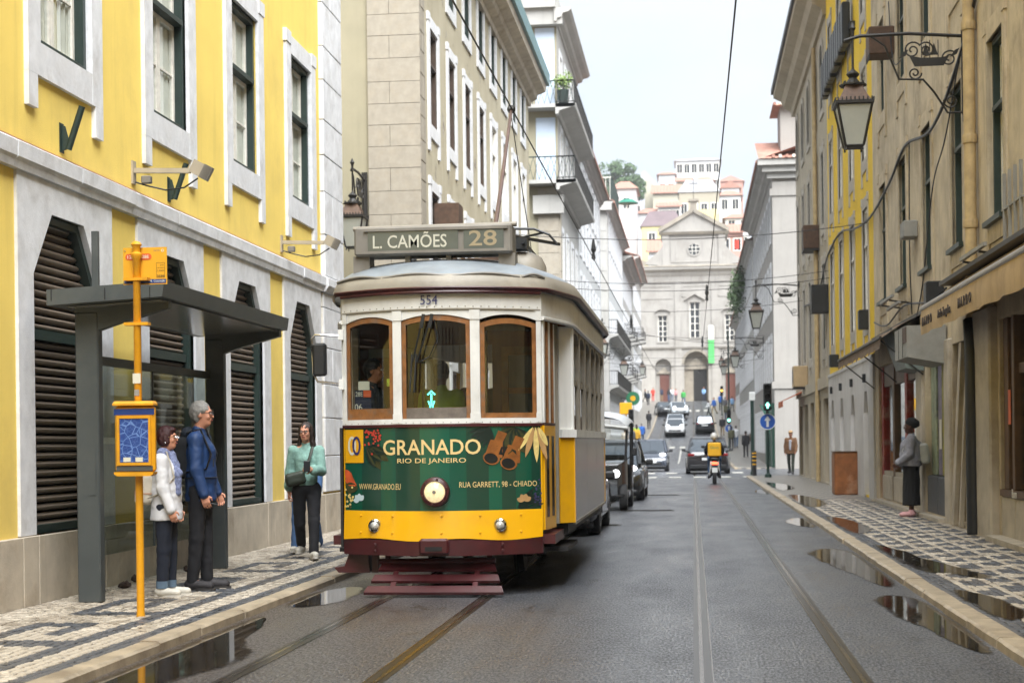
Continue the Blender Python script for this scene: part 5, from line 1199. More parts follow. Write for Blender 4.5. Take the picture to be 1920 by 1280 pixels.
# outline of the body seen from above, right half from front centre to rear centre
def half_outline(ex=0.0, n=10):
    P = [(HW * t, SAG * t * t) for t in np.linspace(0, 1, n)]
    P += [(1.03, .62), (1.09, .88), (1.15, 1.15), (1.19, 1.42)] + [(1.19, y) for y in np.linspace(2.2, 7.0, 5)]
    P += [(1.15, 7.25), (1.09, 7.5), (1.03, 7.78)] + [(HW * t, 8.4 - SAG * t * t) for t in np.linspace(1, 0, n)]
    out = []
    for i, (x, y) in enumerate(P):
        a = P[max(i - 1, 0)]; b = P[min(i + 1, len(P) - 1)]; dx, dy = b[0] - a[0], b[1] - a[1]; l_ = math.hypot(dx, dy); out.append((x + dy / l_ * ex, y - dx / l_ * ex))
    return out
def outline(ex=0.0):
    r_ = half_outline(ex); return r_ + [(-x, y) for x, y in r_[-2:0:-1]]
# --- roof: hood edge, dome, scalloped visor
ed = outline(0.07); rg = []
for th_ in np.linspace(0, 90, 12):
    c, s_ = math.cos(R(th_)), math.sin(R(th_)); ring = []
    for x, y in ed:
        sp = (0, min(max(y, 1.15), 7.25)); k = 1 - c ** 0.8; ring.append((lerp(x, sp[0], k), lerp(y, sp[1], k), 2.90 + .36 * s_))
    rg.append(ring)
roof = MB().loft(rg, True, False).build('roof', M_TROOF, tram, smooth=True)
rg = []
for th_ in np.linspace(0, 20, 4):
    c, s_ = math.cos(R(th_)), math.sin(R(th_)); ring = []
    for x, y in outline(0.078):
        k = 1 - c ** 0.8; ring.append((lerp(x, 0, k), lerp(y, min(max(y, 1.15), 7.25), k), 2.905 + .36 * s_))
    rg.append(ring)
MB().loft(rg, False, False).build('hood', M_TBEI, tram, smooth=True)
for a, b in ((-1.0, -.52), (-.5, .14), (.16, .78), (.8, 1.0)):      # scalloped rain moulding
    pts = []
    for i in range(13):
        t = lerp(a, b, i / 12); u = i / 12; zz = 3.015 + .03 * math.sin(math.pi * u) - .012; k = 1 - math.cos(R(19)) ** .8
        pts.append((HW * 1.07 * t * .975, SAG * t * t - .085 + k * 1.0 + (0.02), zz))
    MB().tube(pts, .013, 6, flat=1.0).build('rain_moulding', M_BOXM, roof, smooth=True)
ring = lambda ex, z, q: [(x, y, z) for x, y in outline(ex)]
MB().loft([[(x, y, 2.865) for x, y in outline(.06)], [(x, y, 2.895) for x, y in outline(.085)], [(x, y, 2.915) for x, y in outline(.07)]], False, False).build('roof_gutter', M_TM, tram, smooth=True)
MB().tube([(HW * t, SAG * t * t - .06, 2.855 - .0 * t) for t in np.linspace(-1, 1.0, 21)], .016, 7).build('maroon_rail', M_TM, tram, smooth=True)
# --- front fascia with arched window heads, posts, sill and panels
WIN = [(-.955, -.43), (-.34, .34), (.43, .955)]
def arch_z(t):
    for a, b in WIN:
        if a <= t <= b: u = (t - (a + b) / 2) / ((b - a) / 2); return 2.60 + .05 * (1 - u * u)
    return 2.60
fstrip('front_fascia', M_TW, -1, 1, arch_z, 2.70, .0, n=80); fstrip('number_board', M_TW, -1, 1, 2.702, 2.87, .012, n=30)
fstrip('fascia_joint', M_TBEI, -1, 1, 2.695, 2.706, .017, .01, n=30)
for a, b in ((-1, -.955), (-.43, -.34), (.34, .43), (.955, 1)):
    fstrip('front_post', M_TW, a, b, 1.66, 2.60, .012, .07, n=3)
    for zz in (1.63, 2.60): fstrip('post_plate', M_TW, a - .004, b + .004, zz, zz + .09, .019, .02, n=3)
fstrip('front_sill', M_TW, -1, 1, 1.622, 1.672, .014, n=30); fstrip('waist_rail', M_TM, -1.0, 1.0, 1.595, 1.622, .026, n=30)
rv = MB()
for t in np.linspace(-.97, .97, 27): rv.lathe([(.006, 0), (.004, -.006)], 6, sf(t, 2.722, .014), 'y'); rv.lathe([(.006, 0), (.004, -.006)], 6, sf(t, 2.85, .014), 'y'); rv.lathe([(.005, 0), (.003, -.005)], 6, sf(t, 1.635, .016), 'y')
tag(rv.build('rivets', M_TBEI, tram), kind='stuff')
fp = fstrip('advert_panel', M_AD, -.985, .985, .805, 1.595, .012, n=40)
for s_ in (-1, 1): fstrip('corner_strip', M_TY, s_ * .985 if s_ > 0 else -1.0, 1.0 if s_ > 0 else -.985, .805, 1.595, .012, n=2)
ap = fstrip('front_apron', M_TY, -1.0, 1.0, lambda t: .535 + .012 * math.sin(7 * t), .805, .018, .05, n=40, o2=.055)
bp = fstrip('bumper', M_TM, -1.0, 1.0, .385, .535, .05, .12, n=30)
for s_ in (-1, 1):
    for dx in (-.05, .05):
        for zz in (.43, .49): MB().lathe([(.014, 0), (.012, -.015), (.0, -.018)], 8, (s_ * .56 + dx, SAG * .34 - .05, zz), 'y').build('bolt', M_TM, bp)
MB().bbox(-.16, .12, -.10, .05, .40, .55, .02).build('coupler_plate', M_TM, bp); MB().box(-.10, .06, -.106, -.09, .435, .475).build('coupler_slot', M_DARK, bp)
for t in (-.8, -.45, .05, .42, .8):
    for zz in (.76, .60): MB().lathe([(.012, 0), (.008, -.010)], 6, sf(t, zz, .03 if zz > .7 else .048), 'y').build('rivet', M_TY, ap)
# --- wooden window sashes and glass
for i, (a, b) in enumerate(WIN):
    dz = -.03 if i == 2 else 0; e = .042 if i != 1 else .044; n = 12
    def top(t, a=a, b=b): return arch_z(min(max(t, a), b)) + dz
    ts = np.linspace(b, a, n); ti = np.linspace(b - e, a + e, n); zb_o, zb_i = 1.672, 1.672 + (.105 if i < 2 else .05)
    outer = [(a + .004, zb_o), (b - .004, zb_o)] + [(t, top(t) - .004) for t in ts]; inner = [(a + e, zb_i), (b - e, zb_i)] + [(t, top(t) - .055) for t in ti]
    q0 = lambda t, z: sf(t, z, -.012); q1 = lambda t, z: sf(t, z, -.06)
    fr = MB().ring(outer, inner, q0, q1).build('window_sash', M_WOOD, tram)
    if i == 1: fstrip('sash_bottom_rail', M_WOODG, a + e, b - e, zb_o + .004, zb_i - .002, -.008, .02, n=8, par=fr)
    if i == 2: fstrip('dark_gap', M_DARK, a + .01, b - .01, 2.50, lambda t: arch_z(t) - .003, -.065, .01, n=8, par=fr)
    mb = MB(); mb.loft([[sf(t, zb_i, -.035), sf(t, top(t) - .05, -.035)] for t in np.linspace(a + e - .005, b - e + .005, 8)], False, False, False); mb.build('window_pane', M_TGLASS, tram, smooth=True)
# --- lamps
def lamp(x, z, r_, rimm, lens, name, dep=.07):
    t = x / HW; y = SAG * t * t
    o = MB().lathe([(r_ * 1.0, .02), (r_ * 1.05, -.02), (r_, -dep), (r_ * .78, -dep - .012), (r_ * .72, -dep + .01)], 28, (x, y, z), 'y', cap=False).build(name, rimm, tram, smooth=True)
    MB().lathe([(r_ * .74, -dep + .008), (r_ * .55, -dep - .014), (r_ * .25, -dep - .024), (.001, -dep - .028)], 28, (x, y, z), 'y').build('lens', lens, o, smooth=True); return o
hl = lamp(-.01, .985, .135, M_TM, M_LENS, 'headlamp'); MB().lathe([(.018, -.10), (.014, -.115)], 10, (-.01, 0, .985), 'y').build('bulb_cap', M_BOXM, hl)
for k in range(6): MB().lathe([(.013, -.07), (.010, -.09)], 6, (-.01 + .118 * math.cos(k * 1.047 + .3), 0, .985 + .118 * math.sin(k * 1.047 + .3)), 'y').build('rim_bolt', M_TM, hl)
lamp(-.615, .665, .062, M_CHROME, M_LENS2, 'fog_lamp', .06); lamp(.585, .665, .062, M_CHROME, M_LENS2, 'fog_lamp', .06)
# --- advert print bent onto the panel
def bent(me, par, name='lettering', off=.018):
    for v in me.vertices:
        x, z, d = v.co.x, v.co.y, v.co.z; v.co = Vector(sf(x / HW, z, off + d))
    return put(name, me, par)
def fit_text(txt, x, z, w_, h_, m, par, off=.016, bold=0.0):
    me = text_mesh(txt, 1.0, m, depth=0.0, bold=bold).copy(); xs = [v.co.x for v in me.vertices]; ys = [v.co.y for v in me.vertices]
    x0, x1, y0, y1 = min(xs), max(xs), min(ys), max(ys)
    for v in me.vertices: v.co = Vector((x + (v.co.x - (x0 + x1) / 2) / (x1 - x0) * w_, z + (v.co.y - (y0 + y1) / 2) / (y1 - y0) * h_, 0))
    return bent(me, par, off=off)
fit_text('GRANADO', -.055, 1.405, .94, .145, M_GOLD, fp, bold=.012); fit_text('RIO DE JANEIRO', -.05, 1.272, .66, .058, M_GOLD, fp, bold=.005)
fit_text('WWW.GRANADO.EU', -.57, 1.035, .44, .056, M_GOLD, fp); fit_text('RUA GARRETT, 98 - CHIADO', .565, 1.045, .70, .06, M_GOLD, fp)
fit_text('554', -.05, 2.785, .165, .088, M_NAVY, tram, .03)
def flat(par, poly, m, name, off):
    mb = MB(); mb.add([(x, z, 0) for x, z in poly], [tuple(range(len(poly)))]); return bent(mb.mesh(name, m), par, name, off)
def leafp(cx, cz, ang, l_, w_, n=8): 
    o = []; ca, sa = math.cos(ang), math.sin(ang)
    for i in range(2 * n):
        u = i / n if i < n else 2 - i / n; s_ = (1 if i < n else -1) * math.sin(math.pi * u) ** .8 * w_ / 2
        o.append((cx + ca * u * l_ - sa * s_, cz + sa * u * l_ + ca * s_))
    return o
def disc(cx, cz, rx, rz=None, n=16, ang=0): 
    rz = rz or rx; return [(cx + rx * math.cos(2 * math.pi * k / n) * math.cos(ang) - rz * math.sin(2 * math.pi * k / n) * math.sin(ang), cz + rx * math.cos(2 * math.pi * k / n) * math.sin(ang) + rz * math.sin(2 * math.pi * k / n) * math.cos(ang)) for k in range(n)]
fstrip('logo_field', M_TY, -.98, -.765, 1.262, 1.58, .0175, .004, n=8, par=fp)
for cx, m_, o_ in ((-.865, M_LETW, .0215), (-.815, M_NAVY, .022)):
    mb = MB(); mb.ring([(x, z) for x, z in disc(cx, 1.425, .048, .092)], [(x, z) for x, z in disc(cx, 1.425, .026, .066)], lambda a, b: (a, b, 0), lambda a, b: (a, b, 0)); bent(mb.mesh('logo_ring', m_), fp, 'logo_ring', o_)
rr = random.Random(3)
for k in range(5): flat(fp, leafp(-.70, 1.42, -1.2 + k * .22, .22 + .05 * (k % 2), .09), M_LEAF2 if k % 2 else M_LEAFP, 'leaf_print', .0142 + .0003 * k)
for k in range(38): flat(fp, disc(-.69 + rr.uniform(-.04, .14), 1.575 - abs(rr.gauss(0, .07)), .011, n=8), M_RED2, 'berry_print', .0172 + .00004 * k)
for k in range(7): flat(fp, leafp(.50, 1.585, -2.9 + k * .25, .20, .04), M_LEAFP, 'leaf_print', .0142 + .0002 * k)
for k in range(6): flat(fp, leafp(.72, 1.58, -2.4 + k * .3, .26, .12), M_LEAFP if k % 2 else M_LEAF2, 'leaf_print', .0158 + .0002 * k)
for k, (a_, l_) in enumerate(((-2.1, .26), (-1.85, .30), (-1.55, .34), (-1.3, .33), (-1.15, .2))): flat(fp, leafp(.885 + .012 * k, 1.585, a_, l_, .05), (M_LILY, M_BUT2)[k % 2], 'petal_print', .0175 + .0003 * k)
for bx, bz in ((.525, 1.355), (.68, 1.305)):
    flat(fp, [(bx - .085, bz - .06), (bx - .02, bz + .115), (bx + .09, bz + .095), (bx + .085, bz - .06)], M_BINO, 'binocular_print', .0182)
    flat(fp, [(bx + .01, bz + .10), (bx + .05, bz + .20), (bx + .13, bz + .17), (bx + .09, bz + .09)], M_BINO, 'binocular_print', .0184)
    flat(fp, disc(bx - .015, bz - .06, .078, .062, ang=-.3), M_BINO, 'binocular_rim_print', .0187); flat(fp, disc(bx - .018, bz - .062, .062, .048, ang=-.3), M_BINOD, 'binocular_lens_print', .019)
flat(fp, [(.575, 1.33), (.60, 1.40), (.66, 1.40), (.62, 1.32)], M_BINOD, 'binocular_hinge_print', .0186)
for k in range(5): flat(fp, leafp(-.955, 1.20 - .05 * k, -.9 + .25 * k, .15, .07), M_ORP if k < 3 else M_LEAF2, 'flower_print', .0160 + .0003 * k)
for k in range(26): flat(fp, disc(-.93 + rr.uniform(-.02, .07), .83 + rr.uniform(0, .2), .012, n=7), M_LILY if k % 3 else M_LEAF2, 'blossom_print', .0176 + .00004 * k)
for cx, cz, m_ in ((-.79, .90, M_BUT), (.80, .885, M_BUT2)):
    for k, a_ in enumerate((.5, 1.3, 2.0, 2.8)): flat(fp, leafp(cx, cz, a_ + (.3 if m_ is M_BUT else 0), .07, .05), m_, 'butterfly_print', .0165 + .0002 * k)
for k in range(22): flat(fp, disc(.93 + rr.uniform(-.05, .03), .84 + rr.uniform(0, .25), .009, n=6), M_PUR, 'lavender_print', .0166 + .00004 * k)
for k in range(4): flat(fp, leafp(.74, .82, .15 + k * .25, .24, .05), M_LEAFP, 'leaf_print', .0145 + .0003 * k)
# --- destination box on the roof
bx = MB().bbox(-.84, .70, .36, .72, 3.255, 3.535, .02).build('destination_box', M_BOXM, tram)
MB().tube([(-.87, .50, 3.535), (.73, .50, 3.545)], .035, 10, flat=.7).build('box_hood', M_TBEI, bx, smooth=True)
MB().box(-.70, .18, .345, .358, 3.30, 3.485).build('destination_glass', M_SIGNG, bx); MB().box(.235, .62, .345, .358, 3.30, 3.485).build('number_glass', M_SIGNG, bx)
for zz in (3.285, 3.50): MB().box(-.74, .66, .335, .357, zz - .013, zz + .013).build('glass_frame', M_BOXM, bx)
def fit_flat(txt, x, z, w_, h_, m, par, y, bold=0.0, name='lettering'):
    me = text_mesh(txt, 1.0, m, depth=0.0, bold=bold).copy(); xs = [v.co.x for v in me.vertices]; ys = [v.co.y for v in me.vertices]; x0, x1, y0, y1 = min(xs), max(xs), min(ys), max(ys)
    for v in me.vertices: v.co = Vector((x + (v.co.x - (x0 + x1) / 2) / (x1 - x0) * w_, y, z + (v.co.y - (y0 + y1) / 2) / (y1 - y0) * h_))
    return put(name, me, par)
fit_flat('L. CAMÕES', -.29, 3.40, .72, .155, M_LETS, bx, .343, .008); fit_flat('28', .42, 3.40, .27, .15, M_LETO, bx, .343, .012)
for x in (-.80, .62): MB().box(x - .06, x + .10, .42, .66, 3.02, 3.26).build('box_leg', M_BOXM, bx)
for x in (-.35, .05): MB().box(x, x + .05, .42, .5, 3.16, 3.26).build('box_leg', M_BOXM, bx)
# --- roof gear
MB().tube([(-.10, 1.6, 3.58), (.16, 1.6, 3.58)], .05, 12).build('trolley_base', M_RUST, tram, smooth=True)
mb = MB(); [mb.bar((x, 1.5, 3.2), (x + .05, 1.6, 3.62), .03) for x in (-.04, .04)]; mb.bar((-.2, 1.6, 3.3), (.5, 1.75, 3.34), .08); mb.bar((-.1, 1.6, 3.55), (.42, 2.4, 3.4), .05); mb.build('trolley_springs', M_RUST, tram)
MB().tube([(.30, 1.9, 3.42), (.27, 2.9, 4.1), (.19, 5.0, 5.58)], [.028, .024, .018], 8).build('trolley_pole', mat('brown_pole_paint', '#5d4a44', rough=0.5, var=0.2), tram, smooth=True)
MB().lathe([(.02, -.05), (.05, -.03), (.05, .03), (.02, .05)], 10, (.19, 5.02, 5.60), 'x').build('trolley_wheel', M_IRONB, tram)
MB().tube([(.2, 4.9, 5.5), (.35, 6.6, 3.4)], .006, 4).build('trolley_rope', M_BLKP, tram)
mb = MB(); mb.bar((.55, .9, 3.50), (1.0, 2.2, 3.55), .03); mb.bar((.75, .9, 3.42), (.75, 2.2, 3.42), .03); mb.tube([(.55, 1.0, 3.57), (.85, 1.0, 3.56), (1.0, 1.0, 3.50), (1.08, 1.0, 3.40)], .014, 6); mb.tube([(.55, 1.1, 3.45), (.80, 1.05, 3.5), (.95, 1.0, 3.52)], .012, 6); mb.box(.62, .78, .95, 1.2, 3.36, 3.47); mb.build('folded_collector', M_BLKP, tram)
MB().lathe([(.24, 3.1), (.235, 3.2), (.19, 3.29), (.10, 3.34), (.001, 3.35)], 18, (.72, 1.15, 0), 'z').build('resistor_dome', M_TBEI, tram, smooth=True)
for k, (x, y) in enumerate(((.62, 1.5), (-.5, 1.7))): MB().lathe([(.03, 3.2), (.05, 3.24), (.03, 3.27), (.05, 3.30), (.03, 3.33), (.045, 3.36), (.02, 3.42)], 10, (x, y, 0), 'z').build('insulator', M_BLKP, tram)
# --- body side, both sides alike
ho = half_outline(0)
for sg_, sd_ in ((1, 'right'), (-1, 'left')):
    def X(p): return [(sg_ * x, y, z) for x, y, z in p]
    cor = [q for q in half_outline(0.005) if .37 < q[1] < 8.05]
    mb = MB(); mb.loft([[(sg_ * x, y, 2.625), (sg_ * x, y, 2.875), (sg_ * (x - .04), y, 2.875), (sg_ * (x - .04), y, 2.625)] for x, y in cor]); mb.build('letter_board', M_TW, tram, smooth=True)
    mb = MB(); mb.loft([[(sg_ * x, y, 2.60), (sg_ * (x + .03), y, 2.612), (sg_ * (x + .03), y, 2.632), (sg_ * x, y, 2.645)] for x, y in cor], closed=True); mb.build('drip_moulding', M_TW, tram, smooth=True)
    # bulkhead corner panels at both ends of the saloon
    for ya, yb in ((1.28, 1.42), (7.0, 7.14)):
        f_ = ya < 4; xa, xb_ = (1.06, 1.19) if f_ else (1.19, 1.06); pl = [(xa, ya), (xb_, yb), (xb_ - .05, yb + .03), (xa - .05, ya + .03)]
        for z0_, z1_, m_, nm in ((.62, 1.49, M_TY, 'corner_panel'), (1.56, 2.605, M_TW, 'corner_post')): MB().loft([[(sg_ * x, y, z) for x, y in pl] for z in (z0_, z1_)]).build(nm, m_, tram)
        MB().loft([[(sg_ * (x + (.025 if i in (0, 1) else 0)), y - (.02 if i in (0, 1) else 0), z) for i, (x, y) in enumerate(pl)] for z in (1.485, 1.565)]).build('belt_corner', M_TW, tram)
    MB().box(sg_ * 1.15, sg_ * 1.22, 1.42, 7.02, 1.485, 1.565).build('belt_rail', M_TW, tram)
    for k in range(3):
        ya, yb = 1.55 + k * 1.8, 1.55 + (k + 1) * 1.8; MB().bbox(min(sg_ * 1.165, sg_ * 1.195), max(sg_ * 1.165, sg_ * 1.195), ya + .006, yb - .006, .625, 1.484, .004).build('side_panel', M_TSIL, tram)
    for y in (1.42, 6.94): MB().box(sg_ * 1.16, sg_ * 1.20, y, y + .12, .62, 1.484).build('panel_edge', M_TY, tram)
    MB().box(sg_ * 1.17, sg_ * 1.205, 1.45, 6.97, .60, .63).build('side_sill', M_TBEI, tram)
    np_ = 6; pit = (7.0 - 1.44) / np_
    for k in range(np_ + 1): MB().bbox(min(sg_ * 1.14, sg_ * 1.195), max(sg_ * 1.14, sg_ * 1.195), 1.40 + k * pit, 1.40 + k * pit + .11, 1.56, 2.605, .01).build('window_pillar', M_TW if k in (0, 6) else M_TBEI, tram)
    for k in range(np_):
        a, b = 1.51 + k * pit, 1.40 + (k + 1) * pit; cc = (a + b) / 2; hw_ = (b - a) / 2
        top = [(a, 2.61)] + [(cc - hw_ * math.cos(R(15 * j)), 2.47 + .10 * math.sin(R(15 * j))) for j in range(13)] + [(b, 2.61)]
        MB().prism(top, min(sg_ * 1.15, sg_ * 1.185), max(sg_ * 1.15, sg_ * 1.185), 'x').build('window_arch', M_TBEI, tram)
        MB().box(min(sg_ * 1.13, sg_ * 1.17), max(sg_ * 1.13, sg_ * 1.17), a, b, 2.03, 2.09).build('window_transom', M_TBEI, tram)
        MB().box(min(sg_ * 1.145, sg_ * 1.15), max(sg_ * 1.145, sg_ * 1.15), a, b, 2.09, 2.56).build('window_pane', M_TGLASS, tram)
# --- folding door leaves and dark doorway on the right front platform
for sg_ in (1, -1):
    for (xa, ya), (xb_, yb) in (((.965, .42), (1.00, .66)), ((.99, .70), (1.025, .93))):
        d = Vector((sg_ * (xb_ - xa), yb - ya, 0)); nrm = Vector((d.y, -d.x, 0)).normalized() * .02
        def slab(z0_, z1_, m_, nm, par, u0=0., u1=1., ex=0.0):
            A = Vector((sg_ * xa, ya, 0)) + d * u0; B = Vector((sg_ * xa, ya, 0)) + d * u1; k = nrm * (1 + ex)
            return MB().loft([[(*(A + k).xy, z), (*(B + k).xy, z), (*(B - k).xy, z), (*(A - k).xy, z)] for z in (z0_, z1_)]).build(nm, m_, par)
        df = slab(.60, 1.60, M_TY, 'door_leaf', tram); slab(.72, 1.50, M_DGLASS, 'lower_glass', df, .3, .7, .15); slab(1.602, 1.625, M_TM, 'door_rail', df, ex=.1)
        for u0, u1 in ((0, .2), (.8, 1)): slab(1.626, 2.60, M_TW, 'door_stile', df, u0, u1)
        slab(1.626, 2.60, M_WOOD, 'door_wood', df, .22, .3); slab(1.626, 2.60, M_WOOD, 'door_wood', df, .7, .78); slab(1.64, 2.58, M_TGLASS, 'upper_glass', df, .3, .7, -.7)
    MB().box(min(sg_ * .99, sg_ * 1.05), max(sg_ * .99, sg_ * 1.05), 1.20, 1.29, .62, 2.62).build('door_post', M_TBEI, tram)
    MB().box(min(sg_ * .75, sg_ * 1.08), max(sg_ * .75, sg_ * 1.08), .38, 1.40, .47, .56).build('platform_beam', M_TM, tram)
    MB().box(min(sg_ * .80, sg_ * 1.16), max(sg_ * .80, sg_ * 1.16), 1.0, 2.2, .36, .40).build('side_step', M_TBLK, tram)
# --- underframe, truck, wheels, lifeguard tray
MB().box(-.9, .9, .45, 7.95, .42, .62).build('underframe', M_TBLK, tram); MB().box(-1.12, 1.12, 1.45, 6.95, .50, .64).build('side_frame', M_TBLK, tram)
for y in (2.95, 5.45):
    for x in (-.475, .475):
        w_ = MB().lathe([(.33, -.05), (.36, -.05), (.36, -.03), (.33, -.02), (.325, .05)], 24, (x, y, .33), 'x').build('wheel', M_TBLK, tram, smooth=True)
for x in (-.62, .62): MB().bbox(x - .06, x + .06, 2.2, 6.2, .22, .42, .02).build('truck_frame', M_TBLK, tram)
MB().box(-.85, .85, .35, 7.9, .60, .70).build('floor', M_TBLK, tram); MB().box(-1.14, 1.14, 1.42, 6.98, .61, .72).build('saloon_floor', M_TBLK, tram)
lg = MB().tube([(-.60, .24, .315), (.52, .24, .325)], .028, 8).build('lifeguard', M_TM, tram, smooth=True)
for k in range(3):
    u0, u1 = (k * .38, k * .38 + .215); za, zb = lerp(.30, .045, u0), lerp(.30, .045, u1); ya, yb = lerp(.22, -.10, u0), lerp(.22, -.10, u1); wa, wb = lerp(.54, .665, u0), lerp(.54, .665, u1)
    mb = MB(); mb.loft([[(-wa - .03, ya, za), (wa - .03, ya, za), (wa - .03, ya + .01, za - .025), (-wa - .03, ya + .01, za - .025)], [(-wb - .03, yb, zb), (wb - .03, yb, zb), (wb - .03, yb + .01, zb - .025), (-wb - .03, yb + .01, zb - .025)]]); sl = mb.build('lifeguard_slat', M_TM, lg)
for x in (-.42, .36): MB().bar((x, .24, .29), (x - .01, -.07, .05), .05, .012).build('lifeguard_bar', M_TM, lg)
for x in (-.52, .46): MB().bar((x, .28, .45), (x, .24, .30), .05, .03).build('lifeguard_hanger', M_TM, lg)
mb = MB(); mb.prism([(-1.03, .20), (-.72, .20), (-.74, .40), (-.92, .40), (-.97, .26), (-1.07, .25)], .36, .62, 'y'); mb.build('corner_step', M_TM, tram)
MB().box(-.70, -.64, .36, .44, .20, .40).build('step_hanger', M_TM, tram); MB().box(-1.0, -.975, .35, .42, .45, 1.60).build('left_door_edge', M_TBLK, tram)
# --- interior
bh = MB().box(-1.12, -.36, 1.44, 1.48, .72, 2.80).build('bulkhead', M_WOODI, tram); MB().box(.36, 1.12, 1.44, 1.48, .72, 2.80).build('bulkhead', M_WOODI, tram); MB().box(-.36, .36, 1.44, 1.48, 2.45, 2.80).build('bulkhead_header', M_WOODI, tram)
MB().ring(rect(.46, .90, 1.45, 2.42), rect(.53, .83, 1.52, 2.33), q_at(1.40), q_at(1.45)).build('bulkhead_frame', M_WOOD, tram); MB().box(.53, .83, 1.425, 1.435, 1.52, 2.33).build('bulkhead_glass', M_SIGNG, tram); MB().box(.53, .83, 1.41, 1.44, 1.94, 2.0).build('bulkhead_bar', M_WOOD, tram)
MB().ring(rect(-.92, -.46, 1.45, 2.42), rect(-.85, -.53, 1.52, 2.33), q_at(1.40), q_at(1.45)).build('bulkhead_frame', M_TBEI, tram)
for x in (-.30, .34): MB().tube([(x, 1.1, .7), (x, 1.1, 2.82)], .018, 8).build('grab_pole', M_CHROME, tram, smooth=True)
mb = MB(); mb.lathe([(.12, .7), (.13, 1.45), (.14, 1.5), (.13, 1.58)], 14, (.30, .75, 0)); mb.bar((.30, .75, 1.6), (.52, .70, 1.63), .03); mb.build('controller', M_IRONB, tram); MB().lathe([(.03, 1.6), (.04, 1.66), (.02, 1.70)], 10, (.52, .70, 0)).build('controller_handle', M_CHROME, tram)
MB().tube([(-.10, 1.3, 1.72), (.02, 1.3, 1.95), (.03, 1.3, 2.15)], .02, 6).build('yellow_handle', M_TY, tram)
for k in range(5):
    for x in (-.75, .70):
        s_ = MB().bbox(x - .35, x + .35, 2.0 + k * .9, 2.08 + k * .9, 1.15, 1.75, .02).build('seat_back', M_WOODI, tram); MB().box(x - .35, x + .35, 2.08 + k * .9, 2.5 + k * .9, 1.1, 1.17).build('seat_cushion', M_WOODI, tram)
MB().box(-1.12, 1.12, 1.5, 6.95, 2.80, 2.83).build('ceiling', M_TBEI, tram)
MB().box(-1.12, 1.12, 6.95, 6.98, .72, 1.7).build('rear_bulkhead', M_WOODI, tram)
# rear end wall of the bowed back platform
def rear(z0_, z1_, m_, nm):
    mb = MB(); mb.loft([[(HW * t, 8.4 - SAG * t * t, z0_), (HW * t, 8.4 - SAG * t * t, z1_), (HW * t, 8.36 - SAG * t * t, z1_), (HW * t, 8.36 - SAG * t * t, z0_)] for t in np.linspace(-1, 1, 14)]); mb.build(nm, m_, tram)
rear(.4, 1.60, M_TY, 'rear_panel'); rear(2.6, 2.87, M_TW, 'rear_fascia')
for a in (-.96, -.36, .36, .96): MB().box(HW * a - .03, HW * a + .03, 8.4 - SAG * a * a - .05, 8.4 - SAG * a * a, 1.6, 2.6).build('rear_post', M_TW, tram)
# --- things in the windows: route card, price sticker, glowing arrow put in for a signal's reflection, wipers, mirror
cd = MB().box(-.86, -.70, .42, .43, 1.76, 1.96).build('route_card', mat('navy_card', '#1d2338', rough=0.5), tram); MB().box(-.775, -.70, .412, .419, 1.895, 1.96).build('card_orange', mat('card_orange', '#c0552d', rough=0.5), cd)
fit_flat('28E', -.818, 1.925, .07, .045, M_LETW, cd, .414); fit_flat('06', -.825, 1.80, .075, .06, M_LETW, cd, .414)
MB().box(-.83, -.72, .44, .45, 1.965, 2.05).build('paper_slip', M_LETW, tram)
sk = MB().box(-.50, -.45, .19, .195, 1.99, 2.06).build('price_sticker', mat('lime_sticker', '#b8c73a', rough=0.5), tram); fit_flat('3.20', -.475, 2.01, .045, .028, M_BLKP, sk, .187)
mb = MB(); q = [(-.06, .12, 1.80), (-.06, .12, 1.91)]; mb.tube(q, .008, 6); mb.tube([(-.095, .12, 1.90), (-.06, .12, 1.935), (-.025, .12, 1.90)], .008, 6); mb.tube([(-.085, .12, 1.74), (-.07, .12, 1.79), (-.09, .12, 1.84)], .007, 6); mb.tube([(-.035, .12, 1.74), (-.05, .12, 1.79), (-.03, .12, 1.84)], .007, 6); mb.build('arrow_reflection', M_GREFL, tram)  # added glowing arrow in place of a traffic light's reflection
for k, (x0, x1) in enumerate(((-.10, -.21), (-.02, -.17))):
    wp = MB().tube([(x0, -.05, 2.64), (x1, -.035, 2.20)], .009, 6).build('wiper_arm', M_BLKP, tram); MB().bar((x0 + .005, -.06, 2.65), (x0 - .02, -.055, 2.52), .03).build('wiper_motor', M_BLKP, wp); MB().bar((x1 - .005, -.03, 2.28), (x1 - .03, -.028, 1.92), .014).build('wiper_blade', M_BLKP, wp)
MB().tube([(.0, -.03, 2.6), (.03, -.03, 2.42), (-.05, -.03, 2.25), (-.15, -.03, 2.2)], .006, 5).build('wiper_hose', M_BLKP, tram)
mr = MB().tube([(-.96, .36, 2.49), (-1.22, .30, 2.50), (-1.255, .30, 2.46), (-1.24, .30, 2.12), (-1.20, .30, 2.05), (-.97, .38, 2.02)], .012, 8).build('mirror_bracket', M_CHROME, tram, smooth=True)
MB().bbox(-1.24, -1.11, .26, .34, 2.10, 2.42, .02).build('mirror', M_BLKP, mr)
for zz in (2.5, 2.02): MB().box(-1.0, -.95, .33, .42, zz - .05, zz + .05).build('bracket_plate', M_TW, tram)
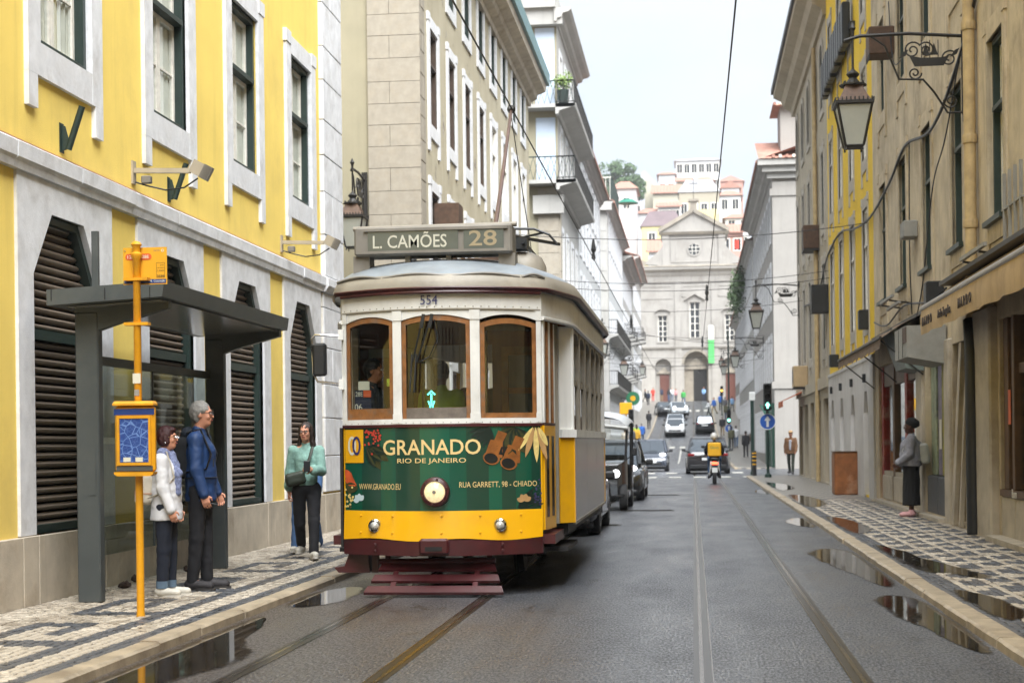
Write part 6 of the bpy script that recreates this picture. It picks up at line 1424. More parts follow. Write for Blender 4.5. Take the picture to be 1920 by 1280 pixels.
# ================================================================ bus shelter, stop pole, wall fittings
M_SHEL = mat('shelter_grey_green', '#454a4a', rough=0.42, var=0.12, scale=4, dirt=(0.3, 0.29, 0.26), dirt_amt=0.08)
M_SHELW = mat('shelter_soffit', '#8a8c88', rough=0.2, var=0.15, scale=1.5, spec=0.6)
M_SGL = glass('shelter_glass', (0.86, 0.92, 0.90), 0.97, 0.01)
sh = thing('bus_shelter', 'dark grey-green bus shelter with glass back wall and flat overhanging roof', 'bus shelter', (-5.32, 13.65, .07))
for y in (0.0, 3.78):
    p_ = MB().bbox(-.09, .12, y - .06, y + .06, 0, 2.56, .012).build('pillar', M_SHEL, sh)
    MB().prism([(-.09, 2.40), (.12, 2.40), (.30, 2.46), (.76, 2.58), (.76, 2.65), (-.09, 2.62)], y - .05, y + .05, 'y').build('roof_arm', M_SHEL, p_)
    MB().box(.03, .09, y - .066, y - .0605, .95, 1.35).build('service_hatch', M_SHEL, p_)
rf = MB().prism([(-.22, 2.60), (.81, 2.655), (.83, 2.79), (-.22, 2.735)], -.36, 3.90, 'y').build('roof', M_SHEL, sh)
MB().prism([(-.1, 2.594), (.75, 2.638), (.75, 2.644), (-.1, 2.60)], -.2, 3.7, 'y').build('soffit', M_SHELW, rf)
for x in (-.18, .3, .7): MB().box(x, x + .006, -.366, -.3605, 2.64, 2.74).build('fascia_seam', M_DARK, rf)
for y in (.09, 1.91):
    MB().box(-.065, -.055, y, y + 1.76, .38, 2.12).build('back_pane', M_SGL, sh)
MB().box(-.085, -.035, .06, 3.72, 2.12, 2.20).build('back_rail', M_SHEL, sh); MB().box(-.07, -.05, 1.87, 1.89, .38, 2.12).build('pane_joint', M_SHEL, sh)
MB().bar((-.05, .1, 2.45), (-.2, 1.0, 2.55), .02).build('roof_strut', M_SHEL, sh)
cs = MB().box(-.02, .02, 3.0, 3.68, .78, 1.78).build('timetable_case', mat('case_aluminium', '#9b9a92', rough=0.35, metal=0.6), sh)
MB().box(.021, .026, 3.06, 3.62, .84, 1.72).build('timetable_sheet', mat('timetable_paper', '#c9c6b4', rough=0.5, var=0.2, scale=9), cs); MB().box(.0265, .029, 3.1, 3.45, 1.25, 1.66).build('map_sheet', mat('yellow_map', '#c9b35a', rough=0.5, var=0.2), cs); MB().box(.03, .036, 3.0, 3.68, .78, 1.78).build('case_glass', M_SGL, cs)
MB().box(-.052, -.048, .25, .33, 1.05, 1.42).build('glass_sticker', M_WSASH, sh)
MB().box(-.06, .0, .28, .32, 2.72, 3.32).build('sign_post_plate', M_SHEL, sh)
# yellow stop pole with route plate and map box
M_POLE = mat('chipped_yellow_paint', '#D9981A', rough=0.4, var=0.12, scale=7, dirt=(0.10, 0.06, 0.03), dirt_amt=0.30)
M_PLATE = mat('yellow_plate', '#D69C22', rough=0.4, var=0.05); M_BLUE = mat('deep_blue_print', '#1c3a78', rough=0.4, var=0.08); M_BLK = mat('black_print', '#1c1a18', rough=0.5)
sp = thing('bus_stop_pole', 'chipped yellow bus stop pole with route plate above and blue map box', 'bus stop sign', (-4.45, 12.5, .07))
MB().lathe([(.035, 0), (.033, .03), (.031, .05), (.030, 2.88), (.045, 2.90), (.045, 2.925), (.028, 2.94), (.032, 2.98), (.045, 3.0), (.03, 3.02), (.0, 3.03)], 16).build('pole', M_POLE, sp, smooth=True)
for z in (2.36, 2.72): MB().box(-.10, .10, -.04, .035, z - .012, z + .012).build('clamp', M_POLE, sp)
pl = MB().box(-.125, .24, .036, .042, 2.68, 2.98).build('route_plate', M_PLATE, sp)
MB().box(-.119, .232, .0335, .0355, 2.690, 2.722).build('blue_band', M_BLUE, pl)
for x in (-.055, .062):
    pts = [(x + (.042 if math.cos(a) > 0 else -.042) * .6 + .026 * math.cos(a), 2.905 + .026 * math.sin(a)) for a in [2 * math.pi * k / 20 for k in range(20)]]
    MB().prism(pts, .0335, .0352, 'y').build('route_badge', mat('route_orange', '#c9572a', rough=0.45), pl)
fit_flat('12E', -.058, 2.905, .06, .026, M_LETW, pl, .0325, .01); fit_flat('28E', .063, 2.905, .056, .026, M_LETW, pl, .0325, .01)
fit_flat('R. Conceição', .165, 2.706, .12, .020, M_LETW, pl, .0325, .01); fit_flat('3599', .188, 2.745, .062, .022, M_BLK, pl, .0345, .015); fit_flat('C 05604', .188, 2.79, .062, .013, M_BLK, pl, .0345); fit_flat('SMS', .198, 2.835, .03, .010, M_BLK, pl, .0345); fit_flat('carris', .155, 2.955, .05, .016, M_BOXM, pl, .0345)
MB().ring(disc(.205, 2.953, .012), disc(.205, 2.953, .007), q_at(.0345), q_at(.0355)).build('maker_ring', M_LETW, pl)
MB().ring(rect(.152, .222, 2.735, 2.855), rect(.154, .220, 2.737, 2.853), q_at(.0345), q_at(.0355)).build('code_frame', M_BLK, pl); MB().box(.153, .221, .0345, .0355, 2.812, 2.814).build('code_rule', M_BLK, pl)
for x, z in ((-.11, 2.955), (-.12, 2.70), (.0, 2.72)): MB().lathe([(.009, .035), (.007, .030)], 8, (x, 0, z), 'y').build('screw', M_CHROME, pl)
bxm = MB().bbox(-.165, .165, -.10, -.035, 1.165, 1.70, .02).build('map_box', M_POLE, sp)
MB().loft([[(x, y, z) for x, y in ((-.17, -.13), (.17, -.13), (.17, -.03), (-.17, -.03))] for z in (1.70, 1.715)] + [[(x * .93, y, 1.735) for x, y in ((-.17, -.115), (.17, -.115), (.17, -.04), (-.17, -.04))]]).build('box_cap', M_POLE, bxm); MB().box(-.167, .167, -.104, -.1015, 1.625, 1.675).build('blue_band', M_BLUE, bxm)
def mapmat():
    w = N('blue_street_map'); v = w.n('ShaderNodeTexVoronoi', feature='DISTANCE_TO_EDGE'); v.inputs['Scale'].default_value = 16; w.l(w.coord(), v.inputs['Vector'])
    v2 = w.n('ShaderNodeTexVoronoi', feature='DISTANCE_TO_EDGE'); v2.inputs['Scale'].default_value = 34; w.l(w.coord(), v2.inputs['Vector'])
    c = w.mix(w.ramp(v2.outputs['Distance'], .02, .05), (.05, .11, .32), (.018, .055, .22)); c = w.mix(w.ramp(v.outputs['Distance'], .02, .05), (.12, .22, .48), c)
    w.col(c); w.rough(.2); return w.m
MB().box(-.118, .118, -.108, -.1015, 1.245, 1.595).build('street_map', mapmat(), bxm)
for s_ in (-.06, .04): MB().box(s_ - .03, s_ + .03, -.1095, -.1085, 1.25, 1.285).build('torn_sticker', M_LETW, bxm)
MB().ring(rect(-.14, .14, 1.222, 1.618), rect(-.12, .12, 1.243, 1.597), q_at(-.115), q_at(-.1005)).build('map_frame', M_POLE, bxm)
MB().box(-.15, .15, -.106, -.1015, 1.175, 1.215).build('lower_band', M_SHEL, bxm); MB().loft([[(x, y, z) for x, y in ((-.16 * k, -.13), (.16 * k, -.13), (.16 * k, -.03), (-.16 * k, -.03))] for z, k in ((1.135, .85), (1.15, 1.0), (1.168, 1.03))]).build('box_tray', M_POLE, bxm)
MB().box(-.032, .033, -.034, -.031, 1.88, 1.96).build('paper_sticker', M_LETW, sp); MB().box(-.02, .02, -.0335, -.031, 1.78, 1.83).build('dark_sticker', M_GREYP, sp)
# flagpole sockets and floodlights on the yellow house
for y, lab in ((14.25, 'dark green flagpole socket on the yellow wall, nearer the camera'), (17.3, 'dark green flagpole socket on the yellow wall, beside the floodlight')):
    t = thing('flagpole_socket', lab, 'flagpole bracket', (WL, y, 4.18)); t.scale = (.68, .68, .68)
    MB().prism([(0, 0), (.14, .04), (.06, .34), (0, .36)], -.006, .006, 'y').build('web_plate', M_DGREEN, t); MB().box(0, .012, -.07, .07, -.02, .38).build('wall_plate', M_DGREEN, t)
    MB().tube([(.10, 0, .02), (.30, 0, .60)], .045, 12).build('socket_tube', M_DGREEN, t, smooth=True)
    for z in (.03, .33): MB().lathe([(.014, .012), (.010, .022)], 6, (0, .045, z), 'x').build('bolt', M_IRONB, t)
M_FLD = mat('floodlight_beige', '#a59a86', rough=0.5, var=0.1)
for y, z, lab in ((16.15, 4.30, 'beige floodlight on an arm above the bus shelter'), (22.2, 4.30, 'beige floodlight on an arm near the stone corner')):
    t = thing('floodlight', lab, 'floodlight', (WL, y, z))
    MB().box(0, .02, -.05, .05, -.12, .12).build('wall_plate', M_FLD, t); MB().bar((.02, 0, .02), (.62, .0, .0), .05, .05).build('arm', M_FLD, t)
    mb = MB(); mb.obox((.74, -.02, .0), (.20, .17, .14), Matrix.Rotation(R(28), 3, 'Y') @ Matrix.Rotation(R(12), 3, 'Z')); mb.build('housing', M_FLD, t)
    mb = MB(); [mb.obox((.76 + k * .015, -.02, -.01 - k * .008), (.008, .18, .15), Matrix.Rotation(R(28), 3, 'Y') @ Matrix.Rotation(R(12), 3, 'Z')) for k in range(6)]; mb.build('cooling_fins', M_BOXM, t)
    MB().tube([(.7, 0, -.08), (.55, .01, -.17), (.35, .01, -.19), (.15, 0, -.14), (.03, 0, -.10)], .009, 6).build('flex', M_BLKP, t); MB().bbox(.10, .2, -.04, .04, -.12, -.04, .01).build('ballast_box', M_BOXM, t)
# ================================================================ iron wall lanterns
M_LGL = glass('lantern_glass', (0.95, 0.95, 0.90), 0.55, 0.25)
M_FROST = mat('frosted_lantern_pane', '#a8aaa2', rough=0.35, var=0.08, scale=3, spec=0.5)
def lantern_meshes():
    n = 4; a0 = R(45); c = math.sqrt(2)
    M = {}
    mb = MB(); mb.lathe([(.16 * c, 0.0), (.18 * c, .03), (.16 * c, .05)], 4, a0=a0); mb.lathe([(.315 * c, .76), (.35 * c, .78), (.35 * c, .83), (.30 * c, .85)], 4, a0=a0)
    for k in range(4):
        a = a0 + k * math.pi / 2; mb.bar((.165 * c * math.cos(a), .165 * c * math.sin(a), .03), (.315 * c * math.cos(a), .315 * c * math.sin(a), .78), .035)
        mb.lathe([(.0, -.06), (.02, -.04), (.012, .0)], 6, (.15 * c * math.cos(a), .15 * c * math.sin(a), 0))
        for i in range(9):
            u = (i + .5) / 9; b = a + math.pi / 2; p = Vector((math.cos(a), math.sin(a), 0)).lerp(Vector((math.cos(b), math.sin(b), 0)), u) * .345 * c; mb.bar((p.x, p.y, .82), (p.x, p.y, .89), .025)
            if i % 2 == 0: q = p * .5; mb.bar((q.x, q.y, 1.17), (q.x, q.y, 1.22), .022)
    M['frame'] = (mb.mesh('lantern_frame', M_IRONB), (0, 0, 0))
    mb = MB(); mb.lathe([(.30 * c, .85), (.25 * c, .93), (.17 * c, 1.10), (.16 * c, 1.15)], 4, a0=a0); M['hood'] = (mb.mesh('lantern_hood', M_RUST), (0, 0, 0))
    mb = MB(); mb.lathe([(.18 * c, 1.15), (.18 * c, 1.18), (.10 * c, 1.20), (.07, 1.30), (.12, 1.36), (.12, 1.38), (.03, 1.46), (.02, 1.50)], 8); M['cap'] = (mb.mesh('lantern_cap', M_IRONB), (0, 0, 0))
    mb = MB()
    for k in range(4):
        a = a0 + k * math.pi / 2; b = a + math.pi / 2; r0, r1 = .155 * c, .305 * c
        mb.add([(r0 * math.cos(a), r0 * math.sin(a), .04), (r0 * math.cos(b), r0 * math.sin(b), .04), (r1 * math.cos(b), r1 * math.sin(b), .77), (r1 * math.cos(a), r1 * math.sin(a), .77)], [(0, 1, 2, 3)])
    M['panes'] = (mb.mesh('lantern_pane', M_FROST), (0, 0, 0))
    return M
LM = lantern_meshes()
def spiral(c, r_, turns, a0=0, n=26): return [(c[0] + (r_ * (1 - .8 * k / n)) * math.cos(a0 + turns * 2 * math.pi * k / n), 0, c[1] + (r_ * (1 - .8 * k / n)) * math.sin(a0 + turns * 2 * math.pi * k / n)) for k in range(n + 1)]
def bracket_mesh(arm):
    mb = MB(); mb.tube([(0, 0, 0), (-arm * .5, 0, .07), (-arm + .1, 0, .06), (-arm - .12, 0, .0)], .026, 8); mb.tube([(-.02, 0, -1.15), (-.02, 0, .1)], .03, 8)
    mb.tube([(-.02, 0, -1.12), (-.25, 0, -1.12), (-.45, 0, -.8), (-.6, 0, -.62), (-.95, 0, -.6), (-1.15, 0, -.1), (-1.35, 0, .05)], .017, 6)
    for c, r_, t_, a in (((-.75, -.18), .13, 1.6, .5), ((-.55, -.18), .12, -1.6, 2.6), ((-.22, -.32), .12, 1.6, 1), ((-.2, -.95), .11, 1.5, 3), ((-.72, -.52), .10, -1.5, 0)): mb.tube(spiral(c, r_, t_, a), .013, 5)
    mb.prism([(-.72, -.42), (-.3, -.42), (-.22, -.28), (-.34, -.3), (-.62, -.3), (-.8, -.26)], -.012, .012, 'y')   # ship emblem: hull, masts, birds
    for x in (-.62, -.5, -.38): mb.bar((x, 0, -.30), (x, 0, -.04), .012)
    for x in (-.56, -.44): mb.prism([(x - .05, -.26), (x + .06, -.26), (x, -.08)], -.004, .004, 'y')
    for x in (-.88, -.14): mb.prism([(x - .07, -.30), (x, -.2), (x + .07, -.17), (x + .03, -.26)], -.01, .01, 'y')
    mb.box(-.03, .0, -.06, .06, -1.25, .18)
    return mb.mesh('bracket', M_IRONB)
BRK = {}
def lantern(label, x, y, z, rz, arm=1.62, s=1.0, w_all=None):
    """lantern hanging from a scrolled iron arm; (x,y,z) is the arm's wall end"""
    t = thing('wall_lantern', label, 'lantern', (x, y, z), rz, 'iron wall lanterns along the street')
    if arm not in BRK: BRK[arm] = bracket_mesh(arm)
    b = put('bracket', BRK[arm], t); h = put('lantern_body', LM['frame'][0], t, (-arm, 0, -1.60)); h.scale = (.8, .8, .8)
    put('hood', LM['hood'][0], h); put('cap', LM['cap'][0], h); put('glazing', LM['panes'][0], h)
    MB().tube([(-arm, 0, -.42), (-arm, 0, .02), (-arm, 0, .14), (-arm, 0, .18), (-arm, 0, .27)], [.018, .018, .03, .05, .006], 7).build('hanger', M_IRONB, t)
    return t
lantern('large iron street lantern with ship bracket on the beige house, nearest on the right', WR - .01, 24.2, 7.35, 0)
lantern('iron street lantern on the drab house beside the side street', WR - .01, 61.2, 7.25, 0)
lantern('iron street lantern on the right before the green pole, farther up', WR - .01, 92, 7.2, 0)
lantern('fourth iron lantern up the right side, near the church', WR - .01, 126, 8.2, 0)
lantern('small far lantern on the right close to the church steps', WR + .4, 158, 10.2, 0)
lantern('iron lantern over the side street beside the peeling house', -6.95, Y2 - .04, 7.1, R(90), arm=1.25)
lantern('iron street lantern on the left just past the tram roof', WL + .01, 74.5, 6.95, R(180))
lantern('second iron lantern up the left side', WL + .01, 98, 7.1, R(180))
lantern('far iron lantern on the left near the stone house', WL + .01, 134, 8.6, R(180))
# ================================================================ overhead wires
M_WIRE = mat('copper_black_wire', '#1a1817', rough=0.5)
def wire(label, pts, r_=.011, cat='wire'): return tag(MB().tube(pts, r_, 5).build('overhead_wire', M_WIRE), label, cat)
wire('tram contact wire above the left track', [(-2.2, y, 5.6 + gz(y)) for y in (-5, 10, 20, 33, 45, 58, 70, 90, 110, 125, 140, 155, 170, 190)], .010)
wire('tram contact wire above the right track', [(.45, y, 5.6 + gz(y)) for y in (-5, 10, 20, 33, 45, 58, 70, 90, 110, 125, 140, 155, 170, 190)], .010)
def span(y, z, lab, y2=None, sag=.35, r_=.010, z2=None):
    y2 = y if y2 is None else y2; z2 = z if z2 is None else z2
    return wire(lab, [(lerp(WL, WR, u), lerp(y, y2, u), lerp(z, z2, u) + gz(y) - sag * 4 * u * (1 - u)) for u in np.linspace(0, 1, 13)], r_)
span(36, 6.4, 'span wire slung from the peeling house to the beige house', 37.5); span(46.5, 6.2, 'span wire crossing at the yellow house on the right', 48)
span(46.9, 6.45, 'upper span wire crossing at the yellow house on the right', 48.4); span(58, 6.5, 'span wire before the side street crossing', 59); span(71.5, 6.7, 'span wire at the far side of the crossing', 80.9)
span(56, 6.3, 'long slanting span wire over the crossing', 81.2, .5); span(88, 6.3, 'span wire across the street by the white house'); span(97, 6.2, 'span wire near the end of the white house'); span(118, 6.2, 'span wire at the corner house'); span(133, 6.4, 'span wire below the church windows'); span(147, 6.3, 'span wire close to the church', 150); span(165, 6.2, 'farthest span wire before the church')
for i, (x, y) in enumerate(((-2.2, 36.3), (.45, 47.7), (-2.2, 58.4), (.45, 71.0))):
    t = thing('wire_hanger', ['wire clamp where the first span meets the left contact wire', 'wire clamp over the right contact wire at the yellow house', 'wire clamp over the left contact wire before the crossing', 'wire clamp over the right contact wire past the crossing'][i], 'wire clamp', (x, y, 5.6)); MB().lathe([(.0, -.03), (.05, .0), (.03, .12), (.06, .2), (.02, .45)], 8).build('insulator', M_BLKP, t); MB().bar((0, -.35, 0), (0, .35, 0), .03).build('ear', M_BLKP, t)
# ================================================================ signals, bollards, signs
M_SIGP = mat('green_black_post_paint', '#16302a', rough=0.4, var=0.15); M_ARW = mat('lit_green_signal', '#7affd8', rough=0.4, emit=(.25, 1.0, .75), est=2.2); M_AMB = mat('lit_amber_signal', '#ffb030', rough=0.4, emit=(1.0, .5, .05), est=2.2); M_SBLUE = mat('sign_blue', '#2255a8', rough=0.35, var=0.05); M_SREF = mat('sign_white', '#d8dad8', rough=0.4)
def signal(label, x, y, z, h=3.1, lit='green', arrow=True, sign=False, rz=0):
    t = thing('traffic_light', label, 'traffic light', (x, y, z), rz)
    MB().lathe([(.13, 0), (.12, .1), (.055, .16), (.055, h)], 10).build('post', M_SIGP, t)
    b = MB().bbox(-.15, .15, -.30, -.06, h - .75, h + .25, .04).build('signal_head', M_BLKP, t)
    for k, zz in enumerate((h + .1, h - .23, h - .56)):
        on = (k == 2 and lit == 'green') or (k == 1 and lit == 'amber')
        MB().lathe([(.125, -.30), (.13, -.44), (.12, -.44), (.115, -.31)], 14, (0, 0, zz), 'y', cap=False).build('visor', M_BLKP, b)
        if on and arrow:
            MB().prism([(-.03, -.10), (.03, -.10), (.03, .0), (.09, .0), (0, .11), (-.09, .0), (-.03, .0)], -.33, -.31, 'y').build('lit_arrow', M_ARW, b, (0, 0, zz))
        elif on: MB().lathe([(.10, -.305), (.07, -.32), (.0, -.325)], 14, (0, 0, zz), 'y').build('lit_lens', M_ARW if lit == 'green' else M_AMB, b)
        else: MB().lathe([(.10, -.305), (.07, -.315), (.0, -.318)], 14, (0, 0, zz), 'y').build('dark_lens', M_DARK, b)
    if sign:
        s_ = MB().lathe([(.30, -.10), (.30, -.07)], 24, (0, 0, h - 1.15), 'y').build('round_sign', M_SBLUE, t); MB().ring(disc(0, h - 1.15, .30, n=24), disc(0, h - 1.15, .275, n=24), q_at(-.106), q_at(-.1005)).build('sign_rim', M_SREF, s_)
        MB().prism([(-.045, -.2), (.045, -.2), (.045, .04), (.12, .04), (0, .21), (-.12, .04), (-.045, .04)], -.107, -.101, 'y').build('white_arrow', M_SREF, s_, (0, 0, h - 1.15))
    return t
signal('traffic light with green arrow and round blue arrow sign at the right kerb', 2.72, 59.6, .07, 3.2, sign=True)
signal('far traffic light with green signal on the right pavement', 2.6, 118, gz(118) + .07, 2.6, arrow=False, sign=True)
signal('green traffic light under a yellow box on the left kerb', -3.45, 90, gz(90) + .07, 2.9, arrow=False)
t = thing('yellow_sign_box', 'yellow square box sign above the left traffic light', 'sign', (-3.75, 90.3, gz(90))); MB().bbox(-.35, .35, -.1, .1, 2.95, 3.6, .02).build('panel', M_TY, t); MB().lathe([(.05, 0), (.05, 2.96)], 8).build('post', M_TY, t)
signal('amber traffic light before the church', 3.0, 168, gz(168) + .07, 2.8, lit='amber', arrow=False)
def bollard(label, x, y):
    t = thing('bollard', label, 'bollard', (x, y, .03)); MB().lathe([(.09, 0), (.085, .05), (.085, .95), (.07, 1.0), (.0, 1.02)], 12).build('body', M_BLKP, t)
    for z in (.45, .6, .75, .88): MB().lathe([(.088, z), (.088, z + .05)], 12).build('band', M_TY, t)
bollard('black bollard with yellow bands at the right kerb corner', 2.36, 63.2)
t = thing('sign_post', 'dark green post with a small white box on top on the right corner', 'post', (2.42, 66.5, 0.02)); MB().lathe([(.11, 0), (.10, .1), (.075, .15), (.075, 3.05)], 12).build('post', M_SIGP, t); MB().bbox(-.12, .12, -.08, .08, 3.05, 3.4, .02).build('white_box', M_SREF, t)
t = thing('green_mast', 'tall dark green mast rising on the right before the church', 'mast', (3.1, 140, gz(140))); MB().lathe([(.14, 0), (.12, .3), (.08, .5), (.07, 9)], 10).build('mast', M_SIGP, t)
t = thing('pharmacy_cross', 'round green pharmacy sign sticking out on the left', 'sign', (-4.75, 128, gz(128) + 3.6)); MB().lathe([(.55, -.08), (.55, .08)], 18, (0, 0, 0), 'y').build('disc', mat('pharmacy_green', '#1f6a48', rough=0.4), t); MB().box(-1.0, 0, -.03, .03, -.03, .03).build('arm', M_IRONB, t); MB().prism(disc(0, 0, .22), -.09, -.082, 'y').build('yellow_emblem', M_TY, t)
t = thing('parasol_disc', 'round green parasol top on the far roof terrace', 'parasol', (-5.0, 128, gz(112) + 18.1)); MB().lathe([(.9, 0), (.5, .28), (.05, .4)], 14, (0, 0, 1.8)).build('canopy', mat('parasol_green', '#1f6b58', rough=0.6), t); MB().tube([(0, 0, 0), (0, 0, 2.1)], .03, 6).build('pole', M_WSASH, t)
t = thing('red_flag', 'small red flag high on the right side of the street', 'flag', (WR - .55, 118, gz(118) + 14.6)); MB().loft([[(x, .03 * math.sin(x * 9), z) for x in (-.55, -.3, 0)] for z in (0, 1.1)], False, False, False).build('cloth', M_RED2, t); MB().bar((0, 0, -.3), (0, 0, 1.4), .04).build('staff', M_IRONB, t); t.scale = (.6, .6, .6)
t = thing('hanging_sign', 'green flag shaped shop sign on the corner of the side street', 'sign', (3.55, 80.7, 2.2)); MB().prism([(-.25, .0), (.25, -.4), (.25, .9), (-.25, 1.0), (.0, .5)], -.04, .04, 'y').build('board', M_GSHOP, t)
t = thing('potted_plant', 'potted shrub on the upper corner balcony', 'plant', (WL + .3, Y3 - .55, 16.22)); MB().lathe([(.2, 0), (.28, .6), (.26, .6)], 10).build('pot', M_DGREEN, t); MB().tube([(0, 0, .5), (.02, 0, .9)], .04).build('stem', M_BRN, t); leaves(260, lambda q: (q.gauss(0, .2), q.gauss(0, .2), 1.0 + q.gauss(0, .14)), .07, 9).build('foliage', mat('yellow_green_leaf', (.16, .24, .05), rough=.6, var=.4), t)
# scraps and dirt along the foot of the yellow wall
rr = random.Random(12); M_SCR = mat('dark_litter', '#3a2c22', rough=0.8, var=0.4)
for i in range(5):
    x, y = WL + .12 + rr.uniform(0, .18), (14.5, 15.0, 15.7, 16.3, 17.0)[i]; mb = MB(); mb.lathe([(.02, 0), (.06, .02), (.05, .05), (.015, .07)], 7); me = mb
    for k, v in enumerate(me.v): me.v[k] = (v[0] * rr.uniform(.7, 1.4), v[1] * rr.uniform(.7, 1.5), v[2] * rr.uniform(.7, 1.2))
    tag(mb.build('litter_scrap', M_SCR, None, (x, y, .072)), ['dark litter scrap nearest the front shelter pillar', 'dark litter scrap second from the front shelter pillar', 'dark litter scrap behind the waiting woman', 'dark litter scrap behind the waiting man', 'dark litter scrap next to the rear shelter pillar'][i], 'litter', 'litter under the bus shelter')
# ================================================================ vehicles
M_TYRE = mat('tyre_rubber', '#1a1a1b', rough=0.8, var=0.2, scale=20); M_RIM = mat('alloy_rim', '#8b8d90', rough=0.3, metal=0.8, var=0.2); M_CARG = mat('car_glass', (0.16, 0.18, 0.20), rough=0.05, metal=0.75, var=0.1); M_TRIM = mat('black_plastic_trim', '#1b1c1e', rough=0.55)
M_HLON = mat('lit_car_headlamp', '#ffffff', rough=0.2, emit=(.95, .97, 1.0), est=2.0); M_HLOFF = mat('car_headlamp', '#b9bdc2', rough=0.12, metal=0.4, var=0.2); M_TLR = mat('car_tail_lamp', '#7a0f12', rough=0.2); M_TLON = mat('lit_tail_lamp', '#ff3020', rough=0.3, emit=(1.0, .08, .03), est=2.5); M_NUM = mat('number_plate', '#d6d8d6', rough=0.4)
def paint(n, c): return mat('car_paint_' + n, c, rough=0.22, var=0.06, coat=0.8, spec=0.55)
def wheel(par, x, y, r_, w_=.20):
    o = MB().lathe([(r_ * .62, -w_ / 2), (r_ * .94, -w_ / 2), (r_, -w_ / 2 + .03), (r_, w_ / 2 - .03), (r_ * .94, w_ / 2), (r_ * .62, w_ / 2)], 22, (x, y, r_), 'x').build('wheel', M_TYRE, par, smooth=True)
    s_ = 1 if x > 0 else -1; MB().lathe([(r_ * .62, s_ * (w_ / 2 - .02)), (r_ * .60, s_ * (w_ / 2 + .004)), (r_ * .15, s_ * (w_ / 2 - .01)), (.001, s_ * (w_ / 2 + .002))], 18, (x, y, r_), 'x').build('rim', M_RIM, o, smooth=True)
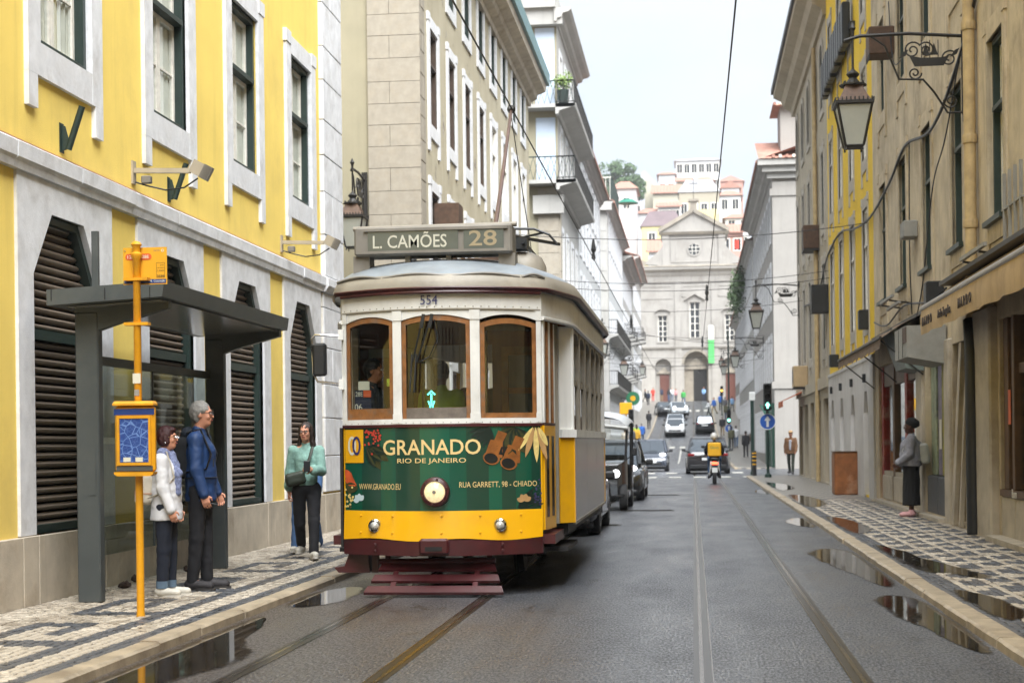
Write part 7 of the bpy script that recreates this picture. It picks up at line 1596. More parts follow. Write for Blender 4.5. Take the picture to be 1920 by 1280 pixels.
def car(label, x, y, z, rz, L, W, H, pm, hood=.26, ws=.40, rear=.92, belt=.58, r_=.32, tailroof=.80, lit=False, taillit=False, pitch=0.0, name='car', cat='car', rooff=.52, plate=True, roofm=None, hatch=.97):
    """body lofted along the length (front at -y), cabin glass, roof, lamps, mirrors, wheels"""
    t = thing(name, label, cat, (x, y, z), rz); t.rotation_euler = (pitch, 0, rz); hw = W / 2; zb = H * belt; Y = lambda u: (u - .5) * L
    st = [(0.0, .26, .52, .78), (.02, .20, .60, .88), (.07, .18, H * belt * .80, .96), (ws - .16, .17, zb * .92, 1.0), (ws - .04, .17, zb * .985, 1.0), (.55, .17, zb, 1.0), (.80, .17, zb * 1.02, 1.0), (.94, .18, zb * 1.03, .97), (.985, .24, zb * .98, .90), (1.0, .34, zb * .88, .84)]
    rg = []
    for u, z0, z1, k in st:
        w = hw * k; y_ = Y(u); rg.append([(-w * .90, y_, z0), (-w, y_, z0 + .10), (-w, y_, z1 - .16), (-w * .95, y_, z1 - .04), (-w * .80, y_, z1), (w * .80, y_, z1), (w * .95, y_, z1 - .04), (w, y_, z1 - .16), (w, y_, z0 + .10), (w * .90, y_, z0)])
    bd = MB().loft(rg).build('body', pm, t, smooth=True)
    def ringz(u0, u1, k, z_, b=.10):
        a, c, w = Y(u0), Y(u1), hw * k; return [(-w + b, a, z_), (w - b, a, z_), (w, a + b * 1.6, z_), (w, c - b * 1.6, z_), (w - b, c, z_), (-w + b, c, z_), (-w, c - b * 1.6, z_), (-w, a + b * 1.6, z_)]
    rm_ = lambda q: lerp(ws - .10, rooff, q)
    cab = MB().loft([ringz(ws - .10, hatch, .90, zb - .03), ringz(lerp(ws - .1, rooff, .5), lerp(hatch, tailroof, .45), .84, lerp(zb, H, .5)), ringz(rooff - .03, tailroof + .02, .74, H - .05)]).build('cabin_glass', M_CARG, t, smooth=True)
    MB().loft([ringz(rooff - .05, tailroof + .04, .765, H - .09), ringz(rooff - .02, tailroof + .02, .73, H - .03), ringz(rooff + .04, tailroof - .04, .60, H)]).build('roof', roofm or pm, t, smooth=True)
    for s_ in (-1, 1):
        pl = MB(); pl.bar((s_ * hw * .86, Y(ws - .09), zb), (s_ * hw * .725, Y(rooff - .02), H - .06), .07, .05); pl.bar((s_ * hw * .885, Y(.66), zb), (s_ * hw * .755, Y(.66), H - .06), .07, .05); pl.bar((s_ * hw * .87, Y(hatch - .02), zb), (s_ * hw * .72, Y(tailroof), H - .06), .12, .06); pl.build('pillars', pm, t)
        m_ = MB().bbox(s_ * (hw + .02) - .0 if s_ > 0 else -hw - .20, (hw + .20) if s_ > 0 else -hw - .02, Y(ws - .04) - .06, Y(ws - .04) + .05, zb + .0, zb + .13, .03).build('mirror', M_TRIM if roofm is None else pm, t); MB().box(min(s_ * hw * .9, s_ * (hw + .05)), max(s_ * hw * .9, s_ * (hw + .05)), Y(ws - .04) - .02, Y(ws - .04) + .02, zb - .02, zb + .04).build('mirror_stalk', M_TRIM, m_)
        h_ = MB(); h_.lathe([(.001, -.05), (.06, -.045), (.085, 0), (.09, .10)], 12, (0, 0, 0), 'y'); h_.v = [(v[0] * 1.7, v[1], v[2] * .85) for v in h_.v]; h_.build('headlamp', M_HLON if lit else M_HLOFF, t, (s_ * hw * .66, Y(.03), .66 * H * .62 + .18), smooth=True)
        MB().bbox(min(s_ * hw * .60, s_ * hw * .90), max(s_ * hw * .60, s_ * hw * .90), Y(.975), Y(1.0) + .01, zb * .80, zb * .92, .02).build('tail_lamp', M_TLON if taillit else M_TLR, t)
        for u in (.17, .82): wheel(t, s_ * (hw - .10), Y(u), r_)
        for u in (.17, .82):
            MB().ring([(Y(u) + (r_ + .09) * math.cos(a), r_ + (r_ + .09) * math.sin(a)) for a in [math.pi * k / 12 for k in range(13)]], [(Y(u) + (r_ + .02) * math.cos(a), r_ + (r_ + .02) * math.sin(a)) for a in [math.pi * k / 12 for k in range(13)]], lambda a, b: (s_ * (hw + .012), a, b), lambda a, b: (s_ * (hw - .2), a, b), closed=False).build('wheel_arch', M_TRIM, bd)
    MB().bbox(-hw * .62, hw * .62, Y(0) - .015, Y(.02), .30, .46, .03).build('grille', M_TRIM, t); MB().bbox(-hw * .85, hw * .85, Y(0) - .02, Y(.03), .18, .28, .03).build('front_lip', M_TRIM, t); MB().bbox(-hw * .82, hw * .82, Y(.97), Y(1) + .015, .24, .42, .03).build('rear_bumper', M_TRIM, t)
    if plate:
        MB().box(-.26, .26, Y(0) - .03, Y(0) - .015, .42, .53).build('number_plate', M_NUM, t); MB().box(-.26, .26, Y(1) + .012, Y(1) + .022, zb * .62, zb * .62 + .11).build('number_plate', M_NUM, t)
    MB().bar((-.35, Y(ws - .11), zb + .02), (.3, Y(ws - .085), zb + .07), .02).build('wiper', M_TRIM, t); MB().bbox(-hw * .9, hw * .9, Y(.05), Y(.95), .12, .22, .02).build('underbody', M_TRIM, t)
    return t
car('dark grey two-seat city car with lit headlamp at the crossing', -2.02, 78.0, 0.0, 0, 2.75, 1.66, 1.55, paint('anthracite', '#3a3f49'), ws=.40, rooff=.58, tailroof=.90, lit=True, belt=.60, hatch=.985)
car('black saloon with large mirror overtaken by the tram queue', -2.10, 40.8, 0, 0, 4.3, 1.78, 1.50, paint('black', '#121314'), lit=True)
car('black sport utility car seen from behind at the crossing', .62, 72.4, 0, R(180), 4.7, 1.92, 1.62, paint('black_brown', '#1d1a1c'), tailroof=.74, hatch=.985, taillit=False, belt=.60)
car('white hatchback coming downhill, front of the row', -1.55, 138.5, gz(138.5), 0, 4.0, 1.76, 1.56, paint('white', '#cfd1d2'), lit=True, pitch=-.05)
car('silver car behind the white hatchback coming downhill', -1.6, 147, gz(147), 0, 4.2, 1.76, 1.60, paint('silver', '#a9b0b6'), lit=True, pitch=-.06)
car('silver sport utility car turning below the church', -1.55, 167, gz(167), R(8), 4.4, 1.84, 1.66, paint('light_silver', '#bcc4ca'), lit=True, pitch=-.09)
car('black hatchback with tall tail lamps driving uphill', 1.02, 142.5, gz(142.5), R(180), 3.6, 1.66, 1.52, paint('blue_black', '#1c2026'), tailroof=.88, hatch=.985, pitch=.055)
car('dark car hidden behind the tram, only its tyres showing', -2.30, 26.2, 0, 0, 4.0, 1.70, 1.45, paint('black', '#121314'))
car('dark grey car parked beside the silver one below the church', -3.0, 170, gz(170), R(8), 4.2, 1.76, 1.5, paint('grey', '#34373c'), pitch=-.09)
# black open-sided tuk-tuk with a silver canopy behind the tram
tk = thing('tuk_tuk', 'black tuk-tuk with a silver canopy close behind the tram', 'tuk-tuk', (-2.02, 34.6, 0))
MK = paint('tuk_black', '#141415'); M_CAN = mat('silver_canopy_vinyl', '#b4b8bb', rough=0.35, var=0.1, scale=2, spec=.6)
MB().loft([[(-.45, -1.5, .35), (.45, -1.5, .35), (.45, -1.45, .95), (-.45, -1.45, .95)], [(-.62, -1.1, .25), (.62, -1.1, .25), (.62, -1.05, 1.05), (-.62, -1.05, 1.05)], [(-.64, -.9, .25), (.64, -.9, .25), (.64, -.95, 1.05), (-.64, -.95, 1.05)]]).build('front_cowl', MK, tk, smooth=True)
MB().bbox(-.66, .66, -.95, 1.35, .25, .42, .03).build('floor', MK, tk); MB().bbox(-.68, .68, .35, 1.4, .42, .95, .04).build('rear_body', MK, tk)
for y in (-.2, .65, 1.05): MB().bbox(-.55, .55, y, y + .12, .5, 1.15, .03).build('seat_back', C_BLKT if 'C_BLKT' in globals() else M_TRIM, tk)
rg = []
for y, zz, w in ((-1.05, 1.92, .62), (-.9, 1.98, .68), (0, 2.04, .70), (1.2, 2.02, .70), (1.4, 1.9, .66)): rg.append([(w * math.cos(a), y, zz - .18 + .24 * math.sin(a)) for a in [math.pi * k / 10 for k in range(11)]])
MB().loft(rg, closed=False, cap0=False, cap1=False).build('canopy', M_CAN, tk, smooth=True); MB().tube([(-.66, -1.06, 1.72), (0, -1.08, 1.80), (.66, -1.06, 1.72)], .05, 8).build('rolled_blind', mat('clear_blind_roll', '#8b8c88', rough=.3), tk)
for s_ in (-1, 1):
    for a, b in (((s_ * .60, -1.02, 1.0), (s_ * .64, -.98, 1.78)), ((s_ * .66, .3, .9), (s_ * .68, .3, 1.84)), ((s_ * .66, 1.3, .9), (s_ * .66, 1.3, 1.82))): MB().tube([a, b], .028, 8).build('canopy_post', M_TRIM, tk)
    MB().tube([(s_ * .55, -1.2, 1.0), (s_ * .80, -1.25, 1.2)], .012, 6).build('mirror_stem', M_TRIM, tk); MB().bbox(s_ * .80 - .05, s_ * .80 + .05, -1.3, -1.24, 1.15, 1.32, .02).build('mirror', M_TRIM, tk)
    wheel(tk, s_ * .60, -.98 if False else .85, .28, .16); wheel(tk, s_ * .56, -1.15, .28, .16)
    MB().lathe([(.001, -.05), (.07, -.04), (.085, .02)], 12, (s_ * .42, -1.48, .78), 'y').build('headlamp', M_HLON, tk)
MB().add([(-.56, -1.05, 1.02), (.56, -1.05, 1.02), (.60, -1.0, 1.74), (-.60, -1.0, 1.74)], [(0, 1, 2, 3)]).build('windscreen', M_TGLASS, tk); MB().box(-.22, .22, -1.525, -1.515, .42, .53).build('number_plate', M_TRIM, tk); fit_flat('87-203-47', 0, .475, .36, .07, M_NUM, tk, -1.53)
MB().bar((-.6, -1.42, .33), (.6, -1.42, .33), .06).build('bumper_bar', M_CHROME, tk); MB().prism([(.12, .62), (.24, .66), (.22, .82), (.14, .84), (.18, .72)], -1.49, -1.475, 'y').build('gold_emblem', M_GOLD, tk)
# scooter ridden away from the camera
sc = thing('scooter', 'black delivery scooter with lit tail lamp heading up the street', 'scooter', (.69, 53.9, 0), R(180))
for y in (-.62, .62): w = MB().lathe([(.16, -.06), (.25, -.06), (.27, 0), (.25, .06), (.16, .06)], 20, (0, y, .27), 'x').build('wheel', M_TYRE, sc, smooth=True); MB().lathe([(.15, -.04), (.15, .04)], 14, (0, y, .27), 'x').build('rim', M_RIM, w)
MB().loft([[(-.10, .78, .55), (.10, .78, .55), (.08, .82, .75), (-.08, .82, .75)], [(-.17, .45, .38), (.17, .45, .38), (.15, .45, .80), (-.15, .45, .80)], [(-.18, .05, .32), (.18, .05, .32), (.14, .05, .78), (-.14, .05, .78)], [(-.17, -.05, .28), (.17, -.05, .28), (.15, -.05, .40), (-.15, -.05, .40)]]).build('tail_body', MK, sc, smooth=True)
MB().loft([[(-.17, -.05, .26), (.17, -.05, .26), (.17, -.05, .36), (-.17, -.05, .36)], [(-.2, -.42, .26), (.2, -.42, .26), (.2, -.42, .36), (-.2, -.42, .36)]]).build('footboard', MK, sc); MB().loft([[(-.22, -.42, .3), (.22, -.42, .3), (.18, -.50, .3), (-.18, -.50, .3)], [(-.22, -.52, .95), (.22, -.52, .95), (.15, -.62, .95), (-.15, -.62, .95)]]).build('leg_shield', MK, sc)
MB().bbox(-.14, .14, -.02, .72, .80, .88, .03).build('saddle', M_TRIM, sc); MB().tube([(-.34, -.42, 1.06), (0, -.50, 1.02), (.34, -.42, 1.06)], .018, 8).build('handlebar', M_TRIM, sc); MB().bbox(-.11, .11, .80, .86, .66, .74, .02).build('tail_lamp', M_TLON, sc); MB().box(-.09, .09, .84, .85, .40, .56).build('number_plate', M_NUM, sc)
for s_ in (-1, 1): MB().tube([(s_ * .3, -.42, 1.06), (s_ * .36, -.42, 1.22)], .008, 5).build('mirror_stem', M_TRIM, sc); MB().bbox(s_ * .37 - .06, s_ * .37 + .06, -.43, -.41, 1.2, 1.28, .008).build('mirror', M_TRIM, sc)
MB().tube([(.16, .2, .3), (.18, .8, .36)], .045, 10).build('exhaust', M_RIM, sc)
# ================================================================ people
def cloth(name, c, var=0.18, scale=7, rough=0.85, bump=0.3): return mat(name, c, rough=rough, var=var, scale=scale, bump=bump, bscale=160)
def skinm(name, c): return mat(name, c, rough=0.5, var=0.08, scale=12, bump=0.1, bscale=120)
SK_F = skinm('fair_skin', '#c98e72'); SK_T = skinm('tan_skin', '#a9714f'); SK_D = skinm('dark_skin', '#4b2d20')
M_EYEW = mat('eye_white', '#d6d0c8', rough=0.3); M_EYED = mat('eye_dark', '#1c130e', rough=0.2); M_LIP = mat('lip', '#9a5248', rough=0.45)
HAIRG = mat('grey_hair', '#8f8c86', rough=0.6, var=0.35, scale=60, bump=0.6, bscale=140); HAIRB = mat('dark_brown_hair', '#2c1d16', rough=0.45, var=0.35, scale=50, bump=0.6, bscale=140); HAIRR = mat('dark_red_hair', '#3b1415', rough=0.45, var=0.35, scale=50, bump=0.6, bscale=140); HAIRK = mat('black_hair', '#17120f', rough=0.5, var=0.3, scale=50, bump=0.5, bscale=140)
class Fig: pass
def rotx(p, a, o): d = p - o; return o + Vector((d.x, d.y * math.cos(a) - d.z * math.sin(a), d.y * math.sin(a) + d.z * math.cos(a)))
def skeleton(lean=0.0, legs=((0, 0), (0, 0)), arms=((0, .12, .25, 0), (0, .12, .25, 0)), head=(0, 0), stance=.095, width=1.0):
    g = Fig(); g.w = width; hipz = .93; g.hip = [Vector((sx * stance, 0, hipz)) for sx in (1, -1)]; g.kn = []; g.an = []; g.toe = []
    for i, (a, k) in enumerate(legs):
        sx = 1 if i == 0 else -1; kn = g.hip[i] + Vector((sx * .005, -math.sin(a), -math.cos(a))) * .44; b = a - k; an = kn + Vector((sx * .004, -math.sin(b), -math.cos(b))) * .41
        pit = max(-.2, min(1.0, (k - a) * .8)) if k > .5 else (-.25 if a > .25 else 0)
        g.kn.append(kn); g.an.append(an); g.toe.append(an + Vector((sx * .03, -.17 * math.cos(pit), -.045 - .17 * math.sin(pit) * 1.0)))
    lo = min(min(a.z - .075, t.z - .035) for a, t in zip(g.an, g.toe)); off = Vector((0, 0, -lo)); o = Vector((0, 0, hipz))
    L = lambda p: rotx(Vector(p), lean, o)
    g.pel = L((0, 0, .97)); g.waist = L((0, .0, 1.09)); g.chest = L((0, .005, 1.30)); g.sho = [L((sx * .178 * width, .01, 1.425)) for sx in (1, -1)]; g.neck = L((0, .01, 1.47)); g.nk2 = L((0, -.012, 1.555))
    g.el = []; g.wr = []; g.hd = []
    for i, (a, b, e, c) in enumerate(arms):
        sx = 1 if i == 0 else -1; el = g.sho[i] + Vector((sx * math.sin(b), -math.sin(a) * math.cos(b), -math.cos(a) * math.cos(b))) * .285; q = a + e
        d2 = Vector((sx * math.sin(b) * .3 - sx * math.sin(c), -math.sin(q) * math.cos(c), -math.cos(q) * math.cos(c))).normalized(); g.el.append(el); g.wr.append(el + d2 * .245); g.hd.append(d2)
    yaw, pit = head; f = Vector((math.sin(yaw) * math.cos(pit), -math.cos(yaw) * math.cos(pit), math.sin(pit))); l_ = Vector((math.cos(yaw), math.sin(yaw), 0)); u = l_.cross(f) * -1
    if u.z < 0: u = -u
    g.f, g.l, g.u = f, l_, u; g.hc = g.nk2 + Vector((0, 0, .095)) + f * .012
    for k in ('hip', 'kn', 'an', 'toe', 'sho', 'el', 'wr'): setattr(g, k, [p + off for p in getattr(g, k)])
    for k in ('pel', 'waist', 'chest', 'neck', 'nk2', 'hc'): setattr(g, k, getattr(g, k) + off)
    g.H = lambda a, b, c: g.hc + g.l * a + g.f * b + g.u * c          # head frame: left, forward, up
    g.M = Matrix((l_, -f, u)).transposed(); return g
def hand(S, g, i, curl=.8, r_=.0085, scale=1.0):
    w = g.wr[i]; d = g.hd[i]; sx = 1 if i == 0 else -1
    inn = Vector((-sx, 0, 0)); side = d.cross(inn).normalized(); inn = side.cross(d).normalized() * (1 if side.cross(d).dot(inn) > 0 else -1)
    if side.y > 0: side = -side                                          # side points to the thumb (forwards)
    pc = w + d * .05
    S.box(pc, (.040, .013, .045), .012, .008, Matrix((side, inn, d)).transposed())
    for k, ln in enumerate((.062, .072, .068, .054)):
        b0 = w + d * .09 + side * (.030 - .020 * k); b1 = b0 + (d * math.cos(curl * .5) + inn * math.sin(curl * .5)) * ln * .5; b2 = b1 + (d * math.cos(curl * 1.4) + inn * math.sin(curl * 1.4)) * ln * .5
        S.cone(b0, b1, r_, r_ * .95, .004).cone(b1, b2, r_ * .95, r_ * .8, .003)
    t0 = w + d * .025 + side * .030; t1 = t0 + (side * .7 + d * .7 + inn * .25).normalized() * .038; S.cone(t0, t1, .011, .010, .006).cone(t1, t1 + (d * .9 + inn * .4).normalized() * .03, .010, .008, .003)
def body_sdf(g, h=.0085, hands=True, curl=.8):
    S = SDF(h, .03); H = g.H; e = lambda c, r_, k=.02: S.ell(H(*c), r_, k, g.M)
    e((0, -.015, .035), (.074, .092, .088), .0); e((0, .012, -.04), (.056, .066, .078), .04); e((0, .048, -.082), (.026, .026, .024), .03)          # skull, face, chin
    S.cone(H(0, .078, .018), H(0, .098, -.024), .0085, .0125, .012); e((0, .079, .028), (.05, .014, .012), .015); e((0, .080, -.052), (.022, .012, .007), .01)
    for s_ in (-1, 1):
        e((s_ * .073, -.012, -.005), (.010, .020, .030), .008); e((s_ * .036, .060, -.025), (.020, .016, .018), .02)
        S.cut(H(s_ * .031, .096, .010), (.015, .013, .010))
    S.cone(g.nk2 + Vector((0, .012, 0)), g.neck + Vector((0, .012, -.02)), .050, .058, .03); S.cone(g.sho[0], g.sho[1], .052, .052, .05)
    S.cone(g.chest, g.pel, .10, .095, .05, sx=1.25 * g.w)
    for i in range(2):
        S.cone(g.sho[i], g.el[i], .045, .038).cone(g.el[i], g.wr[i], .037, .025); S.cone(g.hip[i], g.kn[i], .075, .052).cone(g.kn[i], g.an[i], .052, .034); S.cone(g.an[i], g.toe[i], .035, .026)
        if hands: hand(S, g, i, curl)
    return S
def top_sdf(g, h=.010, loose=.0, sleeve=1.0, hem=.86, chest=.112, waist=.104, hipr=.112, cuff=.0, belly=0.0, wid=1.42, depth=1.0, collar=True):
    S = SDF(h, .045); w = wid * g.w
    hm = g.pel + Vector((0, .0, hem - .97)); S.cone(g.chest, g.waist, chest + loose, waist + loose, .05, sx=w, sy=depth).cone(g.waist, hm, waist + loose, hipr + loose, .05, sx=w * .98, sy=depth); S.below(hm + Vector((0, 0, -.30)), (.40, .40, .30))
    S.cone(g.sho[0] - Vector((.03, 0, .02)), g.sho[1] - Vector((-.03, 0, .02)), .064 + loose * .6, None, .05)
    if belly: S.ell(g.waist + Vector((0, -.05, .02)), (.15, .10 + belly, .15), .08)
    if collar: S.cone(g.neck - Vector((0, 0, .03)), g.neck + Vector((0, .004, .03)), .068, .062, .03)
    for i in range(2):
        S.cone(g.sho[i], g.el[i], .058 + loose * .6, .052 + loose * .6, .035)
        if sleeve > .55: S.cone(g.el[i], g.el[i].lerp(g.wr[i], min(1, (sleeve - .5) * 2)), .051 + loose * .6, .040 + loose * .5 + cuff, .02)
    return S
def trousers_sdf(g, h=.010, loose=.0, end=1.0, thigh=.088, knee=.064, ank=.052):
    S = SDF(h, .03); S.ell(g.pel - Vector((0, 0, .02)), (.165 * g.w, .115, .11), .04)
    for i in range(2):
        S.cone(g.hip[i] + Vector((0, .004, 0)), g.kn[i], thigh + loose, knee + loose, .04); S.cone(g.kn[i], g.kn[i].lerp(g.an[i], end), knee + loose, ank + loose, .02)
    return S
def shoe_sdf(g, i, h=.008, w=1.0):
    S = SDF(h, .02); a, t = g.an[i], g.toe[i]; d = (t - a); d = Vector((d.x, d.y, 0)).normalized(); drop = t.z - a.z
    S.cone(a + Vector((0, 0, -.024)) - d * .03, t + Vector((0, 0, .008)), .050 * w, .041 * w, .02); S.cone(a + Vector((0, 0, .02)), a - Vector((0, 0, .03)), .047 * w, .05 * w, .02)
    return S
def sole(g, i):
    a, t = g.an[i], g.toe[i]; d = Vector((t.x - a.x, t.y - a.y, 0)).normalized(); n_ = Vector((-d.y, d.x, 0)); z0 = Vector((0, 0, a.z - .075)); z1 = Vector((0, 0, t.z - .034))
    pts = []
    for u, w in ((-.075, .024), (-.05, .036), (.04, .034), (.12, .042), (.19, .036), (.225, .018)):
        q = Vector((a.x, a.y, lerp(z0.z, z1.z, min(max(u / .17, 0), 1)))) + d * u; pts.append((q + n_ * w, q - n_ * w))
    ring_ = [p[0] for p in pts] + [p[1] for p in reversed(pts)]; return MB().loft([[(p.x, p.y, p.z) for p in ring_], [(p.x, p.y, p.z + .022) for p in ring_]])
def face(g, par, eyes=True, lips=True):
    for s_ in (-1, 1):
        c = g.H(s_ * .031, .083, .010); SDFs = MB().lathe([(.0, -.008), (.010, -.003), (.010, .003), (.0, .008)], 8); o = SDFs.build('eye', M_EYEW, par, tuple(c), smooth=True)
        MB().lathe([(.0, -.004), (.0055, 0), (.0, .004)], 8).build('iris', M_EYED, par, tuple(g.H(s_ * .031, .0915, .010)))
        MB().bar(g.H(s_ * .016, .090, .030), g.H(s_ * .048, .080, .029), .006, .008).build('eyebrow', HAIRB, par)
    MB().bar(g.H(-.019, .088, -.053), g.H(.019, .088, -.053), .012, .012).build('lips', M_LIP, par)
def glasses(g, par, m=None):
    mb = MB()
    for s_ in (-1, 1):
        P = [g.H(s_ * .032 + .023 * math.cos(a), .099, .010 + .018 * math.sin(a)) for a in [2 * math.pi * k / 14 for k in range(15)]]; mb.tube(P, .0028, 5); mb.tube([g.H(s_ * .055, .097, .014), g.H(s_ * .074, .04, .014), g.H(s_ * .076, -.02, .01)], .0026, 5)
    mb.tube([g.H(-.009, .10, .014), g.H(.009, .10, .014)], .0026, 5); mb.build('glasses', m or M_BLKP, par)
def hair_sdf(g, style, h=.0085):
    S = SDF(h, .03); H = g.H
    S.ell(H(0, -.024, .045), (.087, .096, .092), .0, g.M)
    if style in ('bob', 'long', 'short'): S.ell(H(0, -.052, .0), (.080, .062, .085), .03, g.M)
    if style == 'bob':
        for s_ in (-1, 1): S.ell(H(s_ * .060, -.015, -.02), (.030, .050, .062), .03, g.M)
        S.ell(H(0, .052, .085), (.062, .035, .03), .03, g.M)
    if style == 'long':
        for s_ in (-1, 1): S.cone(H(s_ * .066, -.01, .02), H(s_ * .085, -.04, -.17), .032, .035, .03); S.cone(H(s_ * .085, -.04, -.17), H(s_ * .095, -.03, -.27), .035, .018, .02)
        S.cone(H(0, -.07, -.02), H(0, -.09, -.24), .07, .05, .03)
    if style == 'bun': S.ell(H(0, -.08, .09), (.07, .075, .07), .04, g.M)
    S.cut(H(0, .112, -.035 if style != 'bob' else -.05), (.058, .075, .105)); return S
def person(label, x, y, z, rz, H=1.75, sk=None, pose=None, skin=SK_F, top=None, topk=None, legs=None, legk=None, shoe=None, hair=HAIRB, style='short', h=.010, extras=None, face_=True, skirt=None, group=None, curl=.8, noise_amp=.005, topname='jacket', hands=True, smat=None):
    """one continuous body; clothes, hair and what is worn are its children"""
    g = skeleton(**(pose or {})); t = thing('person', label, 'person', (x, y, z), rz, group); s = H / 1.75; t.scale = (s, s, s)
    put('body', body_sdf(g, h * .85, hands, curl).mesh('body', skin), t)
    if face_: face(g, t)
    if style: put('hair', hair_sdf(g, style, h * .85).mesh('hair', hair, .008, 34, (1.4, 1.4, .6)), t)
    if top: put(topname, top_sdf(g, h, **(topk or {})).mesh(topname, top, noise_amp * 1.4, 10, (1, 1, 1.15)), t)
    if skirt:
        S = SDF(h, .04); S.ell(g.pel, (.19 * g.w, .15, .14), .05); b = (g.an[0] + g.an[1]) / 2; S.cone(g.pel, Vector((b.x, b.y, b.z + skirt.get('up', .08))), .14, skirt.get('r', .17), .05, sx=1.25, sy=1.05); S.below(Vector((b.x, b.y, b.z + skirt.get('up', .08) - .30)), (.5, .5, .30)); put('skirt', S.mesh('skirt', skirt['m'], .012, 9, (2, 2, .4)), t)
    elif legs: put('trousers', trousers_sdf(g, h, **(legk or {})).mesh('trousers', legs, noise_amp * 1.1, 11, (1, 1, 1.0)), t)
    if shoe:
        for i in range(2):
            o = put('shoe', shoe_sdf(g, i, h * .85).mesh('shoe', shoe), t)
            if smat: sole(g, i).build('sole', smat, o)
    if extras: extras(g, t)
    return t
def pack(par, c, size, M=None, m=None, name='backpack', rnd=.05, h=.011): return put(name, SDF(h, .01).box(c, size, rnd, .01, M).mesh(name, m, .004, 12), par)
def strap(par, pts, r_, m, name='strap', flat=.35, n=6):
    P = [Vector(p) for p in pts]; return MB().tube(P, r_, n, flat=flat).build(name, m, par, smooth=True)
# ---- couple waiting at the stop (both face right, so turned +90 degrees)
C_NAVY = cloth('navy_shell_jacket', '#1d3a66', .2, 5, .55); C_WHT = cloth('white_rain_jacket', '#d4d4d6', .06, 6, .6); C_DNM = cloth('dark_denim', '#1a202e', .25, 9); C_BLKT = cloth('black_trousers', '#1b1b1f', .25, 9); C_TEAL = cloth('sage_knit', '#8ab0a4', .22, 40, .95, .8); C_JEAN = cloth('blue_denim', '#44638c', .25, 9); C_GREY = cloth('grey_hoodie', '#8a8a92', .2, 20, .95, .5); C_BLK = cloth('black_skirt', '#121214', .2, 6)
C_SCARF = mat('patterned_scarf', '#7d86a8', rough=0.9, var=0.75, scale=34); C_BAG = cloth('cream_canvas', '#c9c0ae', .15, 9); C_BROWN = cloth('brown_jacket', '#7d5a3e', .2, 8); M_SNK = cloth('white_sneaker', '#c9c4b8', .12, 20, .6); M_SNKD = cloth('dark_trail_shoe', '#2f2c2e', .35, 30, .7); M_SOLEW = mat('white_sole', '#cfcac0', rough=.6); M_SOLED = mat('dark_sole', '#3a3735', rough=.7)
def ex_man(g, t):
    glasses(g, t); pk = pack(t, g.chest + Vector((0, .155, -.05)), (.13, .085, .2), None, cloth('black_pack', '#16181c', .2, 8), 'backpack')
    for s_ in (-1, 1): strap(t, [g.sho[0 if s_ > 0 else 1].lerp(g.neck, .35) + Vector((0, .09, .04)), g.sho[0 if s_ > 0 else 1].lerp(g.neck, .35) + Vector((0, -.04, .075)), g.chest + Vector((s_ * .12, -.135, -.02)), g.waist + Vector((s_ * .15, -.09, .05)), g.waist + Vector((s_ * .15, .1, .02))], .024, M_BLKP, 'backpack_strap')
    strap(t, [g.waist + Vector((.19 * math.cos(a), .145 * math.sin(a), -.03)) for a in [2 * math.pi * k / 16 for k in range(17)]], .014, M_BLKP, 'waist_belt')
    0 and put('stubble', SDF(.007, .012).ell(g.H(0, .030, -.070), (.0535, .058, .044), 0, g.M).cut(g.H(0, .10, -.04), (.05, .04, .030)).mesh('stubble', HAIRG), t)
    put('hood', SDF(.010, .02).ell(g.neck + Vector((0, .10, .0)), (.12, .075, .07)).mesh('hood', cloth('dark_hood', '#17202c'), .005, 12), t)
    MB().tube([g.wr[1] + Vector((0, -.05, -.08)), g.wr[1] + Vector((.02, -.15, -.10)), g.wr[1] + Vector((0, -.13, -.02))], .004, 5).build('cord', M_BLKP, t)
    MB().box(-.004, .004, -.004, .004, -.08, .0).build('zip_pull', M_BLKP, t, tuple(g.chest + Vector((-.09, -.15, -.06))))
person('grey-haired man in navy jacket and black trousers with a backpack, waiting at the shelter', -4.68, 14.85, .07, R(94), 1.77, pose=dict(legs=((.05, .03), (-.06, .04)), arms=((.1, .10, .28, .05), (.06, .10, .22, .05)), head=(.03, .02), stance=.085), skin=SK_F, top=C_NAVY, topk=dict(loose=.016, hem=.84, wid=1.35, depth=1.14), legs=C_BLKT, legk=dict(loose=.004), shoe=M_SNKD, smat=M_SOLED, hair=HAIRG, style='short', extras=ex_man)
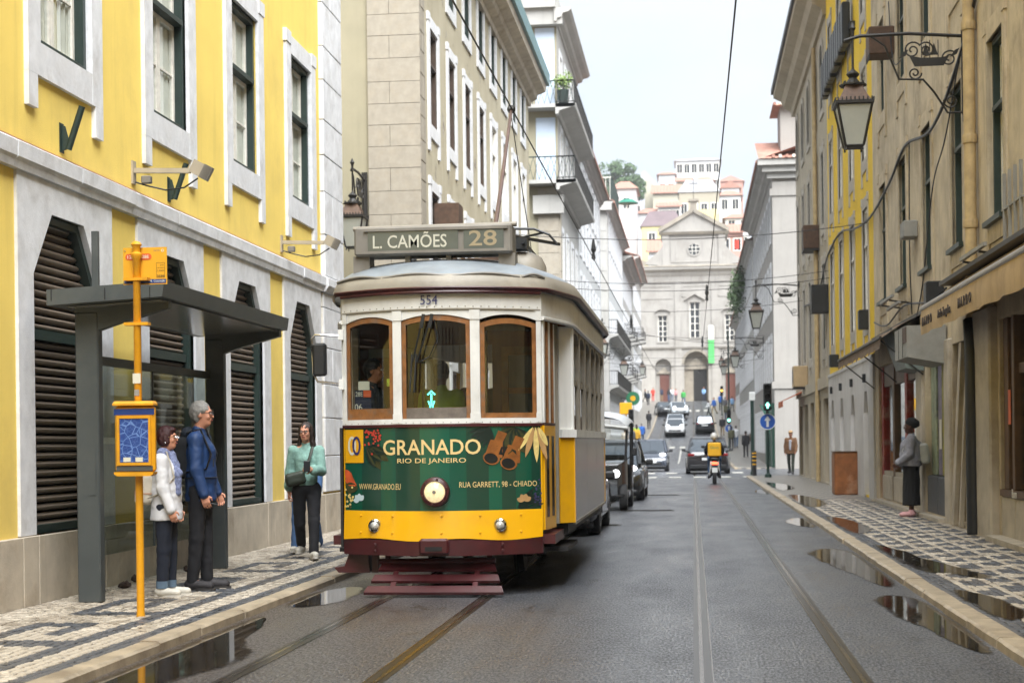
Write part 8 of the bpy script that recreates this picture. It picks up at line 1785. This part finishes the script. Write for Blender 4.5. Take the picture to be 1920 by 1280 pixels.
def ex_wom(g, t):
    glasses(g, t, M_CHROME); bp = pack(t, g.chest + Vector((0, .185, -.17)), (.125, .08, .165), Matrix.Rotation(.15, 3, 'X'), C_BAG)
    pk2 = pack(bp, g.chest + Vector((0, .275, -.23)), (.10, .03, .09), Matrix.Rotation(.15, 3, 'X'), C_BAG, 'pocket', .025)
    for k in range(3): MB().box(-.085, .085, -.004, .004, -.008, .008).build('pink_stripe', mat('pink_tan_stripe', '#b78f78', rough=.7), bp, tuple(g.chest + Vector((0, .307, -.20 - .035 * k))))
    for s_ in (-1, 1):
        MB().box(-.004, .004, -.09, .09, -.006, .006).build('side_stripe', MATS['pink_tan_stripe'], bp, tuple(g.chest + Vector((s_ * .127, .20, -.22))))
        strap(t, [g.sho[0 if s_ > 0 else 1].lerp(g.neck, .4) + Vector((0, .10, .03)), g.sho[0 if s_ > 0 else 1].lerp(g.neck, .4) + Vector((0, -.05, .07)), g.chest + Vector((s_ * .13, -.13, -.05)), g.waist + Vector((s_ * .19, -.02, -.0)), g.waist + Vector((s_ * .16, .15, -.06))], .018, M_CHROME if False else C_BAG, 'backpack_strap')
    S = SDF(.010, .025); S.cone(g.neck + Vector((-.07, 0, .02)), g.neck + Vector((.07, -.01, .02)), .065, .065); S.cone(g.neck + Vector((0, -.07, .0)), g.chest + Vector((-.05, -.135, -.02)), .05, .055); S.cone(g.chest + Vector((-.05, -.135, -.02)), g.waist + Vector((-.06, -.14, -.0)), .05, .035); put('scarf', S.mesh('scarf', C_SCARF, .010, 22), t)
    put('undershirt', SDF(.010, .02).cone(g.chest + Vector((0, -.11, .02)), g.pel + Vector((0, -.09, -.02)), .05, .05).mesh('undershirt', cloth('navy_top', '#1c2238')), t)
    MB().lathe([(.006, -.012), (.009, 0), (.004, .012)], 8).build('earring', M_CHROME, t, tuple(g.H(-.083, -.008, -.045)))
    for i in range(2): MB().lathe([(.063, -.045), (.064, .03)], 14).build('rolled_cuff', cloth('pale_denim_cuff', '#5f7487'), t, tuple(g.kn[i].lerp(g.an[i], .86)), smooth=True)
person('short woman with dark red hair in white jacket and patterned scarf, waiting at the shelter', -4.80, 14.2, .07, R(92), 1.53, pose=dict(legs=((.03, .04), (-.02, .04)), arms=((.05, .08, .20, .02), (.12, .09, .22, .02)), head=(0, .06), stance=.08), skin=SK_F, top=C_WHT, topk=dict(loose=.022, hem=.80, wid=1.32, depth=1.15, hipr=.125), legs=C_DNM, legk=dict(loose=.008, end=.90), shoe=M_SNK, smat=M_SOLEW, hair=HAIRR, style='bob', extras=ex_wom)
# ---- woman walking towards the camera in a sage jumper, and the person close behind her
C_OLIVE = cloth('olive_nylon', '#2c3327', .2, 8, .5)
def ex_walk(g, t):
    glasses(g, t); b = pack(t, g.pel + Vector((-.13, -.14, .10)), (.13, .055, .085), Matrix.Rotation(-.25, 3, 'Y'), C_OLIVE, 'crossbody_bag', .05)
    strap(t, [g.neck + Vector((.09, .06, -.02)), g.neck + Vector((.085, -.06, .0)), g.chest + Vector((.05, -.15, .02)), g.waist + Vector((-.03, -.155, .06)), g.pel + Vector((-.10, -.16, .16))], .020, C_OLIVE, 'bag_strap'); strap(t, [g.neck + Vector((.09, .06, -.02)), g.chest + Vector((.0, .16, 0)), g.pel + Vector((-.2, .05, .15)), g.pel + Vector((-.2, -.1, .12))], .018, C_OLIVE, 'bag_strap')
    MB().bbox(-.04, .04, -.008, .008, -.07, .07, .008).build('phone', M_BLKP, t, tuple(g.wr[0] + g.hd[0] * .09 + Vector((-.0, -.02, .03))))
person('woman in sage green jumper and black jeans walking with a phone and olive bag', -4.63, 18.85, .07, R(10), 1.66, pose=dict(width=.93, legs=((.36, .10), (-.20, .50)), arms=((.35, .12, 1.35, .55), (-.08, .16, .12, 0)), head=(-.25, -.02), lean=.02), skin=SK_F, top=C_TEAL, topk=dict(loose=.012, hem=.98, sleeve=.86, cuff=.022, wid=1.2), legs=C_BLKT, legk=dict(loose=.006, end=.88, ank=.055), shoe=M_SNK, smat=M_SOLEW, hair=HAIRB, style='long', extras=ex_walk, curl=1.3, topname='jumper')
person('person in blue jeans walking close behind the woman in the sage jumper', -4.90, 19.9, .07, R(5), 1.60, pose=dict(legs=((-.25, .35), (.28, .1)), arms=((.1, .05, .2, 0), (.1, .05, .2, 0))), skin=SK_F, top=C_JEAN, topk=dict(loose=.01, wid=1.2), legs=C_JEAN, legk=dict(loose=.016, ank=.07), shoe=M_SNK, smat=M_SOLEW, h=.013)
# ---- woman leaning by the old shops on the right, facing left
def ex_lean(g, t):
    S = SDF(.010, .03); S.ell(g.H(0, -.045, .075), (.10, .115, .10), 0, g.M); S.ell(g.H(0, -.10, .06), (.085, .09, .085), .03, g.M); S.cut(g.H(0, .11, -.05), (.07, .09, .10)); put('head_wrap', S.mesh('head_wrap', C_BLK, .008, 20), t)
    b = pack(t, g.chest + Vector((.03, .235, -.14)), (.13, .085, .19), Matrix.Rotation(.12, 3, 'X'), mat('white_leather', '#b5b8b6', rough=.4, var=.08), 'backpack', .06)
    for s_ in (-1, 1): strap(t, [g.chest + Vector((s_ * .09, .18, .03)), g.sho[0 if s_ > 0 else 1].lerp(g.neck, .35) + Vector((0, .06, .06)), g.sho[0 if s_ > 0 else 1].lerp(g.neck, .3) + Vector((0, -.06, .05)), g.chest + Vector((s_ * .14, -.16, -.1)), g.waist + Vector((s_ * .21, .0, .0)), g.waist + Vector((s_ * .14, .2, -.06))], .016, MATS['white_leather'], 'backpack_strap')
person('woman in grey hoodie, long black skirt and black head wrap standing by the old shops', 3.78, 28.6, .07, R(-98), 1.66, pose=dict(legs=((.02, .02), (.0, .02)), arms=((.15, .14, .75, .15), (.12, .16, .70, .15)), head=(.1, 0), width=1.12), skin=SK_D, top=C_GREY, topk=dict(loose=.045, hem=.93, wid=1.28, depth=1.25, belly=.02), skirt=dict(m=C_BLK, r=.15, up=.13), shoe=cloth('pink_slides', '#c99a9c', .1), style=None, extras=ex_lean, h=.012, noise_amp=.008)
# ---- tram crew, riders and a figure for the suited image on the glass
def upright(**k): return dict(legs=((.02, .02), (.0, .02)), arms=((.25, .12, .6, .1), (.25, .12, .6, .1)), **k)
person('tram driver with dark hair in profile behind the left window', TX - .76, TY + .80, .60, R(85), 1.66, pose=upright(head=(0, 0)), skin=SK_T, top=cloth('dark_uniform', '#23262b'), topk=dict(loose=.01), legs=C_BLKT, shoe=M_SNKD, hair=HAIRK, style='short', h=.012)
person('passenger in lime green vest with back turned behind the middle tram window', TX - .14, TY + 1.25, .60, R(190), 1.62, pose=upright(), skin=SK_D, top=cloth('lime_vest', '#a8c23a', .1), topk=dict(loose=.03, wid=1.5), legs=C_BLKT, shoe=M_SNKD, hair=HAIRK, style='bun', h=.013)
person('grey-suited figure standing for the suited image in the middle tram window', TX + .20, TY + 1.7, .60, R(5), 1.66, pose=upright(), skin=SK_T, top=cloth('suited_image_grey', '#5a5c5e', .1), topk=dict(loose=.02), legs=C_BLKT, shoe=M_SNKD, hair=HAIRK, style='short', h=.013)  # added figure in place of a suited print/reflection on the glass
person('passenger with red sleeve at an open tram side window', TX + .80, TY + 3.75, .62, R(0), 1.62, pose=dict(legs=((1.4, 1.4), (1.4, 1.4)), arms=((.4, .55, 1.1, .1), (.2, .1, .4, 0))), skin=SK_F, top=cloth('red_shirt', '#a81f2b', .15), topk=dict(loose=.012, sleeve=.5), legs=C_JEAN, shoe=M_SNKD, hair=HAIRB, style='short', h=.013)
# ---- man with a cap on the far corner
def ex_cap(g, t):
    S = SDF(.011, .015); S.ell(g.H(0, -.015, .075), (.092, .105, .07), 0, g.M); S.ell(g.H(0, .10, .062), (.065, .06, .012), .02, g.M); put('cap', S.mesh('cap', cloth('tan_cap', '#b89468')), t)
    put('shirt', SDF(.012, .02).cone(g.chest + Vector((0, -.115, .06)), g.waist + Vector((0, -.10, -.05)), .055, .06).mesh('shirt', cloth('pale_shirt', '#b9bcc6')), t)
person('man in tan cap and brown jacket walking at the far right corner', 4.0, 67.0, .02, R(-15), 1.78, pose=dict(legs=((.2, .08), (-.15, .3)), arms=((.25, .2, .3, .05), (-.2, .2, .3, .05))), skin=SK_F, top=C_BROWN, topk=dict(loose=.03, hem=.84, wid=1.5), legs=cloth('olive_grey_trousers', '#3d4239'), shoe=M_SNKD, hair=HAIRG, style='short', extras=ex_cap, h=.014)
# ---- people farther up the street
W1 = ((.32, .1), (-.28, .3)); W2_ = ((-.25, .35), (.3, .1)); ST = ((.03, .02), (-.03, .03))
AR1 = ((-.3, .12, .25, 0), (.3, .12, .35, 0)); AR2 = ((.3, .12, .35, 0), (-.3, .12, .25, 0)); AR3 = ((.2, .1, .9, .2), (.2, .1, .9, .2))
CL = {k: cloth('cloth_' + k, c) for k, c in (('black', '#1c1c20'), ('white', '#c4c6c8'), ('cream', '#b7ab97'), ('grey', '#5b5d63'), ('yellow', '#c79a2a'), ('blue', '#2a63b5'), ('navy', '#20293f'), ('red', '#c03a2c'), ('green', '#3fa24c'), ('olive', '#4c4c34'), ('brown', '#5a4030'), ('sky', '#7fa3c9'), ('denim', '#3f5878'), ('khaki', '#87755a'), ('lime', '#9ac23e'), ('pink', '#c98f8f'))}
FAR = [ # label, x, y, facing deg, top, trousers, hair, walk
 ('person in black top and trousers walking away past the corner shop', 3.35, 104, 180, 'black', 'black', HAIRB, W1), ('person in brown jacket on the right pavement beside the green shopfront', 4.0, 108, 170, 'brown', 'olive', HAIRB, W2_),
 ('person in white top with blue jeans on the right pavement', 3.1, 118, 175, 'white', 'denim', HAIRB, W1), ('person in long dark coat on the right pavement', 2.75, 117, 180, 'olive', 'black', HAIRK, W2_), ('person in black coat nearest the kerb on the right', 2.45, 136, 180, 'black', 'khaki', HAIRG, W1),
 ('person in cream jacket on the left pavement', -4.75, 112, 180, 'cream', 'denim', HAIRB, ST), ('bald person in dark grey coat on the left pavement', -4.35, 114, 178, 'grey', 'brown', None, ST), ('person in yellow jacket on the left pavement', -4.05, 116, 180, 'yellow', 'navy', HAIRB, W1), ('person in lime vest behind the yellow jacket', -4.25, 121, 180, 'lime', 'black', HAIRK, ST), ('person in bright blue jacket on the left pavement edge', -3.95, 124, 180, 'blue', 'denim', HAIRG, W2_), ('person in black walking up the left pavement', -4.1, 150, 180, 'black', 'black', HAIRK, W1),
 ('person in white shirt with dark backpack crossing the road uphill', 1.6, 168, -60, 'white', 'black', HAIRB, W1), ('person in blue top crossing the road uphill', 2.2, 170, -60, 'blue', 'khaki', HAIRB, W2_), ('person in bright green shirt near the church steps', -1.1, 190, 20, 'green', 'denim', HAIRB, W1), ('person in red by the church door', -5.0, 203, 0, 'red', 'red', HAIRB, ST), ('person in navy near the left church door', -3.9, 203, 30, 'navy', 'khaki', HAIRB, ST), ('person in dark clothes left of the church door', -5.9, 200, 90, 'black', 'black', HAIRK, W1), ('person in pink top in the group before the church', -2.1, 202, -20, 'pink', 'navy', HAIRB, ST), ('person in white shirt in the group before the church', -2.6, 204, 10, 'white', 'denim', HAIRG, ST), ('person in dark jacket in the group before the church', -3.0, 203, 60, 'black', 'denim', HAIRB, ST), ('person in sky blue shirt at the church entrance', 1.4, 205, 0, 'sky', 'navy', HAIRB, ST),
 ('person in grey top at the uphill crossing on the right', 3.4, 172, 180, 'grey', 'olive', HAIRB, W1), ('person in sky blue at the uphill crossing on the right', 4.2, 174, 160, 'sky', 'black', HAIRB, W2_), ('person in blue jacket below the amber light', 3.0, 176, 180, 'blue', 'black', HAIRK, ST), ('person in olive jacket on the right near the traffic light', 3.3, 160, 180, 'olive', 'denim', HAIRB, W1), ('dark-clad person at far left by the church corner', -5.2, 188, 180, 'navy', 'black', HAIRK, W1)]
for i, (lab, x, y, dg, tp, lg_, hr, wk) in enumerate(FAR):
    zz = gz(y) + (.07 if (x < KL or x > KR) and y < 204 else .012)
    person(lab, x, y, zz, R(dg), random.uniform(1.62, 1.8), pose=dict(legs=wk, arms=(AR1, AR2, AR3)[i % 3]), skin=(SK_F, SK_T, SK_F, SK_D)[i % 4], top=CL[tp], topk=dict(loose=.02), legs=CL[lg_], shoe=M_SNKD, hair=hr or HAIRG, style='short' if hr else None, h=.022, face_=False, hands=False, noise_amp=.006, group='people up the street')
# ---- scooter rider, and riders of the tuk-tuk
def ex_ride(g, t):
    put('helmet', SDF(.012, .02).ell(g.H(0, -.01, .03), (.125, .14, .135), 0, g.M).cut(g.H(0, .15, .0), (.09, .09, .06)).mesh('helmet', mat('white_helmet', '#b9b7b2', rough=.25)), t)
    b = MB().bbox(-.22, .22, .17, .50, 0, .46, .03).build('delivery_bag', mat('delivery_yellow', '#d8a312', rough=.6, var=.08), t, tuple(g.waist + Vector((0, 0, -.08)))); o = fit_flat('Glovo', 0, .30, .28, .09, mat('bag_green', '#2f7a55', rough=.6), b, .505); o.scale.x = -1
    for s_ in (-1, 1): strap(t, [g.waist + Vector((s_ * .12, .16, .3)), g.sho[0 if s_ > 0 else 1].lerp(g.neck, .4) + Vector((0, .0, .07)), g.chest + Vector((s_ * .12, -.14, 0)), g.waist + Vector((s_ * .16, .05, 0))], .02, M_BLKP, 'bag_strap')
person('scooter rider in dark jacket with white helmet and square yellow delivery bag', .69, 53.72, -.02, R(180), 1.72, pose=dict(lean=.06, legs=((1.15, 1.35), (1.15, 1.35)), arms=((.75, .35, .25, .1), (.75, .35, .25, .1)), stance=.16), top=cloth('rider_black', '#17181b'), topk=dict(loose=.03), legs=C_JEAN, shoe=M_SNKD, skin=SK_T, style=None, extras=ex_ride, h=.014, face_=False).location.z = .17
person('tuk-tuk rider with reddish hair under the silver canopy', -2.2, 34.9, .30, R(0), 1.65, pose=dict(legs=((1.4, 1.4), (1.4, 1.4)), arms=((.5, .15, .6, .2), (.5, .15, .6, .2))), top=CL['red'], legs=C_DNM, shoe=M_SNKD, hair=HAIRR, style='bob', h=.018, face_=False)
# ================================================================ thin bright air: far houses fade
hz = MB().box(-600, 600, -510, 600, -4, 90).build('haze', None); tag(hz, kind='stuff')
hm = bpy.data.materials.new('haze'); hm.use_nodes = True; hm.node_tree.nodes.clear()
ho_ = hm.node_tree.nodes.new('ShaderNodeOutputMaterial'); hv = hm.node_tree.nodes.new('ShaderNodeVolumePrincipled')
hv.inputs['Color'].default_value = (0.95, 0.96, 0.98, 1); hv.inputs['Density'].default_value = 0.0005; hv.inputs['Anisotropy'].default_value = 0.3
hm.node_tree.links.new(hv.outputs['Volume'], ho_.inputs['Volume']); hz.data.materials.append(hm)
